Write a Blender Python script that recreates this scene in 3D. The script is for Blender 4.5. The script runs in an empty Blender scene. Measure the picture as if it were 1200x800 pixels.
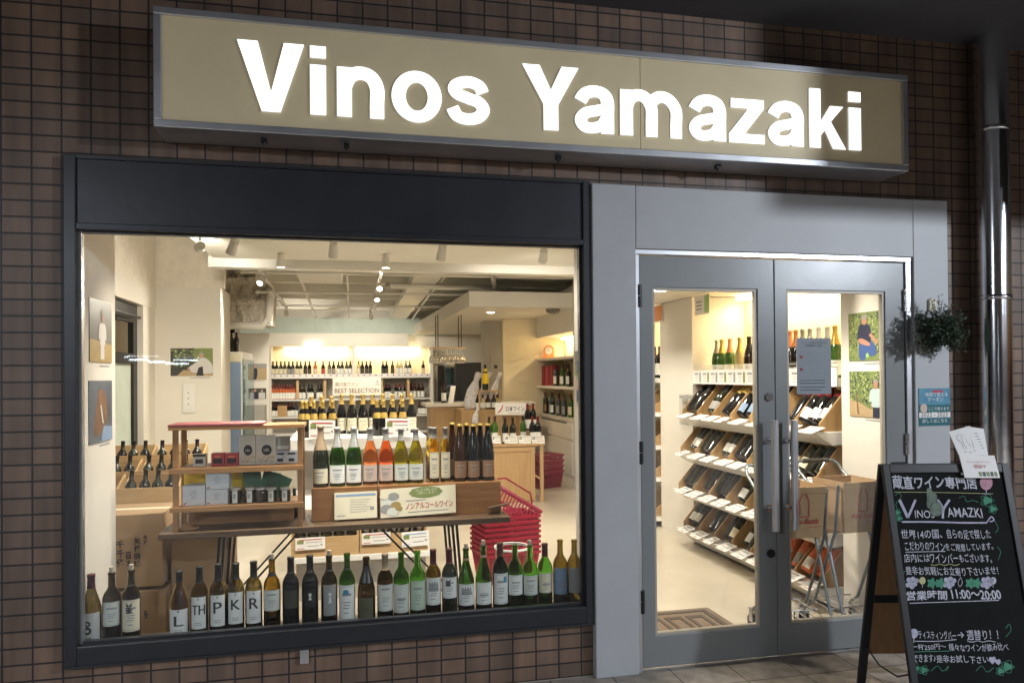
import bpy, math, random
from mathutils import Vector, Matrix
random.seed(7)
R = math.radians
SC = bpy.context.scene
COL = SC.collection
PI = math.pi

# ------------------------------------------------------------------ camera, sky, exposure
CAM = Vector((0.0, -3.4, 1.44))
YAW, PITCH, ROLL = R(12.5), R(0.5), R(0.47)
FPX, PCY = 867.0, 432.0
f0 = Vector((math.sin(YAW)*math.cos(PITCH), math.cos(YAW)*math.cos(PITCH), math.sin(PITCH)))
r0 = Vector((math.cos(YAW), -math.sin(YAW), 0))
u0 = r0.cross(f0)
RT = r0*math.cos(ROLL) - u0*math.sin(ROLL)
UP = u0*math.cos(ROLL) + r0*math.sin(ROLL)
cd = bpy.data.cameras.new('camera')
cd.sensor_width = 36; cd.lens = FPX*36/1200; cd.shift_y = (PCY-400)/1200
cd.clip_start = .05; cd.clip_end = 500
cam = bpy.data.objects.new('camera', cd); COL.objects.link(cam)
M = Matrix((RT, UP, -f0)).transposed().to_4x4(); M.translation = CAM
cam.matrix_world = M
SC.camera = cam

world = bpy.data.worlds.new('World'); SC.world = world; world.use_nodes = True
wn = world.node_tree
bg = wn.nodes['Background']
sky = wn.nodes.new('ShaderNodeTexSky'); sky.sky_type = 'NISHITA'; sky.sun_disc = False
sky.sun_elevation = R(-3.0); sky.sun_rotation = R(120)
wn.links.new(sky.outputs[0], bg.inputs[0]); bg.inputs[1].default_value = .25

SC.view_settings.view_transform = 'Standard'; SC.view_settings.look = 'None'
SC.view_settings.gamma = 1; SC.view_settings.exposure = 0
SC.render.engine = 'CYCLES'
cy = SC.cycles
cy.use_denoising = True
cy.max_bounces = 12; cy.diffuse_bounces = 4; cy.glossy_bounces = 4
cy.transmission_bounces = 12; cy.transparent_max_bounces = 20
cy.sample_clamp_indirect = 6.0
cy.caustics_reflective = False; cy.caustics_refractive = False

def ray(px, py):
    return f0 + RT*((px-600)/FPX) + UP*((PCY-py)/FPX)
def at(px, py, Y):
    d = ray(px, py); return CAM + d*((Y-CAM.y)/d.y)
def atz(px, py, Z):
    d = ray(px, py); return CAM + d*((Z-CAM.z)/d.z)
def atx(px, py, X):
    d = ray(px, py); return CAM + d*((X-CAM.x)/d.x)

def lamp(name, kind, loc, energy, color, parent=None, size=.05, target=None, spot=100, blend=.6, sy=None):
    l = bpy.data.lights.new(name, kind); l.energy = energy; l.color = color
    if kind == 'AREA':
        l.shape = 'RECTANGLE'; l.size = size; l.size_y = sy or size
    elif kind in ('POINT', 'SPOT'):
        l.shadow_soft_size = size
    if kind == 'SPOT':
        l.spot_size = R(spot); l.spot_blend = blend
    o = bpy.data.objects.new(name, l); COL.objects.link(o)
    loc = Vector(loc)
    if parent:
        o.parent = parent; o.location = loc - parent.location
    else:
        o.location = loc
    if target is not None:
        o.rotation_euler = (Vector(target)-loc).to_track_quat('-Z', 'Y').to_euler()
    return o

# ------------------------------------------------------------------ materials
MATS = {}
def mat(name, col, rough=.5, metal=0, var=.0, scale=8, bump=0, bscale=60, emit=0, ecol=None, coat=0, spec=.5, stretch=None, col2=None):
    if name in MATS: return MATS[name]
    m = bpy.data.materials.new(name); m.use_nodes = True
    n = m.node_tree.nodes; l = m.node_tree.links
    b = n['Principled BSDF']
    b.inputs['Base Color'].default_value = (*col, 1); b.inputs['Roughness'].default_value = rough
    b.inputs['Metallic'].default_value = metal
    b.inputs['Specular IOR Level'].default_value = spec
    if coat: b.inputs['Coat Weight'].default_value = coat
    if emit:
        b.inputs['Emission Color'].default_value = (*(ecol or col), 1); b.inputs['Emission Strength'].default_value = emit
    if var or bump or col2:
        tc = n.new('ShaderNodeTexCoord'); mp = n.new('ShaderNodeMapping')
        l.new(tc.outputs['Object'], mp.inputs[0])
        if stretch: mp.inputs['Scale'].default_value = stretch
    if var or col2:
        nz = n.new('ShaderNodeTexNoise'); nz.inputs['Scale'].default_value = scale; nz.inputs['Detail'].default_value = 6
        nz.inputs['Roughness'].default_value = .65
        l.new(mp.outputs[0], nz.inputs['Vector'])
        cr = n.new('ShaderNodeValToRGB')
        c2 = col2 or [min(1, c*(1+var)) for c in col]; c1 = col if col2 else [c*(1-var) for c in col]
        cr.color_ramp.elements[0].position = .3; cr.color_ramp.elements[1].position = .7
        cr.color_ramp.elements[0].color = (*c1, 1); cr.color_ramp.elements[1].color = (*c2, 1)
        l.new(nz.outputs['Fac'], cr.inputs[0]); l.new(cr.outputs[0], b.inputs['Base Color'])
        mr = n.new('ShaderNodeMapRange'); mr.inputs['To Min'].default_value = max(.02, rough*.8); mr.inputs['To Max'].default_value = min(1, rough*1.2)
        l.new(nz.outputs['Fac'], mr.inputs[0]); l.new(mr.outputs[0], b.inputs['Roughness'])
    if bump:
        nb = n.new('ShaderNodeTexNoise'); nb.inputs['Scale'].default_value = bscale; nb.inputs['Detail'].default_value = 5
        l.new(mp.outputs[0], nb.inputs['Vector'])
        bp = n.new('ShaderNodeBump'); bp.inputs['Strength'].default_value = bump; bp.inputs['Distance'].default_value = .02
        l.new(nb.outputs['Fac'], bp.inputs['Height']); l.new(bp.outputs[0], b.inputs['Normal'])
    MATS[name] = m
    return m

def glass(name, col, rough=.03):
    m = bpy.data.materials.new(name); m.use_nodes = True
    b = m.node_tree.nodes['Principled BSDF']
    b.inputs['Base Color'].default_value = (*col, 1); b.inputs['Roughness'].default_value = rough
    b.inputs['Transmission Weight'].default_value = 1; b.inputs['IOR'].default_value = 1.48
    MATS[name] = m; return m

def pane(name, tint=(1, 1, 1), ior=1.45):
    m = bpy.data.materials.new(name); m.use_nodes = True
    n = m.node_tree.nodes; l = m.node_tree.links; n.clear()
    o = n.new('ShaderNodeOutputMaterial'); mx = n.new('ShaderNodeMixShader'); t = n.new('ShaderNodeBsdfTransparent'); g = n.new('ShaderNodeBsdfGlossy'); f = n.new('ShaderNodeFresnel')
    t.inputs[0].default_value = (*tint, 1); g.inputs['Roughness'].default_value = .01; 
    ge = n.new('ShaderNodeNewGeometry'); im = n.new('ShaderNodeMix'); im.data_type = 'FLOAT'   # the same reflectance on both faces of the thin pane
    im.inputs[2].default_value = ior; im.inputs[3].default_value = 1/ior
    l.new(ge.outputs['Backfacing'], im.inputs[0]); l.new(im.outputs[0], f.inputs[0])
    l.new(f.outputs[0], mx.inputs[0]); l.new(t.outputs[0], mx.inputs[1]); l.new(g.outputs[0], mx.inputs[2]); l.new(mx.outputs[0], o.inputs[0])
    MATS[name] = m; return m

def tile_mat(name, bw, bh, ox, oz, c1, c2, mortar, axes='xz', rough=.45, msize=.007, offset=0.0, bump=.6):
    m = bpy.data.materials.new(name); m.use_nodes = True
    n = m.node_tree.nodes; l = m.node_tree.links; b = n['Principled BSDF']
    tc = n.new('ShaderNodeTexCoord'); sp = n.new('ShaderNodeSeparateXYZ'); cb = n.new('ShaderNodeCombineXYZ')
    l.new(tc.outputs['Object'], sp.inputs[0])
    l.new(sp.outputs['XYZ'.index(axes[0].upper())], cb.inputs[0]); l.new(sp.outputs['XYZ'.index(axes[1].upper())], cb.inputs[1])
    mp = n.new('ShaderNodeMapping'); mp.inputs['Location'].default_value = (-ox, -oz, 0); l.new(cb.outputs[0], mp.inputs[0])
    br = n.new('ShaderNodeTexBrick'); br.offset = offset; br.squash = 1
    br.inputs['Scale'].default_value = 1; br.inputs['Brick Width'].default_value = bw; br.inputs['Row Height'].default_value = bh
    br.inputs['Mortar Size'].default_value = msize; br.inputs['Mortar Smooth'].default_value = .25; br.inputs['Bias'].default_value = 0
    br.inputs['Color1'].default_value = (*c1, 1); br.inputs['Color2'].default_value = (*c2, 1); br.inputs['Mortar'].default_value = (*mortar, 1)
    l.new(mp.outputs[0], br.inputs['Vector'])
    nz = n.new('ShaderNodeTexNoise'); nz.inputs['Scale'].default_value = 3.5; nz.inputs['Detail'].default_value = 8; l.new(tc.outputs['Object'], nz.inputs['Vector'])
    nf = n.new('ShaderNodeTexNoise'); nf.inputs['Scale'].default_value = 180; nf.inputs['Detail'].default_value = 3; l.new(tc.outputs['Object'], nf.inputs['Vector'])
    mr = n.new('ShaderNodeMapRange'); mr.inputs['To Min'].default_value = .72; mr.inputs['To Max'].default_value = 1.25; l.new(nz.outputs['Fac'], mr.inputs[0])
    mx = n.new('ShaderNodeMix'); mx.data_type = 'RGBA'; mx.blend_type = 'MULTIPLY'; mx.inputs[0].default_value = 1
    mp2 = n.new('ShaderNodeMapping'); mp2.inputs['Scale'].default_value = (9, 9, .9); l.new(tc.outputs['Object'], mp2.inputs[0])
    ns = n.new('ShaderNodeTexNoise'); ns.inputs['Scale'].default_value = 1.6; ns.inputs['Detail'].default_value = 7; l.new(mp2.outputs[0], ns.inputs['Vector'])
    m2 = n.new('ShaderNodeMapRange'); m2.inputs['From Min'].default_value = .3; m2.inputs['From Max'].default_value = .7; m2.inputs['To Min'].default_value = .68; m2.inputs['To Max'].default_value = 1.2; l.new(ns.outputs['Fac'], m2.inputs[0])
    mm = n.new('ShaderNodeMath'); mm.operation = 'MULTIPLY'; l.new(mr.outputs[0], mm.inputs[0]); l.new(m2.outputs[0], mm.inputs[1])
    l.new(br.outputs['Color'], mx.inputs[6]); l.new(mm.outputs[0], mx.inputs[7]); l.new(mx.outputs[2], b.inputs['Base Color'])
    ad = n.new('ShaderNodeMath'); ad.operation = 'MULTIPLY_ADD'; ad.inputs[1].default_value = -1.0
    sc = n.new('ShaderNodeMath'); sc.operation = 'MULTIPLY'; sc.inputs[1].default_value = .14; l.new(nf.outputs['Fac'], sc.inputs[0])
    l.new(br.outputs['Fac'], ad.inputs[0]); l.new(sc.outputs[0], ad.inputs[2])
    bp = n.new('ShaderNodeBump'); bp.inputs['Strength'].default_value = bump; bp.inputs['Distance'].default_value = .006
    l.new(ad.outputs[0], bp.inputs['Height']); l.new(bp.outputs[0], b.inputs['Normal'])
    b.inputs['Roughness'].default_value = rough
    MATS[name] = m; return m

def wood(name, c1, c2, rough=.5, axis='x', s=1.0):
    st = {'x': (1.2, 14, 14), 'y': (14, 1.2, 14), 'z': (14, 14, 1.2)}[axis]
    return mat(name, c1, rough, col2=c2, scale=3*s, stretch=st, bump=.08, bscale=10)

# ------------------------------------------------------------------ mesh builder
class MB:
    def __init__(s): s.v = []; s.f = []; s.mi = []; s.sm = []
    def add(s, vs, fs, m=0, smooth=False):
        b = len(s.v); s.v += [Vector(v) for v in vs]
        for f in fs: s.f.append([b+i for i in f]); s.mi.append(m); s.sm.append(smooth)
        return s
    def box(s, x0, x1, y0, y1, z0, z1, m=0):
        vs = [(x, y, z) for x in (x0, x1) for y in (y0, y1) for z in (z0, z1)]
        return s.add(vs, [(0,1,3,2),(4,6,7,5),(0,4,5,1),(2,3,7,6),(0,2,6,4),(1,5,7,3)], m)
    def obox(s, c, ax, ay, az, m=0):
        c, ax, ay, az = map(Vector, (c, ax, ay, az))
        vs = [c+ax*i+ay*j+az*k for i in (-1,1) for j in (-1,1) for k in (-1,1)]
        return s.add(vs, [(0,1,3,2),(4,6,7,5),(0,4,5,1),(2,3,7,6),(0,2,6,4),(1,5,7,3)], m)
    def quad(s, a, b, c, d, m=0): return s.add([a,b,c,d], [(0,1,2,3)], m)
    def bar(s, a, b, w, h=None, m=0):
        a, b = Vector(a), Vector(b); d = b-a
        up = Vector((0,0,1)) if abs(d.normalized().z) < .95 else Vector((0,1,0))
        sx = d.cross(up).normalized(); sy = sx.cross(d).normalized()
        return s.obox((a+b)/2, d/2, sx*w/2, sy*(h or w)/2, m)
    def tube(s, pts, r, n=8, m=0, caps=True):
        pts = [Vector(p) for p in pts]; rs = r if isinstance(r, (list, tuple)) else [r]*len(pts)
        vs = []; prev = None
        for i, p in enumerate(pts):
            d = (pts[min(i+1, len(pts)-1)]-pts[max(i-1, 0)]).normalized()
            if prev is None:
                a = d.orthogonal().normalized()
            else:
                a = (prev - d*prev.dot(d)).normalized()
            prev = a; b = d.cross(a)
            vs += [p+(a*math.cos(2*PI*k/n)+b*math.sin(2*PI*k/n))*rs[i] for k in range(n)]
        fs = [(i*n+k, i*n+(k+1)%n, (i+1)*n+(k+1)%n, (i+1)*n+k) for i in range(len(pts)-1) for k in range(n)]
        s.add(vs, fs, m, True)
        if caps:
            s.add(vs[:n], [tuple(reversed(range(n)))], m); s.add(vs[-n:], [tuple(range(n))], m)
        return s
    def lathe(s, prof, c=(0,0,0), n=24, m=0, a0=0, a1=2*PI, smooth=True, mats=None, flip=False):
        c = Vector(c); full = abs(a1-a0-2*PI) < 1e-6; k = n if full else n+1
        vs = []; 
        for r, z in prof:
            for i in range(k):
                a = a0+(a1-a0)*i/n; vs.append(c+Vector((r*math.cos(a), r*math.sin(a), z)))
        for j in range(len(prof)-1):
            fs = []
            for i in range(n):
                i2 = (i+1) % k
                q = [j*k+i, j*k+i2, (j+1)*k+i2, (j+1)*k+i]
                if flip: q.reverse()
                fs.append(q)
            b = len(s.v) if j == 0 else b
            if j == 0: s.v += vs
            for f in fs: s.f.append([b+x for x in f]); s.mi.append(mats[j] if mats else m); s.sm.append(smooth)
        return s
    def prism(s, poly, o, ex, ey, ez, m=0):
        # poly in 2-D, extruded by ez
        o, ex, ey, ez = map(Vector, (o, ex, ey, ez)); n = len(poly)
        a = [o+ex*x+ey*y for x, y in poly]; b = [p+ez for p in a]
        return s.add(a+b, [tuple(reversed(range(n))), tuple(range(n, 2*n))]+[(i, (i+1)%n, n+(i+1)%n, n+i) for i in range(n)], m)
    def text(s, t, o, ex, ey, w=None, h=None, m=0, align='c', bold=0, fn=None, font_scale=None):
        """text laid with its box's lower left corner at o, scaled to w and/or h (metres)"""
        me, x0, x1, y0, y1 = glyphs(t, bold)
        tw, th = x1-x0, y1-y0
        sx = w/tw if w else None; sy = h/th if h else None
        sx = sx or sy; sy = sy or sx
        o, ex, ey = Vector(o), Vector(ex), Vector(ey)
        P2 = [((x-x0)*sx, (y-y0)*sy) for x, y in me[0]]
        if not fn: return s.add([o+ex*X+ey*Y for X, Y in P2], me[1], m)
        lim = max(.0025, min(.006, abs(max(p[0] for p in P2))/6)); out = []; todo = []
        for f in me[1]:
            for k in range(1, len(f)-1): todo.append((P2[f[0]], P2[f[k]], P2[f[k+1]]))
        while todo:
            t3 = todo.pop(); L = [math.dist(t3[k], t3[(k+1) % 3]) for k in range(3)]; k = L.index(max(L))
            if L[k] < lim: out.append(t3); continue
            a, b, c = t3[k], t3[(k+1) % 3], t3[(k+2) % 3]; mid = ((a[0]+b[0])/2, (a[1]+b[1])/2)
            todo += [(a, mid, c), (mid, b, c)]
        vs = [fn(*p) for t3 in out for p in t3]
        return s.add(vs, [(3*k, 3*k+1, 3*k+2) for k in range(len(out))], m)
    def build(s, name, mats, parent=None, base=None, local=False):
        me = bpy.data.meshes.new(name)
        off = Vector((0,0,0))
        if not local:
            if base is not None: off = Vector(base)
            p = parent
            while p is not None: off = off+p.location; p = p.parent
        me.from_pydata([tuple(v-off) for v in s.v], [], s.f)
        if not isinstance(mats, (list, tuple)): mats = [mats]
        for m in mats: me.materials.append(MATS[m] if isinstance(m, str) else m)
        me.polygons.foreach_set('material_index', s.mi); me.polygons.foreach_set('use_smooth', s.sm)
        me.update()
        o = bpy.data.objects.new(name, me); COL.objects.link(o)
        if parent: o.parent = parent
        if base is not None: o.location = base
        return o

_gl = {}
def glyphs(t, bold=0):
    if (t, bold) in _gl: return _gl[(t, bold)]
    c = bpy.data.curves.new('text', 'FONT'); c.body = t; c.offset = bold; c.resolution_u = 3
    o = bpy.data.objects.new('text', c)
    me = bpy.data.meshes.new_from_object(o)
    vs = [(v.co.x, v.co.y) for v in me.vertices]; fs = [tuple(p.vertices) for p in me.polygons]
    bpy.data.objects.remove(o); bpy.data.curves.remove(c); bpy.data.meshes.remove(me)
    if not vs: vs = [(0,0),(1,0),(1,1)]; fs = []
    xs = [v[0] for v in vs]; ys = [v[1] for v in vs]
    _gl[(t, bold)] = ((vs, fs), min(xs), max(xs), min(ys), max(ys))
    return _gl[(t, bold)]

def bevel(o, w=.004, seg=2):
    b = o.modifiers.new('bevel', 'BEVEL'); b.width = w; b.segments = seg; b.limit_method = 'ANGLE'; b.angle_limit = R(40)
    return o
def tag(o, label, cat, group=None, kind=None):
    o['label'] = label; o['category'] = cat
    if group: o['group'] = group
    if kind: o['kind'] = kind
    return o
def thing(name, label, cat, loc=(0,0,0), rotz=0, group=None):
    o = bpy.data.objects.new(name, None); COL.objects.link(o); o.location = loc; o.rotation_euler = (0,0,rotz); o.empty_display_size = .05
    return tag(o, label, cat, group)
def struct(name, mb, mats):
    o = mb.build(name, mats); o['kind'] = 'structure'; return o
def copy_tree(o, parent=None):
    c = o.copy(); COL.objects.link(c)
    if parent: c.parent = parent
    for ch in o.children: copy_tree(ch, c)
    return c
ORD = ['first','second','third','fourth','fifth','sixth','seventh','eighth','ninth','tenth','eleventh','twelfth','thirteenth','fourteenth','fifteenth','sixteenth','seventeenth','eighteenth','nineteenth','twentieth','twenty-first','twenty-second','twenty-third','twenty-fourth','twenty-fifth','twenty-sixth','twenty-seventh','twenty-eighth','twenty-ninth','thirtieth']

# palette
tile_mat('brown_tile', .112, .0680, -1.2695+.112*4, .0, (.212,.134,.092), (.142,.096,.072), (.024,.021,.022), rough=.48, msize=.0042)
tile_mat('pavement_tile', .30, .30, .02, .06, (.40,.345,.29), (.33,.29,.25), (.12,.105,.095), axes='xy', rough=.6, msize=.004, bump=.35)
mat('dark_frame', (.022,.024,.030), .38, 0, var=.12, scale=5, bump=.03, bscale=25)
mat('dark_frame_edge', (.045,.046,.050), .32, .4)
mat('white_paint', (.445,.455,.47), .48, var=.05, scale=4, bump=.10, bscale=9)
mat('door_paint', (.215,.228,.23), .30, var=.05, scale=3, bump=.02, bscale=30)
mat('alu', (.62,.63,.66), .32, .85, var=.06, scale=6)
mat('steel', (.72,.72,.74), .16, 1, var=.04, scale=5, bump=.02, bscale=14)
mat('dark_metal', (.03,.03,.032), .4, .5)
mat('black', (.012,.012,.013), .45)
mat('sign_face', (.76,.64,.40), .45, var=.05, scale=3, bump=.02)
mat('letter_glow', (1,1,1), .4, emit=1.8, ecol=(.93,.97,1))
mat('letter_side', (.8,.8,.8), .5, emit=.40, ecol=(.95,.98,1))
mat('soffit', (.10,.10,.11), .7, var=.12, scale=4, bump=.12, bscale=60)
mat('plaster', (.76,.72,.65), .75, var=.03, scale=3, bump=.05, bscale=40)
mat('ceiling_paint', (.84,.81,.74), .8, var=.05, scale=2, bump=.06, bscale=30)
mat('white_gloss', (.80,.78,.74), .35, var=.02, scale=4)
mat('rough_plaster', (.80,.74,.65), .9, var=.10, scale=9, bump=.7, bscale=22)
mat('green_plaster', (.55,.62,.56), .7, var=.08, scale=5, bump=.3, bscale=20)
mat('cream_back', (.80,.70,.50), .7, var=.02, scale=3)
mat('yellow_wall', (.78,.68,.48), .7, var=.03, scale=3)
mat('grey_column', (.40,.38,.34), .7, var=.05, scale=3)
mat('floor_inside', (.60,.54,.44), .22, var=.06, scale=1.4, stretch=(1,1,1), bump=.015, bscale=6)
mat('sill_dark', (.05,.05,.05), .3, var=.2, scale=10)
wood('table_wood', (.085,.052,.030), (.13,.083,.050), .45)
wood('pine', (.29,.145,.055), (.41,.22,.095), .5, 'x')
wood('pine_up', (.28,.14,.052), (.39,.21,.09), .5, 'z')
wood('box_wood', (.23,.105,.038), (.33,.16,.06), .42, 'x')
wood('tray_wood', (.50,.32,.15), (.61,.42,.22), .5, 'x')
wood('crate_wood', (.40,.24,.10), (.50,.32,.145), .5, 'z')
wood('oak', (.42,.255,.115), (.52,.34,.165), .45, 'z')
wood('aframe_wood', (.20,.10,.045), (.27,.145,.07), .5, 'z')
mat('card', (.40,.27,.155), .8, var=.07, scale=6, bump=.05, bscale=30)
mat('paper', (.82,.80,.77), .6, var=.02)
mat('sign_board', (.50,.46,.39), .6, var=.03)
mat('ink_brown', (.14,.09,.07), .7)
mat('paper_grey', (.36,.39,.46), .6, var=.03)
mat('ink', (.04,.04,.045), .7)
mat('ink_grey', (.30,.30,.31), .7)
mat('ink_red', (.45,.07,.08), .7)
mat('red_plastic', (.30,.010,.030), .3, var=.05, scale=5)
mat('clear_plastic', (.75,.75,.76), .2)
mat('chalk', (.50,.50,.56), .9, var=.25, scale=60)
mat('chalk_green', (.06,.24,.15), .9, var=.25, scale=60)
mat('chalk_purple', (.42,.41,.52), .9, var=.25, scale=60)
mat('chalk_yellow', (.45,.45,.22), .9, var=.25, scale=60)
mat('chalk_pink', (.45,.24,.30), .9, var=.25, scale=60)
mat('slate', (.008,.009,.0085), .85, var=.5, scale=5, spec=.15)
mat('smudge', (.13,.17,.13), .9, var=.5, scale=30)
mat('leaf_a', (.040,.066,.038), .5, var=.4, scale=30)
mat('leaf_b', (.085,.115,.075), .5, var=.4, scale=30)
mat('twig', (.05,.035,.025), .8)
mat('canvas_bag', (.45,.30,.165), .85, var=.08, scale=25, bump=.1, bscale=200)
mat('canvas_dark', (.10,.07,.05), .8)
mat('cart_metal', (.22,.25,.27), .35, .6)
mat('rubber', (.06,.06,.06), .7)
mat('mat_brown', (.20,.15,.11), .95, var=.2, scale=80, bump=.4, bscale=160)
mat('mat_dark', (.10,.075,.058), .95, var=.2, scale=80, bump=.4, bscale=160)
mat('gold_foil', (.62,.43,.12), .35, .6, var=.1, scale=30)
mat('silver_foil', (.50,.49,.46), .35, .6, var=.1, scale=30)
mat('grey_foil', (.36,.35,.33), .4, .3)
mat('beige_foil', (.34,.25,.16), .5, .2)
mat('black_foil', (.015,.014,.014), .35)
mat('red_foil', (.20,.018,.022), .35, .1)
mat('wine_foil', (.085,.014,.018), .35, .1)
mat('brown_foil', (.10,.035,.02), .4)
mat('blue_band', (.42,.52,.60), .5)
mat('cork', (.50,.42,.33), .8, var=.15, scale=60)
mat('lab_white', (.82,.82,.78), .6, var=.03)
mat('lab_cream', (.76,.70,.52), .6, var=.03)
mat('lab_pale', (.66,.68,.62), .6, var=.03)
mat('lab_grey', (.30,.30,.29), .6)
mat('lab_dark', (.05,.048,.04), .6)
mat('lab_olive', (.10,.095,.05), .6, var=.1)
mat('lab_blue', (.24,.34,.50), .6)
mat('lab_green', (.50,.62,.48), .6)
mat('lab_brown', (.30,.17,.095), .6, var=.05)
mat('lab_pink', (.62,.48,.40), .6)
mat('red_card', (.45,.05,.09), .5)
mat('deep_red', (.28,.015,.03), .5, var=.08, scale=5)
mat('orange_card', (.75,.30,.12), .5)
mat('green_card', (.30,.50,.16), .5)
mat('yellow_pack', (.88,.60,.02), .35, var=.04)
mat('green_pack', (.045,.13,.07), .4, var=.08)
mat('grey_box', (.60,.62,.65), .6, var=.03)
mat('kraft', (.60,.54,.45), .6, var=.06, scale=12, bump=.15, bscale=20)
mat('jar_dark', (.035,.018,.010), .12)
mat('jar_lid', (.62,.57,.48), .4, .3)
mat('magenta_wood', (.24,.055,.065), .45, var=.1, scale=8)
mat('marble', (.74,.71,.66), .25, var=.05, scale=5)
mat('fridge_black', (.035,.037,.042), .25)
mat('duct_grey', (.42,.41,.40), .5, .3, var=.05)
mat('ac_white', (.70,.68,.64), .5)
mat('ac_slot', (.16,.15,.13), .6)
mat('cellophane', (.72,.69,.70), .15, var=.25, scale=30, bump=.8, bscale=25)
mat('glow_warm', (1,.9,.7), .5, emit=9, ecol=(1,.82,.52))
mat('glow_spot', (1,.95,.85), .5, emit=14, ecol=(1,.90,.74))
mat('glow_cool', (1,1,1), .5, emit=12, ecol=(.82,.91,1))
mat('glow_tube', (1,1,1), .5, emit=22, ecol=(.72,.84,1))
mat('skin', (.50,.30,.21), .6)
mat('skin_red', (.48,.24,.17), .6)
mat('hair_grey', (.32,.30,.28), .6)
mat('navy', (.02,.025,.06), .6)
mat('denim', (.05,.10,.28), .6)
mat('shirt_white', (.62,.60,.58), .6)
mat('shirt_pale', (.48,.60,.62), .6)
mat('photo_green', (.10,.16,.045), .5, col2=(.30,.34,.12), scale=150)
mat('photo_vine', (.03,.07,.025), .5, col2=(.34,.42,.14), scale=120)
mat('photo_leaf', (.38,.44,.16), .5, var=.3, scale=90)
mat('photo_earth', (.36,.25,.12), .5, col2=(.52,.40,.24), scale=120)
mat('photo_dark', (.02,.025,.03), .5, col2=(.09,.09,.08), scale=20)
mat('photo_grey', (.07,.075,.07), .35, col2=(.13,.13,.12), scale=6)
mat('photo_gold', (.42,.30,.10), .4, col2=(.30,.22,.10), scale=12)
mat('photo_sky', (.13,.17,.23), .3, col2=(.07,.08,.11), scale=6)
mat('photo_brown', (.25,.12,.07), .5, col2=(.14,.09,.06), scale=16)
mat('sticker_blue', (.05,.20,.34), .4, col2=(.10,.32,.42), scale=20)
mat('sticker_teal', (.01,.13,.15), .4)
mat('pearl', (.44,.40,.33), .4)
mat('shelf_grey', (.40,.37,.33), .6, var=.04)
glass('g_olive', (.40,.33,.07)); glass('g_green', (.17,.36,.055)); glass('g_bright', (.30,.62,.14)); glass('g_dkgreen', (.07,.15,.035))
glass('g_amber', (.52,.39,.07)); glass('g_yellow', (.64,.60,.09)); glass('g_rose', (.97,.52,.27)); glass('g_rose2', (.95,.38,.16)); glass('g_ice', (.97,.78,.26)); glass('g_clear', (.95,.95,.95)); glass('g_dkolive', (.20,.155,.055))
mat('b_black', (.010,.010,.011), .09); mat('b_dark', (.014,.018,.010), .08, coat=.3); mat('b_brown', (.030,.013,.007), .10)
mat('b_green', (.045,.115,.018), .10); mat('b_rose', (.55,.14,.05), .12); mat('b_pale', (.52,.42,.20), .15); mat('b_slate', (.05,.06,.062), .15); mat('b_teal', (.02,.16,.17), .2)
pane('window_glass', (.97,.98,.97)); pane('door_glass', (.96,.97,.96)); pane('thin_glass', (.90,.91,.91), 1.5); pane('cool_glass', (.66,.80,.84), 1.5)

# ================================================================== SETTING
b = MB(); b.box(-8, 10, -14, -.012, -.12, 0)
struct('pavement', b, 'pavement_tile')
b = MB(); b.box(-6, 7.0, .012, 13.2, -.1, 0.0)
struct('shop_floor', b, 'floor_inside')
b = MB(); b.box(1.36, 2.92, -.012, .012, -.05, .004)
struct('door_threshold', b, 'alu')
b = MB(); b.box(-8, 10, -6.5, .4, 3.225, 3.35)
struct('soffit', b, 'soffit')
b = MB(); b.box(3.36, 6.5, -1.62, -1.40, 2.49, 3.225)
struct('added_shade_box', b, 'soffit')  # unseen box added out of view to shade the upper right of the front

# brick-tiled outer wall with its two openings, one welded sheet of real thickness
def holed_wall(x0, x1, z0, z1, y0, y1, holes):
    xs = sorted({x0, x1, *[h[0] for h in holes], *[h[1] for h in holes]}); zs = sorted({z0, z1, *[h[2] for h in holes], *[h[3] for h in holes]})
    nx, nz = len(xs), len(zs); m = MB()
    vs = [(x, y, z) for y in (y0, y1) for x in xs for z in zs]
    I = lambda k, i, j: k*nx*nz+i*nz+j
    solid = lambda i, j: 0 <= i < nx-1 and 0 <= j < nz-1 and not any(h[0] <= xs[i] < h[1] and h[2] <= zs[j] < h[3] for h in holes)
    fs = []
    for i in range(nx-1):
        for j in range(nz-1):
            if not solid(i, j): continue
            fs += [(I(0,i,j), I(0,i+1,j), I(0,i+1,j+1), I(0,i,j+1)), (I(1,i,j), I(1,i,j+1), I(1,i+1,j+1), I(1,i+1,j))]
            if not solid(i-1, j): fs.append((I(0,i,j), I(0,i,j+1), I(1,i,j+1), I(1,i,j)))
            if not solid(i+1, j): fs.append((I(0,i+1,j), I(1,i+1,j), I(1,i+1,j+1), I(0,i+1,j+1)))
            if not solid(i, j-1): fs.append((I(0,i,j), I(1,i,j), I(1,i+1,j), I(0,i+1,j)))
            if not solid(i, j+1): fs.append((I(0,i,j+1), I(0,i+1,j+1), I(1,i+1,j+1), I(1,i,j+1)))
    m.add(vs, fs); return m
w = holed_wall(-6, 8, 0, 3.225, 0, .10, [(-1.12, 1.112, .28, 2.35), (1.36, 2.92, 0, 2.046)]).build('tiled_wall', 'brown_tile')
tag(w, 'shop front wall of small stacked brown tiles with dark joints', 'wall', kind='thing')

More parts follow.
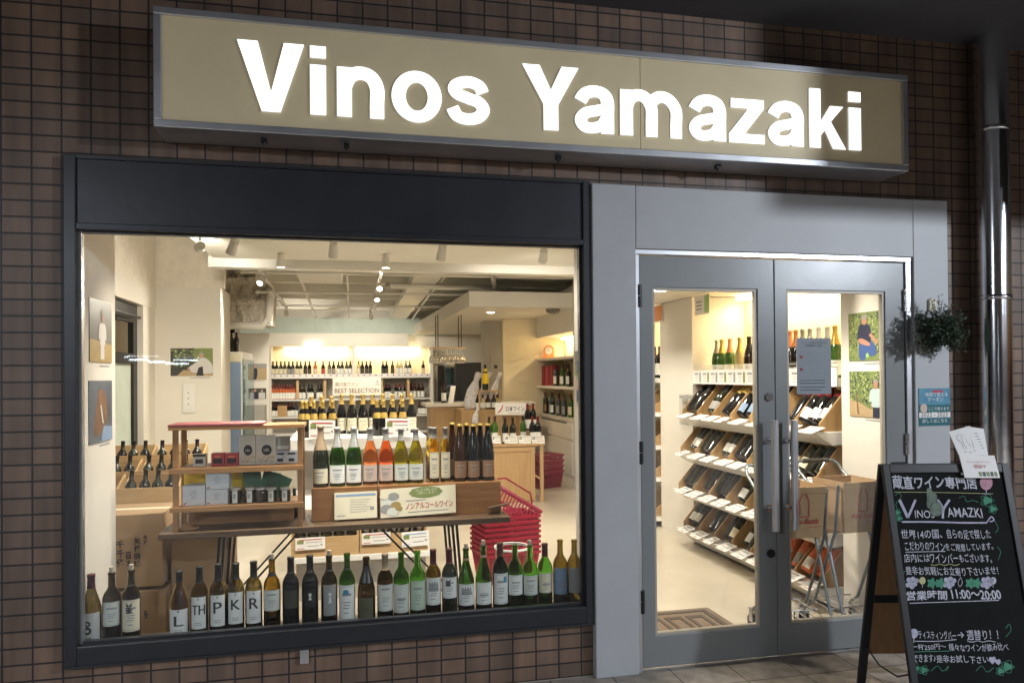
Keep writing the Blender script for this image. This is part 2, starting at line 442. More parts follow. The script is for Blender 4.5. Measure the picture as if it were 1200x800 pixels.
# ------------------------------------------------------------------ shop window
t = thing('shop_window', 'wide shop window in a dark frame with a deep dark panel above', 'window', (0, 0, .26)); t['kind'] = 'thing'
fr = MB()
fr.box(-1.141, -1.095, -.035, .06, .26, 2.3655)            # left jamb
fr.box(1.100, 1.1375, -.035, .06, .26, 2.3655)             # right jamb
fr.box(-1.095, 1.100, -.035, .06, .26, .338)               # bottom rail
fr.box(-1.095, 1.100, -.035, .06, 2.058, 2.085)
bevel(fr.build('frame', 'dark_frame', t), .003)
p = MB(); p.box(-1.094, 1.099, -.022, .05, 2.0855, 2.352); p.build('header_panel', 'dark_frame', t)
p = MB(); p.box(-1.094, 1.099, -.034, .05, 2.3525, 2.3655); p.build('top_rail', 'dark_frame_edge', t)
p = MB(); p.box(-1.141, 1.1375, -.041, -.0355, .252, .262); p.build('drip_edge', 'dark_frame_edge', t)
p = MB()
p.box(-1.0945, -1.083, -.002, .03, .339, 2.057); p.build('glazing_bead', 'alu', t)
p = MB(); p.box(1.088, 1.0995, -.002, .03, .339, 2.057); p.box(-1.083, 1.088, -.002, .03, .339, .347); p.box(-1.083, 1.088, -.002, .03, 2.049, 2.057); p.build('glazing_bead', 'dark_frame', t)
p = MB(); p.box(-1.0825, 1.0875, .008, .014, .3475, 2.0485); p.build('glass', 'window_glass', t)
p = MB(); p.box(-.214, -.176, -.018, -.001, .180, .243); tag(bevel(p.build('wall_plate', 'alu', None, (-.195, 0, .2)), .004), 'small pale blank plate on the tiles under the window', 'plate')

# ------------------------------------------------------------------ lit shop sign
SX0, SX1, SZ0, SZ1, SY = -.751, 2.748, 2.443, 2.925, -.225
t = thing('shop_sign', 'long lit fascia sign with glowing white letters on a tan face', 'sign', ((SX0+SX1)/2, -.1, SZ0))
fr = MB(); e = .03
fr.box(SX0, SX1, SY, -.012, SZ0, SZ0+e); fr.box(SX0, SX1, SY, -.012, SZ1-e, SZ1)
fr.box(SX0, SX0+e, SY, -.012, SZ0+e, SZ1-e); fr.box(SX1-e, SX1, SY, -.012, SZ0+e, SZ1-e)
bevel(fr.build('case', 'alu', t), .003)
sp = 1.3225
for i, (a, c) in enumerate(((SX0+e, sp-.0015), (sp+.0015, SX1-e))):
    p = MB(); p.box(a, c, SY+.012, SY+.03, SZ0+e, SZ1-e); p.build('face_panel', 'sign_face', t)
for x in (-.34, .0, .95, 1.75):
    p = MB(); p.box(x-.012, x+.012, -.15, -.12, SZ0-.014, SZ0-.0005); p.tube([(x, -.135, SZ0-.014), (x, -.135, SZ0-.024)], .006, 8); p.build('drain_bolt', 'dark_metal', t)

def arc_pts(pts, n=10):
    """Catmull-Rom through pts"""
    P = [Vector((*p, 0)) for p in pts]; P = [P[0]*2-P[1]]+P+[P[-1]*2-P[-2]]; out = []
    for i in range(1, len(P)-2):
        for k in range(n):
            u = k/n; a, b_, c, d = P[i-1:i+3]
            out.append(.5*((2*b_)+(c-a)*u+(2*a-5*b_+4*c-d)*u*u+(3*b_-a-3*c+d)*u**3))
    out.append(P[-2]); return out
def stroke(pts, w, n=10):
    q = arc_pts(pts, n); L = []; Rr = []
    for i, p in enumerate(q):
        d = (q[min(i+1, len(q)-1)]-q[max(i-1, 0)]).normalized(); nn = Vector((-d.y, d.x, 0))
        ww = w(i/(len(q)-1)) if callable(w) else w
        L.append(p+nn*ww/2); Rr.append(p-nn*ww/2)
    return L, Rr
S = .195
GL = {
 'V': (.76, [('p', [(0,1),(.23,1),(.38,.27),(.53,1),(.76,1),(.485,0),(.275,0)])]),
 'i': (S, [('p', [(0,0),(0,.725),(S,.725),(S,0)]), ('p', [(0,.83),(0,1),(S,1),(S,.83)])]),
 'n': (.63, [('p', [(0,0),(0,.725),(.185,.725),(S,.60),(S,0)]), ('s', [(.10,.45),(.17,.59),(.30,.655),(.45,.61),(.535,.45),(.535,.2),(.535,0)], S*.97)]),
 'o': (.69, [('r', (.345,.367), (.345,.385), (.155,.215))]),
 's': (.60, [('s', [(.50,.495),(.445,.60),(.305,.65),(.165,.61),(.115,.535),(.165,.455),(.30,.40),(.445,.345),(.505,.235),(.44,.125),(.30,.082),(.155,.12),(.085,.245)], .17)]),
 'Y': (.78, [('p', [(.29,0),(.29,.40),(0,1),(.235,1),(.39,.62),(.545,1),(.78,1),(.49,.40),(.49,0)])]),
 'a': (.575, [('s', [(.09,.495),(.16,.61),(.29,.658),(.42,.62),(.475,.50),(.475,.30),(.475,.12),(.475,.0)], .18), ('s', [(.475,.40),(.33,.36),(.17,.31),(.098,.205),(.15,.095),(.27,.08),(.39,.13),(.47,.25)], .165)]),
 'm': (.99, [('p', [(0,0),(0,.725),(.185,.725),(S,.60),(S,0)]), ('s', [(.10,.45),(.16,.59),(.28,.655),(.41,.61),(.4975,.45),(.4975,.2),(.4975,0)], S*.93), ('s', [(.46,.45),(.53,.59),(.65,.655),(.79,.61),(.897,.45),(.897,.2),(.897,0)], S*.93)]),
 'z': (.60, [('p', [(.03,.725),(.575,.725),(.575,.575),(.03,.575)]), ('p', [(.33,.58),(.575,.58),(.25,.148),(0,.145)]), ('p', [(0,0),(.59,0),(.59,.15),(0,.15)])]),
 'k': (.65, [('p', [(0,0),(0,1),(S,1),(S,0)]), ('p', [(S,.215),(S,.44),(.37,.725),(.605,.725),(.38,.46),(.275,.315)]), ('p', [(.275,.315),(.38,.46),(.65,0),(.42,0)])]),
}
def add_glyph(ch, x, z, cap, y0, depth, parent):
    m = MB(); k = 0
    T = lambda p, yy: (x+p[0]*cap, yy, z+p[1]*cap)
    for prim in GL[ch][1]:
        yy = y0+k*.0012; k += 1
        if prim[0] == 'p':
            P = prim[1]; n = len(P); A = [T(p, yy) for p in P]; B = [T(p, y0+depth) for p in P]
            m.add(A+B, [tuple(range(n))]); m.add(A+B, [(i, (i+1)%n, n+(i+1)%n, n+i) for i in range(n)], 1)
        else:
            if prim[0] == 's':
                L, Rr = stroke(prim[1], prim[2]); closed = False
            else:
                c, ro, ri = prim[1:]; N = 40
                L = [(c[0]+ro[0]*math.cos(2*PI*i/N), c[1]+ro[1]*math.sin(2*PI*i/N)) for i in range(N)]
                Rr = [(c[0]+ri[0]*math.cos(2*PI*i/N), c[1]+ri[1]*math.sin(2*PI*i/N)) for i in range(N)]; closed = True
            n = len(L); vs = [T(p, yy) for p in L]+[T(p, yy) for p in Rr]+[T(p, y0+depth) for p in L]+[T(p, y0+depth) for p in Rr]; fs = []; sd = []
            for i in range(n if closed else n-1):
                j = (i+1) % n
                fs.append((i, j, n+j, n+i)); sd += [(i, 2*n+i, 2*n+j, j), (n+i, n+j, 3*n+j, 3*n+i)]
            if not closed: sd += [(0, n, 3*n, 2*n), (n-1, 3*n-1, 4*n-1, 2*n-1)]
            m.add(vs, fs); m.add(vs, sd, 1)
    return m.build('letter', ['letter_glow', 'letter_side'], parent)
# pixel columns where each letter starts and ends, measured on the sign face
ly = SY+.003
for ch, a, c in (('V',278,356.5),('i',363.5,382),('n',395,450),('o',459,517.5),('s',522.5,574.5),('Y',612.5,678),('a',672.5,720),('m',727,799),('a',806.5,851),('z',854.5,896.5),('a',899,942),('k',948.5,991),('i',994.5,1008.5)):
    xa, xb = at(a, 110, ly).x, at(c, 110, ly).x
    m = GL[ch]; cap = .287
    o = add_glyph(ch, xa, 2.533, cap, ly, .014, t)
    # fit the drawn width of each letter
    k = (xb-xa)/(m[0]*cap)
    for v in o.data.vertices: v.co.x = (v.co.x+t.location.x-xa)*k+xa-t.location.x

# ------------------------------------------------------------------ door surround and doors
t = thing('door_surround', 'white painted timber surround framing the double glass doors', 'door surround', (2.14, 0, 0)); t['kind'] = 'thing'
for nm, bx in (('jamb', (1.1405, 1.3595, 0, 2.352)), ('header', (1.3605, 2.919, 2.046, 2.3505)), ('jamb', (2.920, 3.134, 0, 2.352))):
    p = MB(); p.box(bx[0], bx[1], -.05, -.0005, bx[2], bx[3]); bevel(p.build(nm, 'white_paint', t), .004)
p = MB(); p.box(1.3605, 1.382, -.034, .05, 0, 2.0215); p.box(2.884, 2.9195, -.034, .05, 0, 2.0215); p.box(1.3605, 2.9195, -.036, .05, 2.0225, 2.0455); bevel(p.build('door_frame', 'alu', t), .002)
LEAF = [(1.385, 2.1145, 1.455, 2.022), (2.1185, 2.8805, 2.188, 2.765)]
for li, (a, c, ga, gc) in enumerate(LEAF):
    t = thing('glazed_entrance_door', ['left door leaf, hinged beside the window, with a plain clear pane', 'right door leaf with a paper notice taped inside its pane'][li], 'door', ((a+c)/2, 0, 0)); t['kind'] = 'thing'
    m = holed_wall(a, c, .014, 2.018, -.022, .018, [(ga, gc, .165, 1.864)]); bevel(m.build('frame', 'door_paint', t), .003)
    p = MB(); i0 = .012
    p.box(ga+.0005, ga+i0, -.015, .012, .1655, 1.8635); p.box(gc-i0, gc-.0005, -.015, .012, .1655, 1.8635); p.box(ga+i0, gc-i0, -.015, .012, .1655, .1655+i0); p.box(ga+i0, gc-i0, -.015, .012, 1.8635-i0, 1.8635)
    p.build('glazing_bead', 'pearl', t)
    p = MB(); p.box(ga+i0, gc-i0, -.005, .001, .1655+i0, 1.8635-i0); p.build('glass', 'door_glass', t)
    hx = c-.042 if li == 0 else a+.062
    p = MB(); p.tube([(hx, -.085, .655), (hx, -.085, 1.205)], .018, 16); h = p.build('handle', 'alu', t)
    for z in (.76, 1.10):
        p = MB(); p.tube([(hx, -.085, z), (hx, -.0225, z)], .008, 10); p.tube([(hx, -.027, z), (hx, -.0225, z)], .018, 14); p.build('bracket', 'steel', h)
    p = MB(); p.tube([(hx, .075, .655), (hx, .075, 1.205)], .015, 16); h = p.build('handle', 'white_gloss', t)
    for z in (.76, 1.10):
        p = MB(); p.tube([(hx, .075, z), (hx, .0185, z)], .007, 10); p.build('bracket', 'steel', h)
    ex = a-.001 if li == 0 else c+.001
    for z in (.34, 1.06, 1.82):
        p = MB(); p.tube([(ex, -.032, z-.055), (ex, -.032, z-.002)], .010, 10); p.tube([(ex, -.032, z+.002), (ex, -.032, z+.055)], .010, 10); p.build('hinge', 'steel' if z > .5 and li else 'dark_metal', t)
    if li == 0:
        for z in (1.32, .53):
            p = MB(); p.tube([(c-.035, -.0225, z), (c-.035, -.030, z)], .022, 18); p.tube([(c-.035, -.030, z), (c-.035, -.034, z)], .012, 14); p.build('lock', 'steel' if z > 1 else 'dark_metal', t)
# notice inside the right pane
t = MB(); o0 = at(934, 462, .006); wN = at(974, 462, .006).x-o0.x; hN = at(934, 396, .006).z-o0.z
t.box(o0.x, o0.x+wN, .0045, .006, o0.z, o0.z+hN, 0)
U = lambda u, v, dy=0: (o0.x+u*wN, .0044-dy, o0.z+v*hN)
def rectuv(m, u0, v0, u1, v1, k, dy=.0004): m.quad(U(u0,v0,dy), U(u1,v0,dy), U(u1,v1,dy), U(u0,v1,dy), k)
t.text('ヴィノス 営業日のお知らせ', U(.14,.90,.0004), (1,0,0), (0,0,1), w=.72*wN, m=1); t.text('営業時間のご案内', U(.26,.845,.0004), (1,0,0), (0,0,1), w=.48*wN, m=1)
for i in range(7): rectuv(t, .08, .30+i*.075, .92, .304+i*.075, 2)
for i in range(8): rectuv(t, .08+i*.12, .30, .085+i*.12, .75, 2)
for v in (.64, .42): rectuv(t, .08, v, .17, v+.05, 3)
for v in (.24, .19, .12, .07): rectuv(t, .08, v, .82 if v > .1 else .7, v+.012, 1)
tag(t.build('paper_notice', ['paper_grey', 'ink', 'ink_grey', 'ink_red'], None, (o0.x+wN/2, .005, o0.z)), 'grey printed timetable notice stuck behind the right door pane', 'notice')

# ------------------------------------------------------------------ stickers, box on the surround, plant, pipe
S0 = at(1077, 499, -.052); SW = at(1113.5, 499, -.052).x-S0.x; SH = at(1077, 455, -.052).z-S0.z
m = MB(); m.box(S0.x, S0.x+SW, -.0535, -.0505, S0.z, S0.z+SH, 0)
def sq(u0, v0, u1, v1, k, d=.0003): m.quad((S0.x+u0*SW, -.0536-d, S0.z+v0*SH), (S0.x+u1*SW, -.0536-d, S0.z+v0*SH), (S0.x+u1*SW, -.0536-d, S0.z+v1*SH), (S0.x+u0*SW, -.0536-d, S0.z+v1*SH), k)
def stx(s, u, v, wu, k, d=.0007): m.text(s, (S0.x+u*SW, -.0536-d, S0.z+v*SH), (1,0,0), (0,0,1), w=wu*SW, m=k)
sq(0, .36, 1, .56, 1); sq(0, .22, 1, .30, 2); sq(0, 0, 1, .21, 1); sq(.0, .30, 1, .36, 2)
sq(.42, .88, .78, .95, 3); stx('地域で使える', .2, .78, .72, 2); stx('クーポン', .28, .65, .5, 2); stx('ここで使えます', .30, .41, .66, 2); stx('2022 - 2023', .06, .24, .85, 4); stx('詳しくはこちら', .1, .08, .8, 2)
N = 16; m.add([(S0.x+(.15+.11*math.cos(2*PI*i/N))*SW, -.0545, S0.z+(.47+.13*math.sin(2*PI*i/N))*SH) for i in range(N)], [tuple(range(N))], 5)
tag(m.build('sticker', ['sticker_blue', 'sticker_teal', 'paper', 'red_card', 'ink', 'lab_pink'], None, (S0.x+SW/2, -.0505, S0.z)), 'blue and teal coupon sticker with white Japanese writing on the white door surround', 'sticker')

p0 = at(1093, 358, -.06)
m = MB(); m.box(p0.x-.022, p0.x+.022, -.064, -.0505, p0.z-.03, p0.z+.035)
tag(bevel(m.build('bell_cover', 'lab_cream', None, (p0.x, -.05, p0.z)), .004), 'small beige switch cover above the hanging plant', 'switch')

pc = at(1101, 390, -.13)
t = thing('hanging_plant', 'bushy dark green hanging plant on the right of the door surround', 'plant', (pc.x, pc.y, pc.z))
leaves = MB(); twigs = MB(); rnd = random.Random(3)
def leaf(m, p, s, k):
    d = Vector((rnd.gauss(0,1), rnd.gauss(0,1), rnd.gauss(0,1))).normalized(); e = d.orthogonal().normalized(); f = Vector((rnd.uniform(-.3,.3),)*3)
    m.add([p-e*s*.4, p+d*s*.5+e*s*.1, p+e*s*.42+f*s*.3, p-d*s*.5], [(0,3,2,1)], k)
for i in range(190):
    a = rnd.uniform(0, 2*PI); el = math.asin(rnd.uniform(-.8, 1)); L = rnd.uniform(.07, .155)*(1.12 if abs(math.cos(a)) > .5 else .95)
    tip = pc+Vector((math.cos(a)*math.cos(el)*L*1.0, math.sin(a)*math.cos(el)*L*.62, math.sin(el)*L*.92-.005))
    if tip.y > -.058: tip.y = -.058-rnd.uniform(0, .02)
    base = pc+Vector((rnd.uniform(-.03,.03), rnd.uniform(-.02,.02), -.04)); mid = base.lerp(tip, .55)+Vector((0, 0, .02))
    twigs.tube([base, mid, tip], .0011, 4)
    for k in range(rnd.randint(26, 40)):
        u = rnd.uniform(.2, 1.04); q = base.lerp(tip, u)+Vector((rnd.gauss(0,.011), rnd.gauss(0,.011), rnd.gauss(0,.011)+.02*u*(1-u)*4))
        if q.y > -.054: q.y = -.054
        leaf(leaves, q, rnd.uniform(.010, .019), 0 if rnd.random() < .62 else 1)
for (ax, az) in ((-.05,.215),(.0,.23),(.02,.20),(-.075,.15),(-.10,.12),(.035,.18),(-.13,-.02),(-.125,.05),(.05,.14),(-.03,.185)):
    tip = pc+Vector((ax-.02, -.02, az*.82)); twigs.tube([pc, pc.lerp(tip, .6)+Vector((0,0,.015)), tip], .0013, 4)
    for k in range(26):
        u = rnd.uniform(.45, 1.02); leaf(leaves, pc.lerp(tip, u)+Vector((rnd.gauss(0,.009), rnd.gauss(0,.009), rnd.gauss(0,.009))), rnd.uniform(.009,.014), rnd.randint(0, 1))
lv = leaves.build('foliage', ['leaf_a', 'leaf_b'], t); twigs.build('stem', 'twig', t)
m = MB(); m.lathe([(.02,-.055),(.035,-.03),(.038,0),(.034,0),(.03,-.03)], pc, 16); m.build('pot', 'twig', t)

t = thing('drainpipe', 'shiny stainless steel drainpipe running down the tiled wall', 'pipe', (3.358, -.115, 0))
m = MB(); m.tube([(3.358, -.115, 0), (3.358, -.115, 3.2245)], .082, 40); m.build('pipe', 'steel', t)
for z in (2.72, 1.83, .75):
    m = MB(); m.lathe([(.0835, z-.012), (.0865, z-.012), (.0865, z+.012), (.0835, z+.012)], (3.358, -.115, 0), 40); m.build('collar', 'steel', t)
    m = MB(); m.box(3.34, 3.376, -.034, -.0005, z-.012, z+.012); m.build('bracket', 'steel', t)

# ------------------------------------------------------------------ chalkboard A-frame
A = R(12.5); EX = Vector((math.cos(A), -math.sin(A), 0)); TL = atz(1034, 543.5, 1.035)
DN = Vector((-.258*math.sin(A), -.258*math.cos(A), -1.035)); SL = DN.length; EY = -DN/SL; NN = EX.cross(EY)   # NN faces the street
BW = .556
BL0 = TL+DN
t = thing('chalkboard_sign', 'black folding chalkboard sign with handwritten Japanese menu beside the doors', 'chalkboard', (BL0.x, BL0.y, 0))
def P(u, v, d=0): return BL0+EX*u+EY*v+NN*d
m = MB()
for u0, u1, v0, v1 in ((0,.030,0,SL), (BW-.030,BW,0,SL), (.030,BW-.030,SL-.040,SL), (.030,BW-.030,.055,.10)):
    m.obox(P((u0+u1)/2, (v0+v1)/2, -.011), EX*(u1-u0)/2, EY*(v1-v0)/2, NN*.011)
bevel(m.build('frame', 'black', t), .003)
m = MB(); m.obox(P(BW/2, (.10+SL-.040)/2, -.012), EX*(BW/2-.0301), EY*((SL-.1401)/2), NN*.004); m.build('board', 'slate', t)
# rear leg panel
RB = atz(1005, 806, 0); RT_ = TL-NN*.026; RT_.z = 1.03
rl = (RT_-RB); m = MB(); EYR = rl.normalized(); NR = EX.cross(EYR); rL = rl.length
def PR(u, v, d=0): return RB+EX*u+EYR*v+NR*d
for u0, u1, v0, v1 in ((0,.036,0,rL), (BW-.036,BW,0,rL), (.036,BW-.036,rL-.04,rL), (.036,BW-.036,.40,.435)):
    m.obox(PR((u0+u1)/2, (v0+v1)/2, -.009), EX*(u1-u0)/2, EYR*(v1-v0)/2, NR*.009)
bevel(m.build('rear_frame', 'black', t), .003)
m = MB(); m.obox(PR(BW/2, (.16+rL-.04)/2, -.010), EX*(BW/2-.0361), EYR*((rL-.20)/2), NR*.003); m.build('rear_panel', 'aframe_wood', t)
m = MB(); a_, b_ = P(.02, .20, -.024), PR(.02, .20); m.tube([a_, a_.lerp(b_, .3)-Vector((0,0,.05)), a_.lerp(b_, .7)-Vector((0,0,.05)), b_], .004, 6); m.build('chain', 'dark_metal', t)
for u in (.08, BW-.08):
    m = MB(); m.tube([P(u-.03, SL+.002, -.016), P(u+.03, SL+.002, -.016)], .009, 8); m.build('hinge', 'dark_metal', t)
# handwriting, measured on the board plane
def on_board(px, py):
    d = ray(px, py); k = (BL0-CAM).dot(NN)/d.dot(NN); q = CAM+d*k-BL0
    return q.dot(EX), q.dot(EY)
wr = MB(); LIFT = -.0078
def chalk(s, x0, x1, yb, yt, k=0, bold=.005):
    u0, v0 = on_board(x0, yb); u1, _ = on_board(x1, yb); _, v1 = on_board(x0, yt)
    ph = random.uniform(0, 6); hh = v1-v0
    wr.text(s, P(u0, v0), EX, EY, w=u1-u0, h=hh, m=k, bold=bold, fn=lambda X, Y: P(u0+X+.0012*math.sin(Y*90+ph), v0+Y+.0022*math.sin(X*23+ph)+.0012*math.sin(X*71), LIFT))
def cline(pts, w=.004, k=0, closed=False):
    q = [on_board(*p) for p in pts]
    if closed: q.append(q[0])
    L, Rr = stroke([(p[0], p[1]) for p in q], w, 5); n = len(L)
    wr.add([P(p[0], p[1], LIFT+.0003) for p in L]+[P(p[0], p[1], LIFT+.0003) for p in Rr], [(i, n+i, n+i+1, i+1) for i in range(n-1)], k)
def cblob(cx, cy_, rx, ry, k, lobes=0, n=20, amp=.25, d=0):
    pts = [on_board(cx+rx*math.cos(2*PI*i/n)*(1+amp*math.cos(lobes*2*PI*i/n)), cy_+ry*math.sin(2*PI*i/n)*(1+amp*math.cos(lobes*2*PI*i/n))) for i in range(n)]
    c = on_board(cx, cy_)
    wr.add([P(*c, LIFT+.0006+d)]+[P(*p, LIFT+.0006+d) for p in pts], [(0, i+1, (i+1)%n+1) for i in range(n)], k)
chalk('蔵直ワイン', 1048, 1109, 573, 557, 0, .02); chalk('専門店', 1110, 1147, 573, 559, 0, .02)
cblob(1157, 565, 6, 7, 4); cline([(1157,571),(1157,577)], .003, 0); cline([(1152,578),(1162,578)], .003, 0)
cline([(1049,576),(1100,576.5),(1165,578)], .0022, 3)
cline([(1055,585),(1065,606)], .013, 2); cline([(1065,606),(1074,585)], .010, 2)
cline([(1100,585),(1107,596)], .011, 2); cline([(1114,585),(1107,596),(1106,607)], .010, 2)
chalk('INOS', 1074, 1097, 606, 597); chalk('AMAZKI', 1112, 1153, 606, 595)
cline([(1058,611),(1090,611),(1130,612),(1158,612)], .007, 2); cline([(1158,611),(1163,605),(1166,609),(1161,611)], .005, 2)
cblob(1092, 583, 6, 11, 6, 3); cblob(1098, 596, 6, 11, 6, 2)
chalk('世界14の国、', 1058, 1106, 631, 620); chalk('自らの足で探した', 1112, 1163, 631, 620)
chalk('こだわりのワイン', 1062, 1109, 645, 635); chalk('をご用意しています。', 1110, 1166, 645, 636); cline([(1062,646.5),(1085,646),(1109,645.5)], .003, 0)
chalk('店内には', 1061, 1091, 659, 649); chalk('ワインバー', 1092, 1125, 659, 648); chalk('もございます。', 1126, 1164, 659, 649)
cline([(1092,661),(1097,662),(1102,660.5),(1108,662),(1114,660.5),(1120,662),(1126,660.5)], .0025, 3)
chalk('是非お気軽に', 1063, 1106, 674, 664); chalk('お立寄り下さいませ！', 1108, 1172, 674, 664)
for x, k in ((1070,2),(1114,2),(1158,2)):
    for dx, dy in ((-4,-3),(1,-4),(5,-2),(-2,1),(3,2),(0,5),(-5,3)): cblob(x+dx, 682+dy, 2.4, 2.4, k, 0, 8)
for x, k in ((1093,1),(1103,1),(1138,1),(1146,1)): cblob(x, 683, 5, 5.5, k, 5, 24)
cblob(1082, 680, 3, 3.5, 3); cline([(1082,684),(1082,688)], .002, 0); cline([(1127,676),(1124,682),(1126,687),(1129,682),(1127,676)], .002, 0); cblob(1165, 680, 3, 3.5, 0); cline([(1165,684),(1165,688)], .002, 0)
chalk('営業時間', 1064, 1112, 703, 692, 0, .02); chalk('11:00～20:00', 1117, 1175, 702, 691, 0, .02); cline([(1067,706.5),(1110,705),(1172,703)], .003, 0)
cblob(1072, 742, 4, 4.5, 2); cline([(1072,747),(1072,753)], .0025, 0)
chalk('ティスティングバー', 1078, 1122, 749, 739); chalk('→', 1124, 1132, 747, 740); chalk('週替り！！', 1135, 1172, 750, 738); cline([(1073,751),(1100,751),(1122,749)], .003, 0)
cline([(1135,751),(1141,752),(1147,750.5),(1153,752),(1160,750.5),(1168,752)], .0025, 0)
chalk('一杯250円～', 1070, 1111, 761, 754); chalk('様々なワインが飲み比べ', 1114, 1184, 763, 754); cline([(1072,763.5),(1090,763),(1114,762.5)], .003, 1)
chalk('できます♪', 1072, 1098, 776, 767); chalk('是非お試し下さい', 1099, 1160, 777, 768); chalk('♥', 1161, 1169, 778, 769, 2); chalk('♥', 1168, 1175, 780, 773, 2)
for x, y, s, k in ((1073,783,6,1),(1084,785,5,1),(1182,781,7,1),(1174,786,5,1),(1158,586,7,1),(1165,596,5,1),(1053,600,3.5,1),(1055,607,3.5,1)):
    cblob(x, y, s*.72, s*.66, k, 3, 18, .18)
    cline([(x+s*math.cos(q*PI/6)*(1+.22*math.cos(q*PI/6*5)), y+s*math.sin(q*PI/6)*(1+.22*math.cos(q*PI/6*5))) for q in range(12)], .0018, k, True)
for pts in ([(1092,786),(1100,780),(1106,786),(1113,780),(1110,786)], [(1145,786),(1152,780),(1158,787),(1166,782)], [(1050,580),(1055,577),(1057,582),(1051,590),(1053,597)], [(1125,583),(1131,581),(1134,587),(1141,586),(1148,588)], [(1062,668),(1058,676),(1063,682)], [(1064,738),(1062,746),(1067,752)], [(1180,736),(1184,731),(1186,738),(1180,746)], [(1170,640),(1174,646),(1171,656)], [(1167,610),(1171,618),(1168,624)]): cline(pts, .002, 1)
wr.build('chalk_writing', ['chalk', 'chalk_green', 'chalk_purple', 'chalk_yellow', 'chalk_pink', 'sill_dark', 'smudge'], t)

# leaflet holder clipped on the board's top edge, leaflets in it
def onb(px, py, d):  # point on the plane in front of the board
    q = on_board(px, py); return P(q[0], q[1], d)
t = thing('leaflet_box', 'white leaflet holder with red writing clipped on top of the chalkboard', 'leaflet holder', tuple(onb(1140, 545, .01)))
m = MB(); a_, b_, c_, d_ = onb(1129,560,.012), onb(1170,560,.012), onb(1163,534,.014), onb(1122,534,.014)
th = NN*-.004
m.add([a_,b_,c_,d_,a_+th,b_+th,c_+th,d_+th], [(0,1,2,3),(7,6,5,4),(0,4,5,1),(1,5,6,2),(2,6,7,3),(3,7,4,0)])
ex_ = (b_-a_).normalized(); ey_ = (d_-a_).normalized(); w_ = (b_-a_).length; h_ = (d_-a_).length; g_ = NN*.0006
m.text('ワインバルイベント', a_+ex_*w_*.16+ey_*h_*.66+g_, ex_, ey_, w=w_*.66, m=1); m.text('開催中', a_+ex_*w_*.34+ey_*h_*.42+g_, ex_, ey_, w=w_*.34, m=1)
for i in range(5): q = a_+ex_*w_*(.42+.11*i)+ey_*h_*.07+g_; m.quad(q, q+ex_*w_*.09, q+ex_*w_*.09+ey_*h_*.2, q+ey_*h_*.2, 2 if i % 2 else 3)
m.build('front_card', ['paper', 'ink_red', 'photo_dark', 'photo_vine'], t)
m = MB(); q0, q1, q2, q3 = onb(1127,556,-.004), onb(1166,556,-.004), onb(1166,553,-.045), onb(1127,553,-.045)
m.add([q0,q1,q2,q3]+[p+Vector((0,0,.012)) for p in (q0,q1,q2,q3)], [(0,3,2,1),(4,5,6,7),(0,1,5,4),(1,2,6,5),(2,3,7,6),(3,0,4,7)]); m.build('holder', 'clear_plastic', t)
for lbl, q, d, s in (('white leaflet with a black ink drawing leaning left in the holder', ((1124,535),(1154,533),(1139,498),(1114,505)), .004, 0), ('white leaflet tilted right behind the drawn one in the holder', ((1146,533),(1159,533),(1157,501),(1136,498)), -.006, 1)):
    c = [onb(*p, d-.02*(i > 1)) for i, p in enumerate(q)]; m = MB(); th = NN*-.003
    m.add(c+[p+th for p in c], [(0,1,2,3),(7,6,5,4),(0,4,5,1),(1,5,6,2),(2,6,7,3),(3,7,4,0)])
    ex_ = c[1]-c[0]; ey_ = c[3]-c[0]
    if s == 0:     # an ink drawing of vine stems and bottles
        for pts in (((.2,.8),(.35,.86),(.5,.8),(.62,.86)), ((.38,.78),(.36,.5),(.40,.28)), ((.55,.82),(.52,.55),(.60,.34)), ((.28,.3),(.30,.5),(.24,.66)), ((.68,.3),(.72,.52),(.70,.7)), ((.22,.62),(.18,.7),(.24,.76)), ((.66,.66),(.74,.74),(.80,.70))):
            q_ = [c[0]+ex_*u+ey_*v+NN*.0012 for u, v in pts]; m.tube(q_, .0011, 5, 1)
        for u, v in ((.30,.18),(.48,.14),(.66,.2),(.44,.66),(.6,.7)): m.obox(c[0]+ex_*u+ey_*v+NN*.001, ex_*.05, ey_*.012, NN*.0005, 1)
    else:
        for k in range(6): m.obox(c[0]+ex_*.62+ey_*(.25+.10*k)+NN*.001, ex_*(.24-.03*(k % 3)), ey_*.012, NN*.0005, 1)
    tag(m.build('leaflet', ['paper', 'ink_grey'], None, tuple(c[0])), lbl, 'leaflet')

# ------------------------------------------------------------------ street lamp under the arcade, beyond the frame
LX, LY, LZ = 5.6, -4.35, 2.93
t = thing('arcade_lamp', 'white box lamp hanging under the arcade soffit, seen only as light', 'lamp', (LX, LY, LZ))
m = MB(); m.box(LX-.16, LX+.16, LY-.16, LY+.16, LZ+.07, LZ+.12); m.tube([(LX, LY, LZ+.12), (LX, LY, 3.22)], .015, 8); m.build('housing', 'dark_metal', t)
m = MB(); m.box(LX-.09, LX+.09, LY-.09, LY+.09, LZ+.05, LZ+.068); m.build('diffuser', 'glow_cool', t)
lamp('lamp_light', 'POINT', (LX, LY, LZ), 900, (.83,.90,1), t, .13)
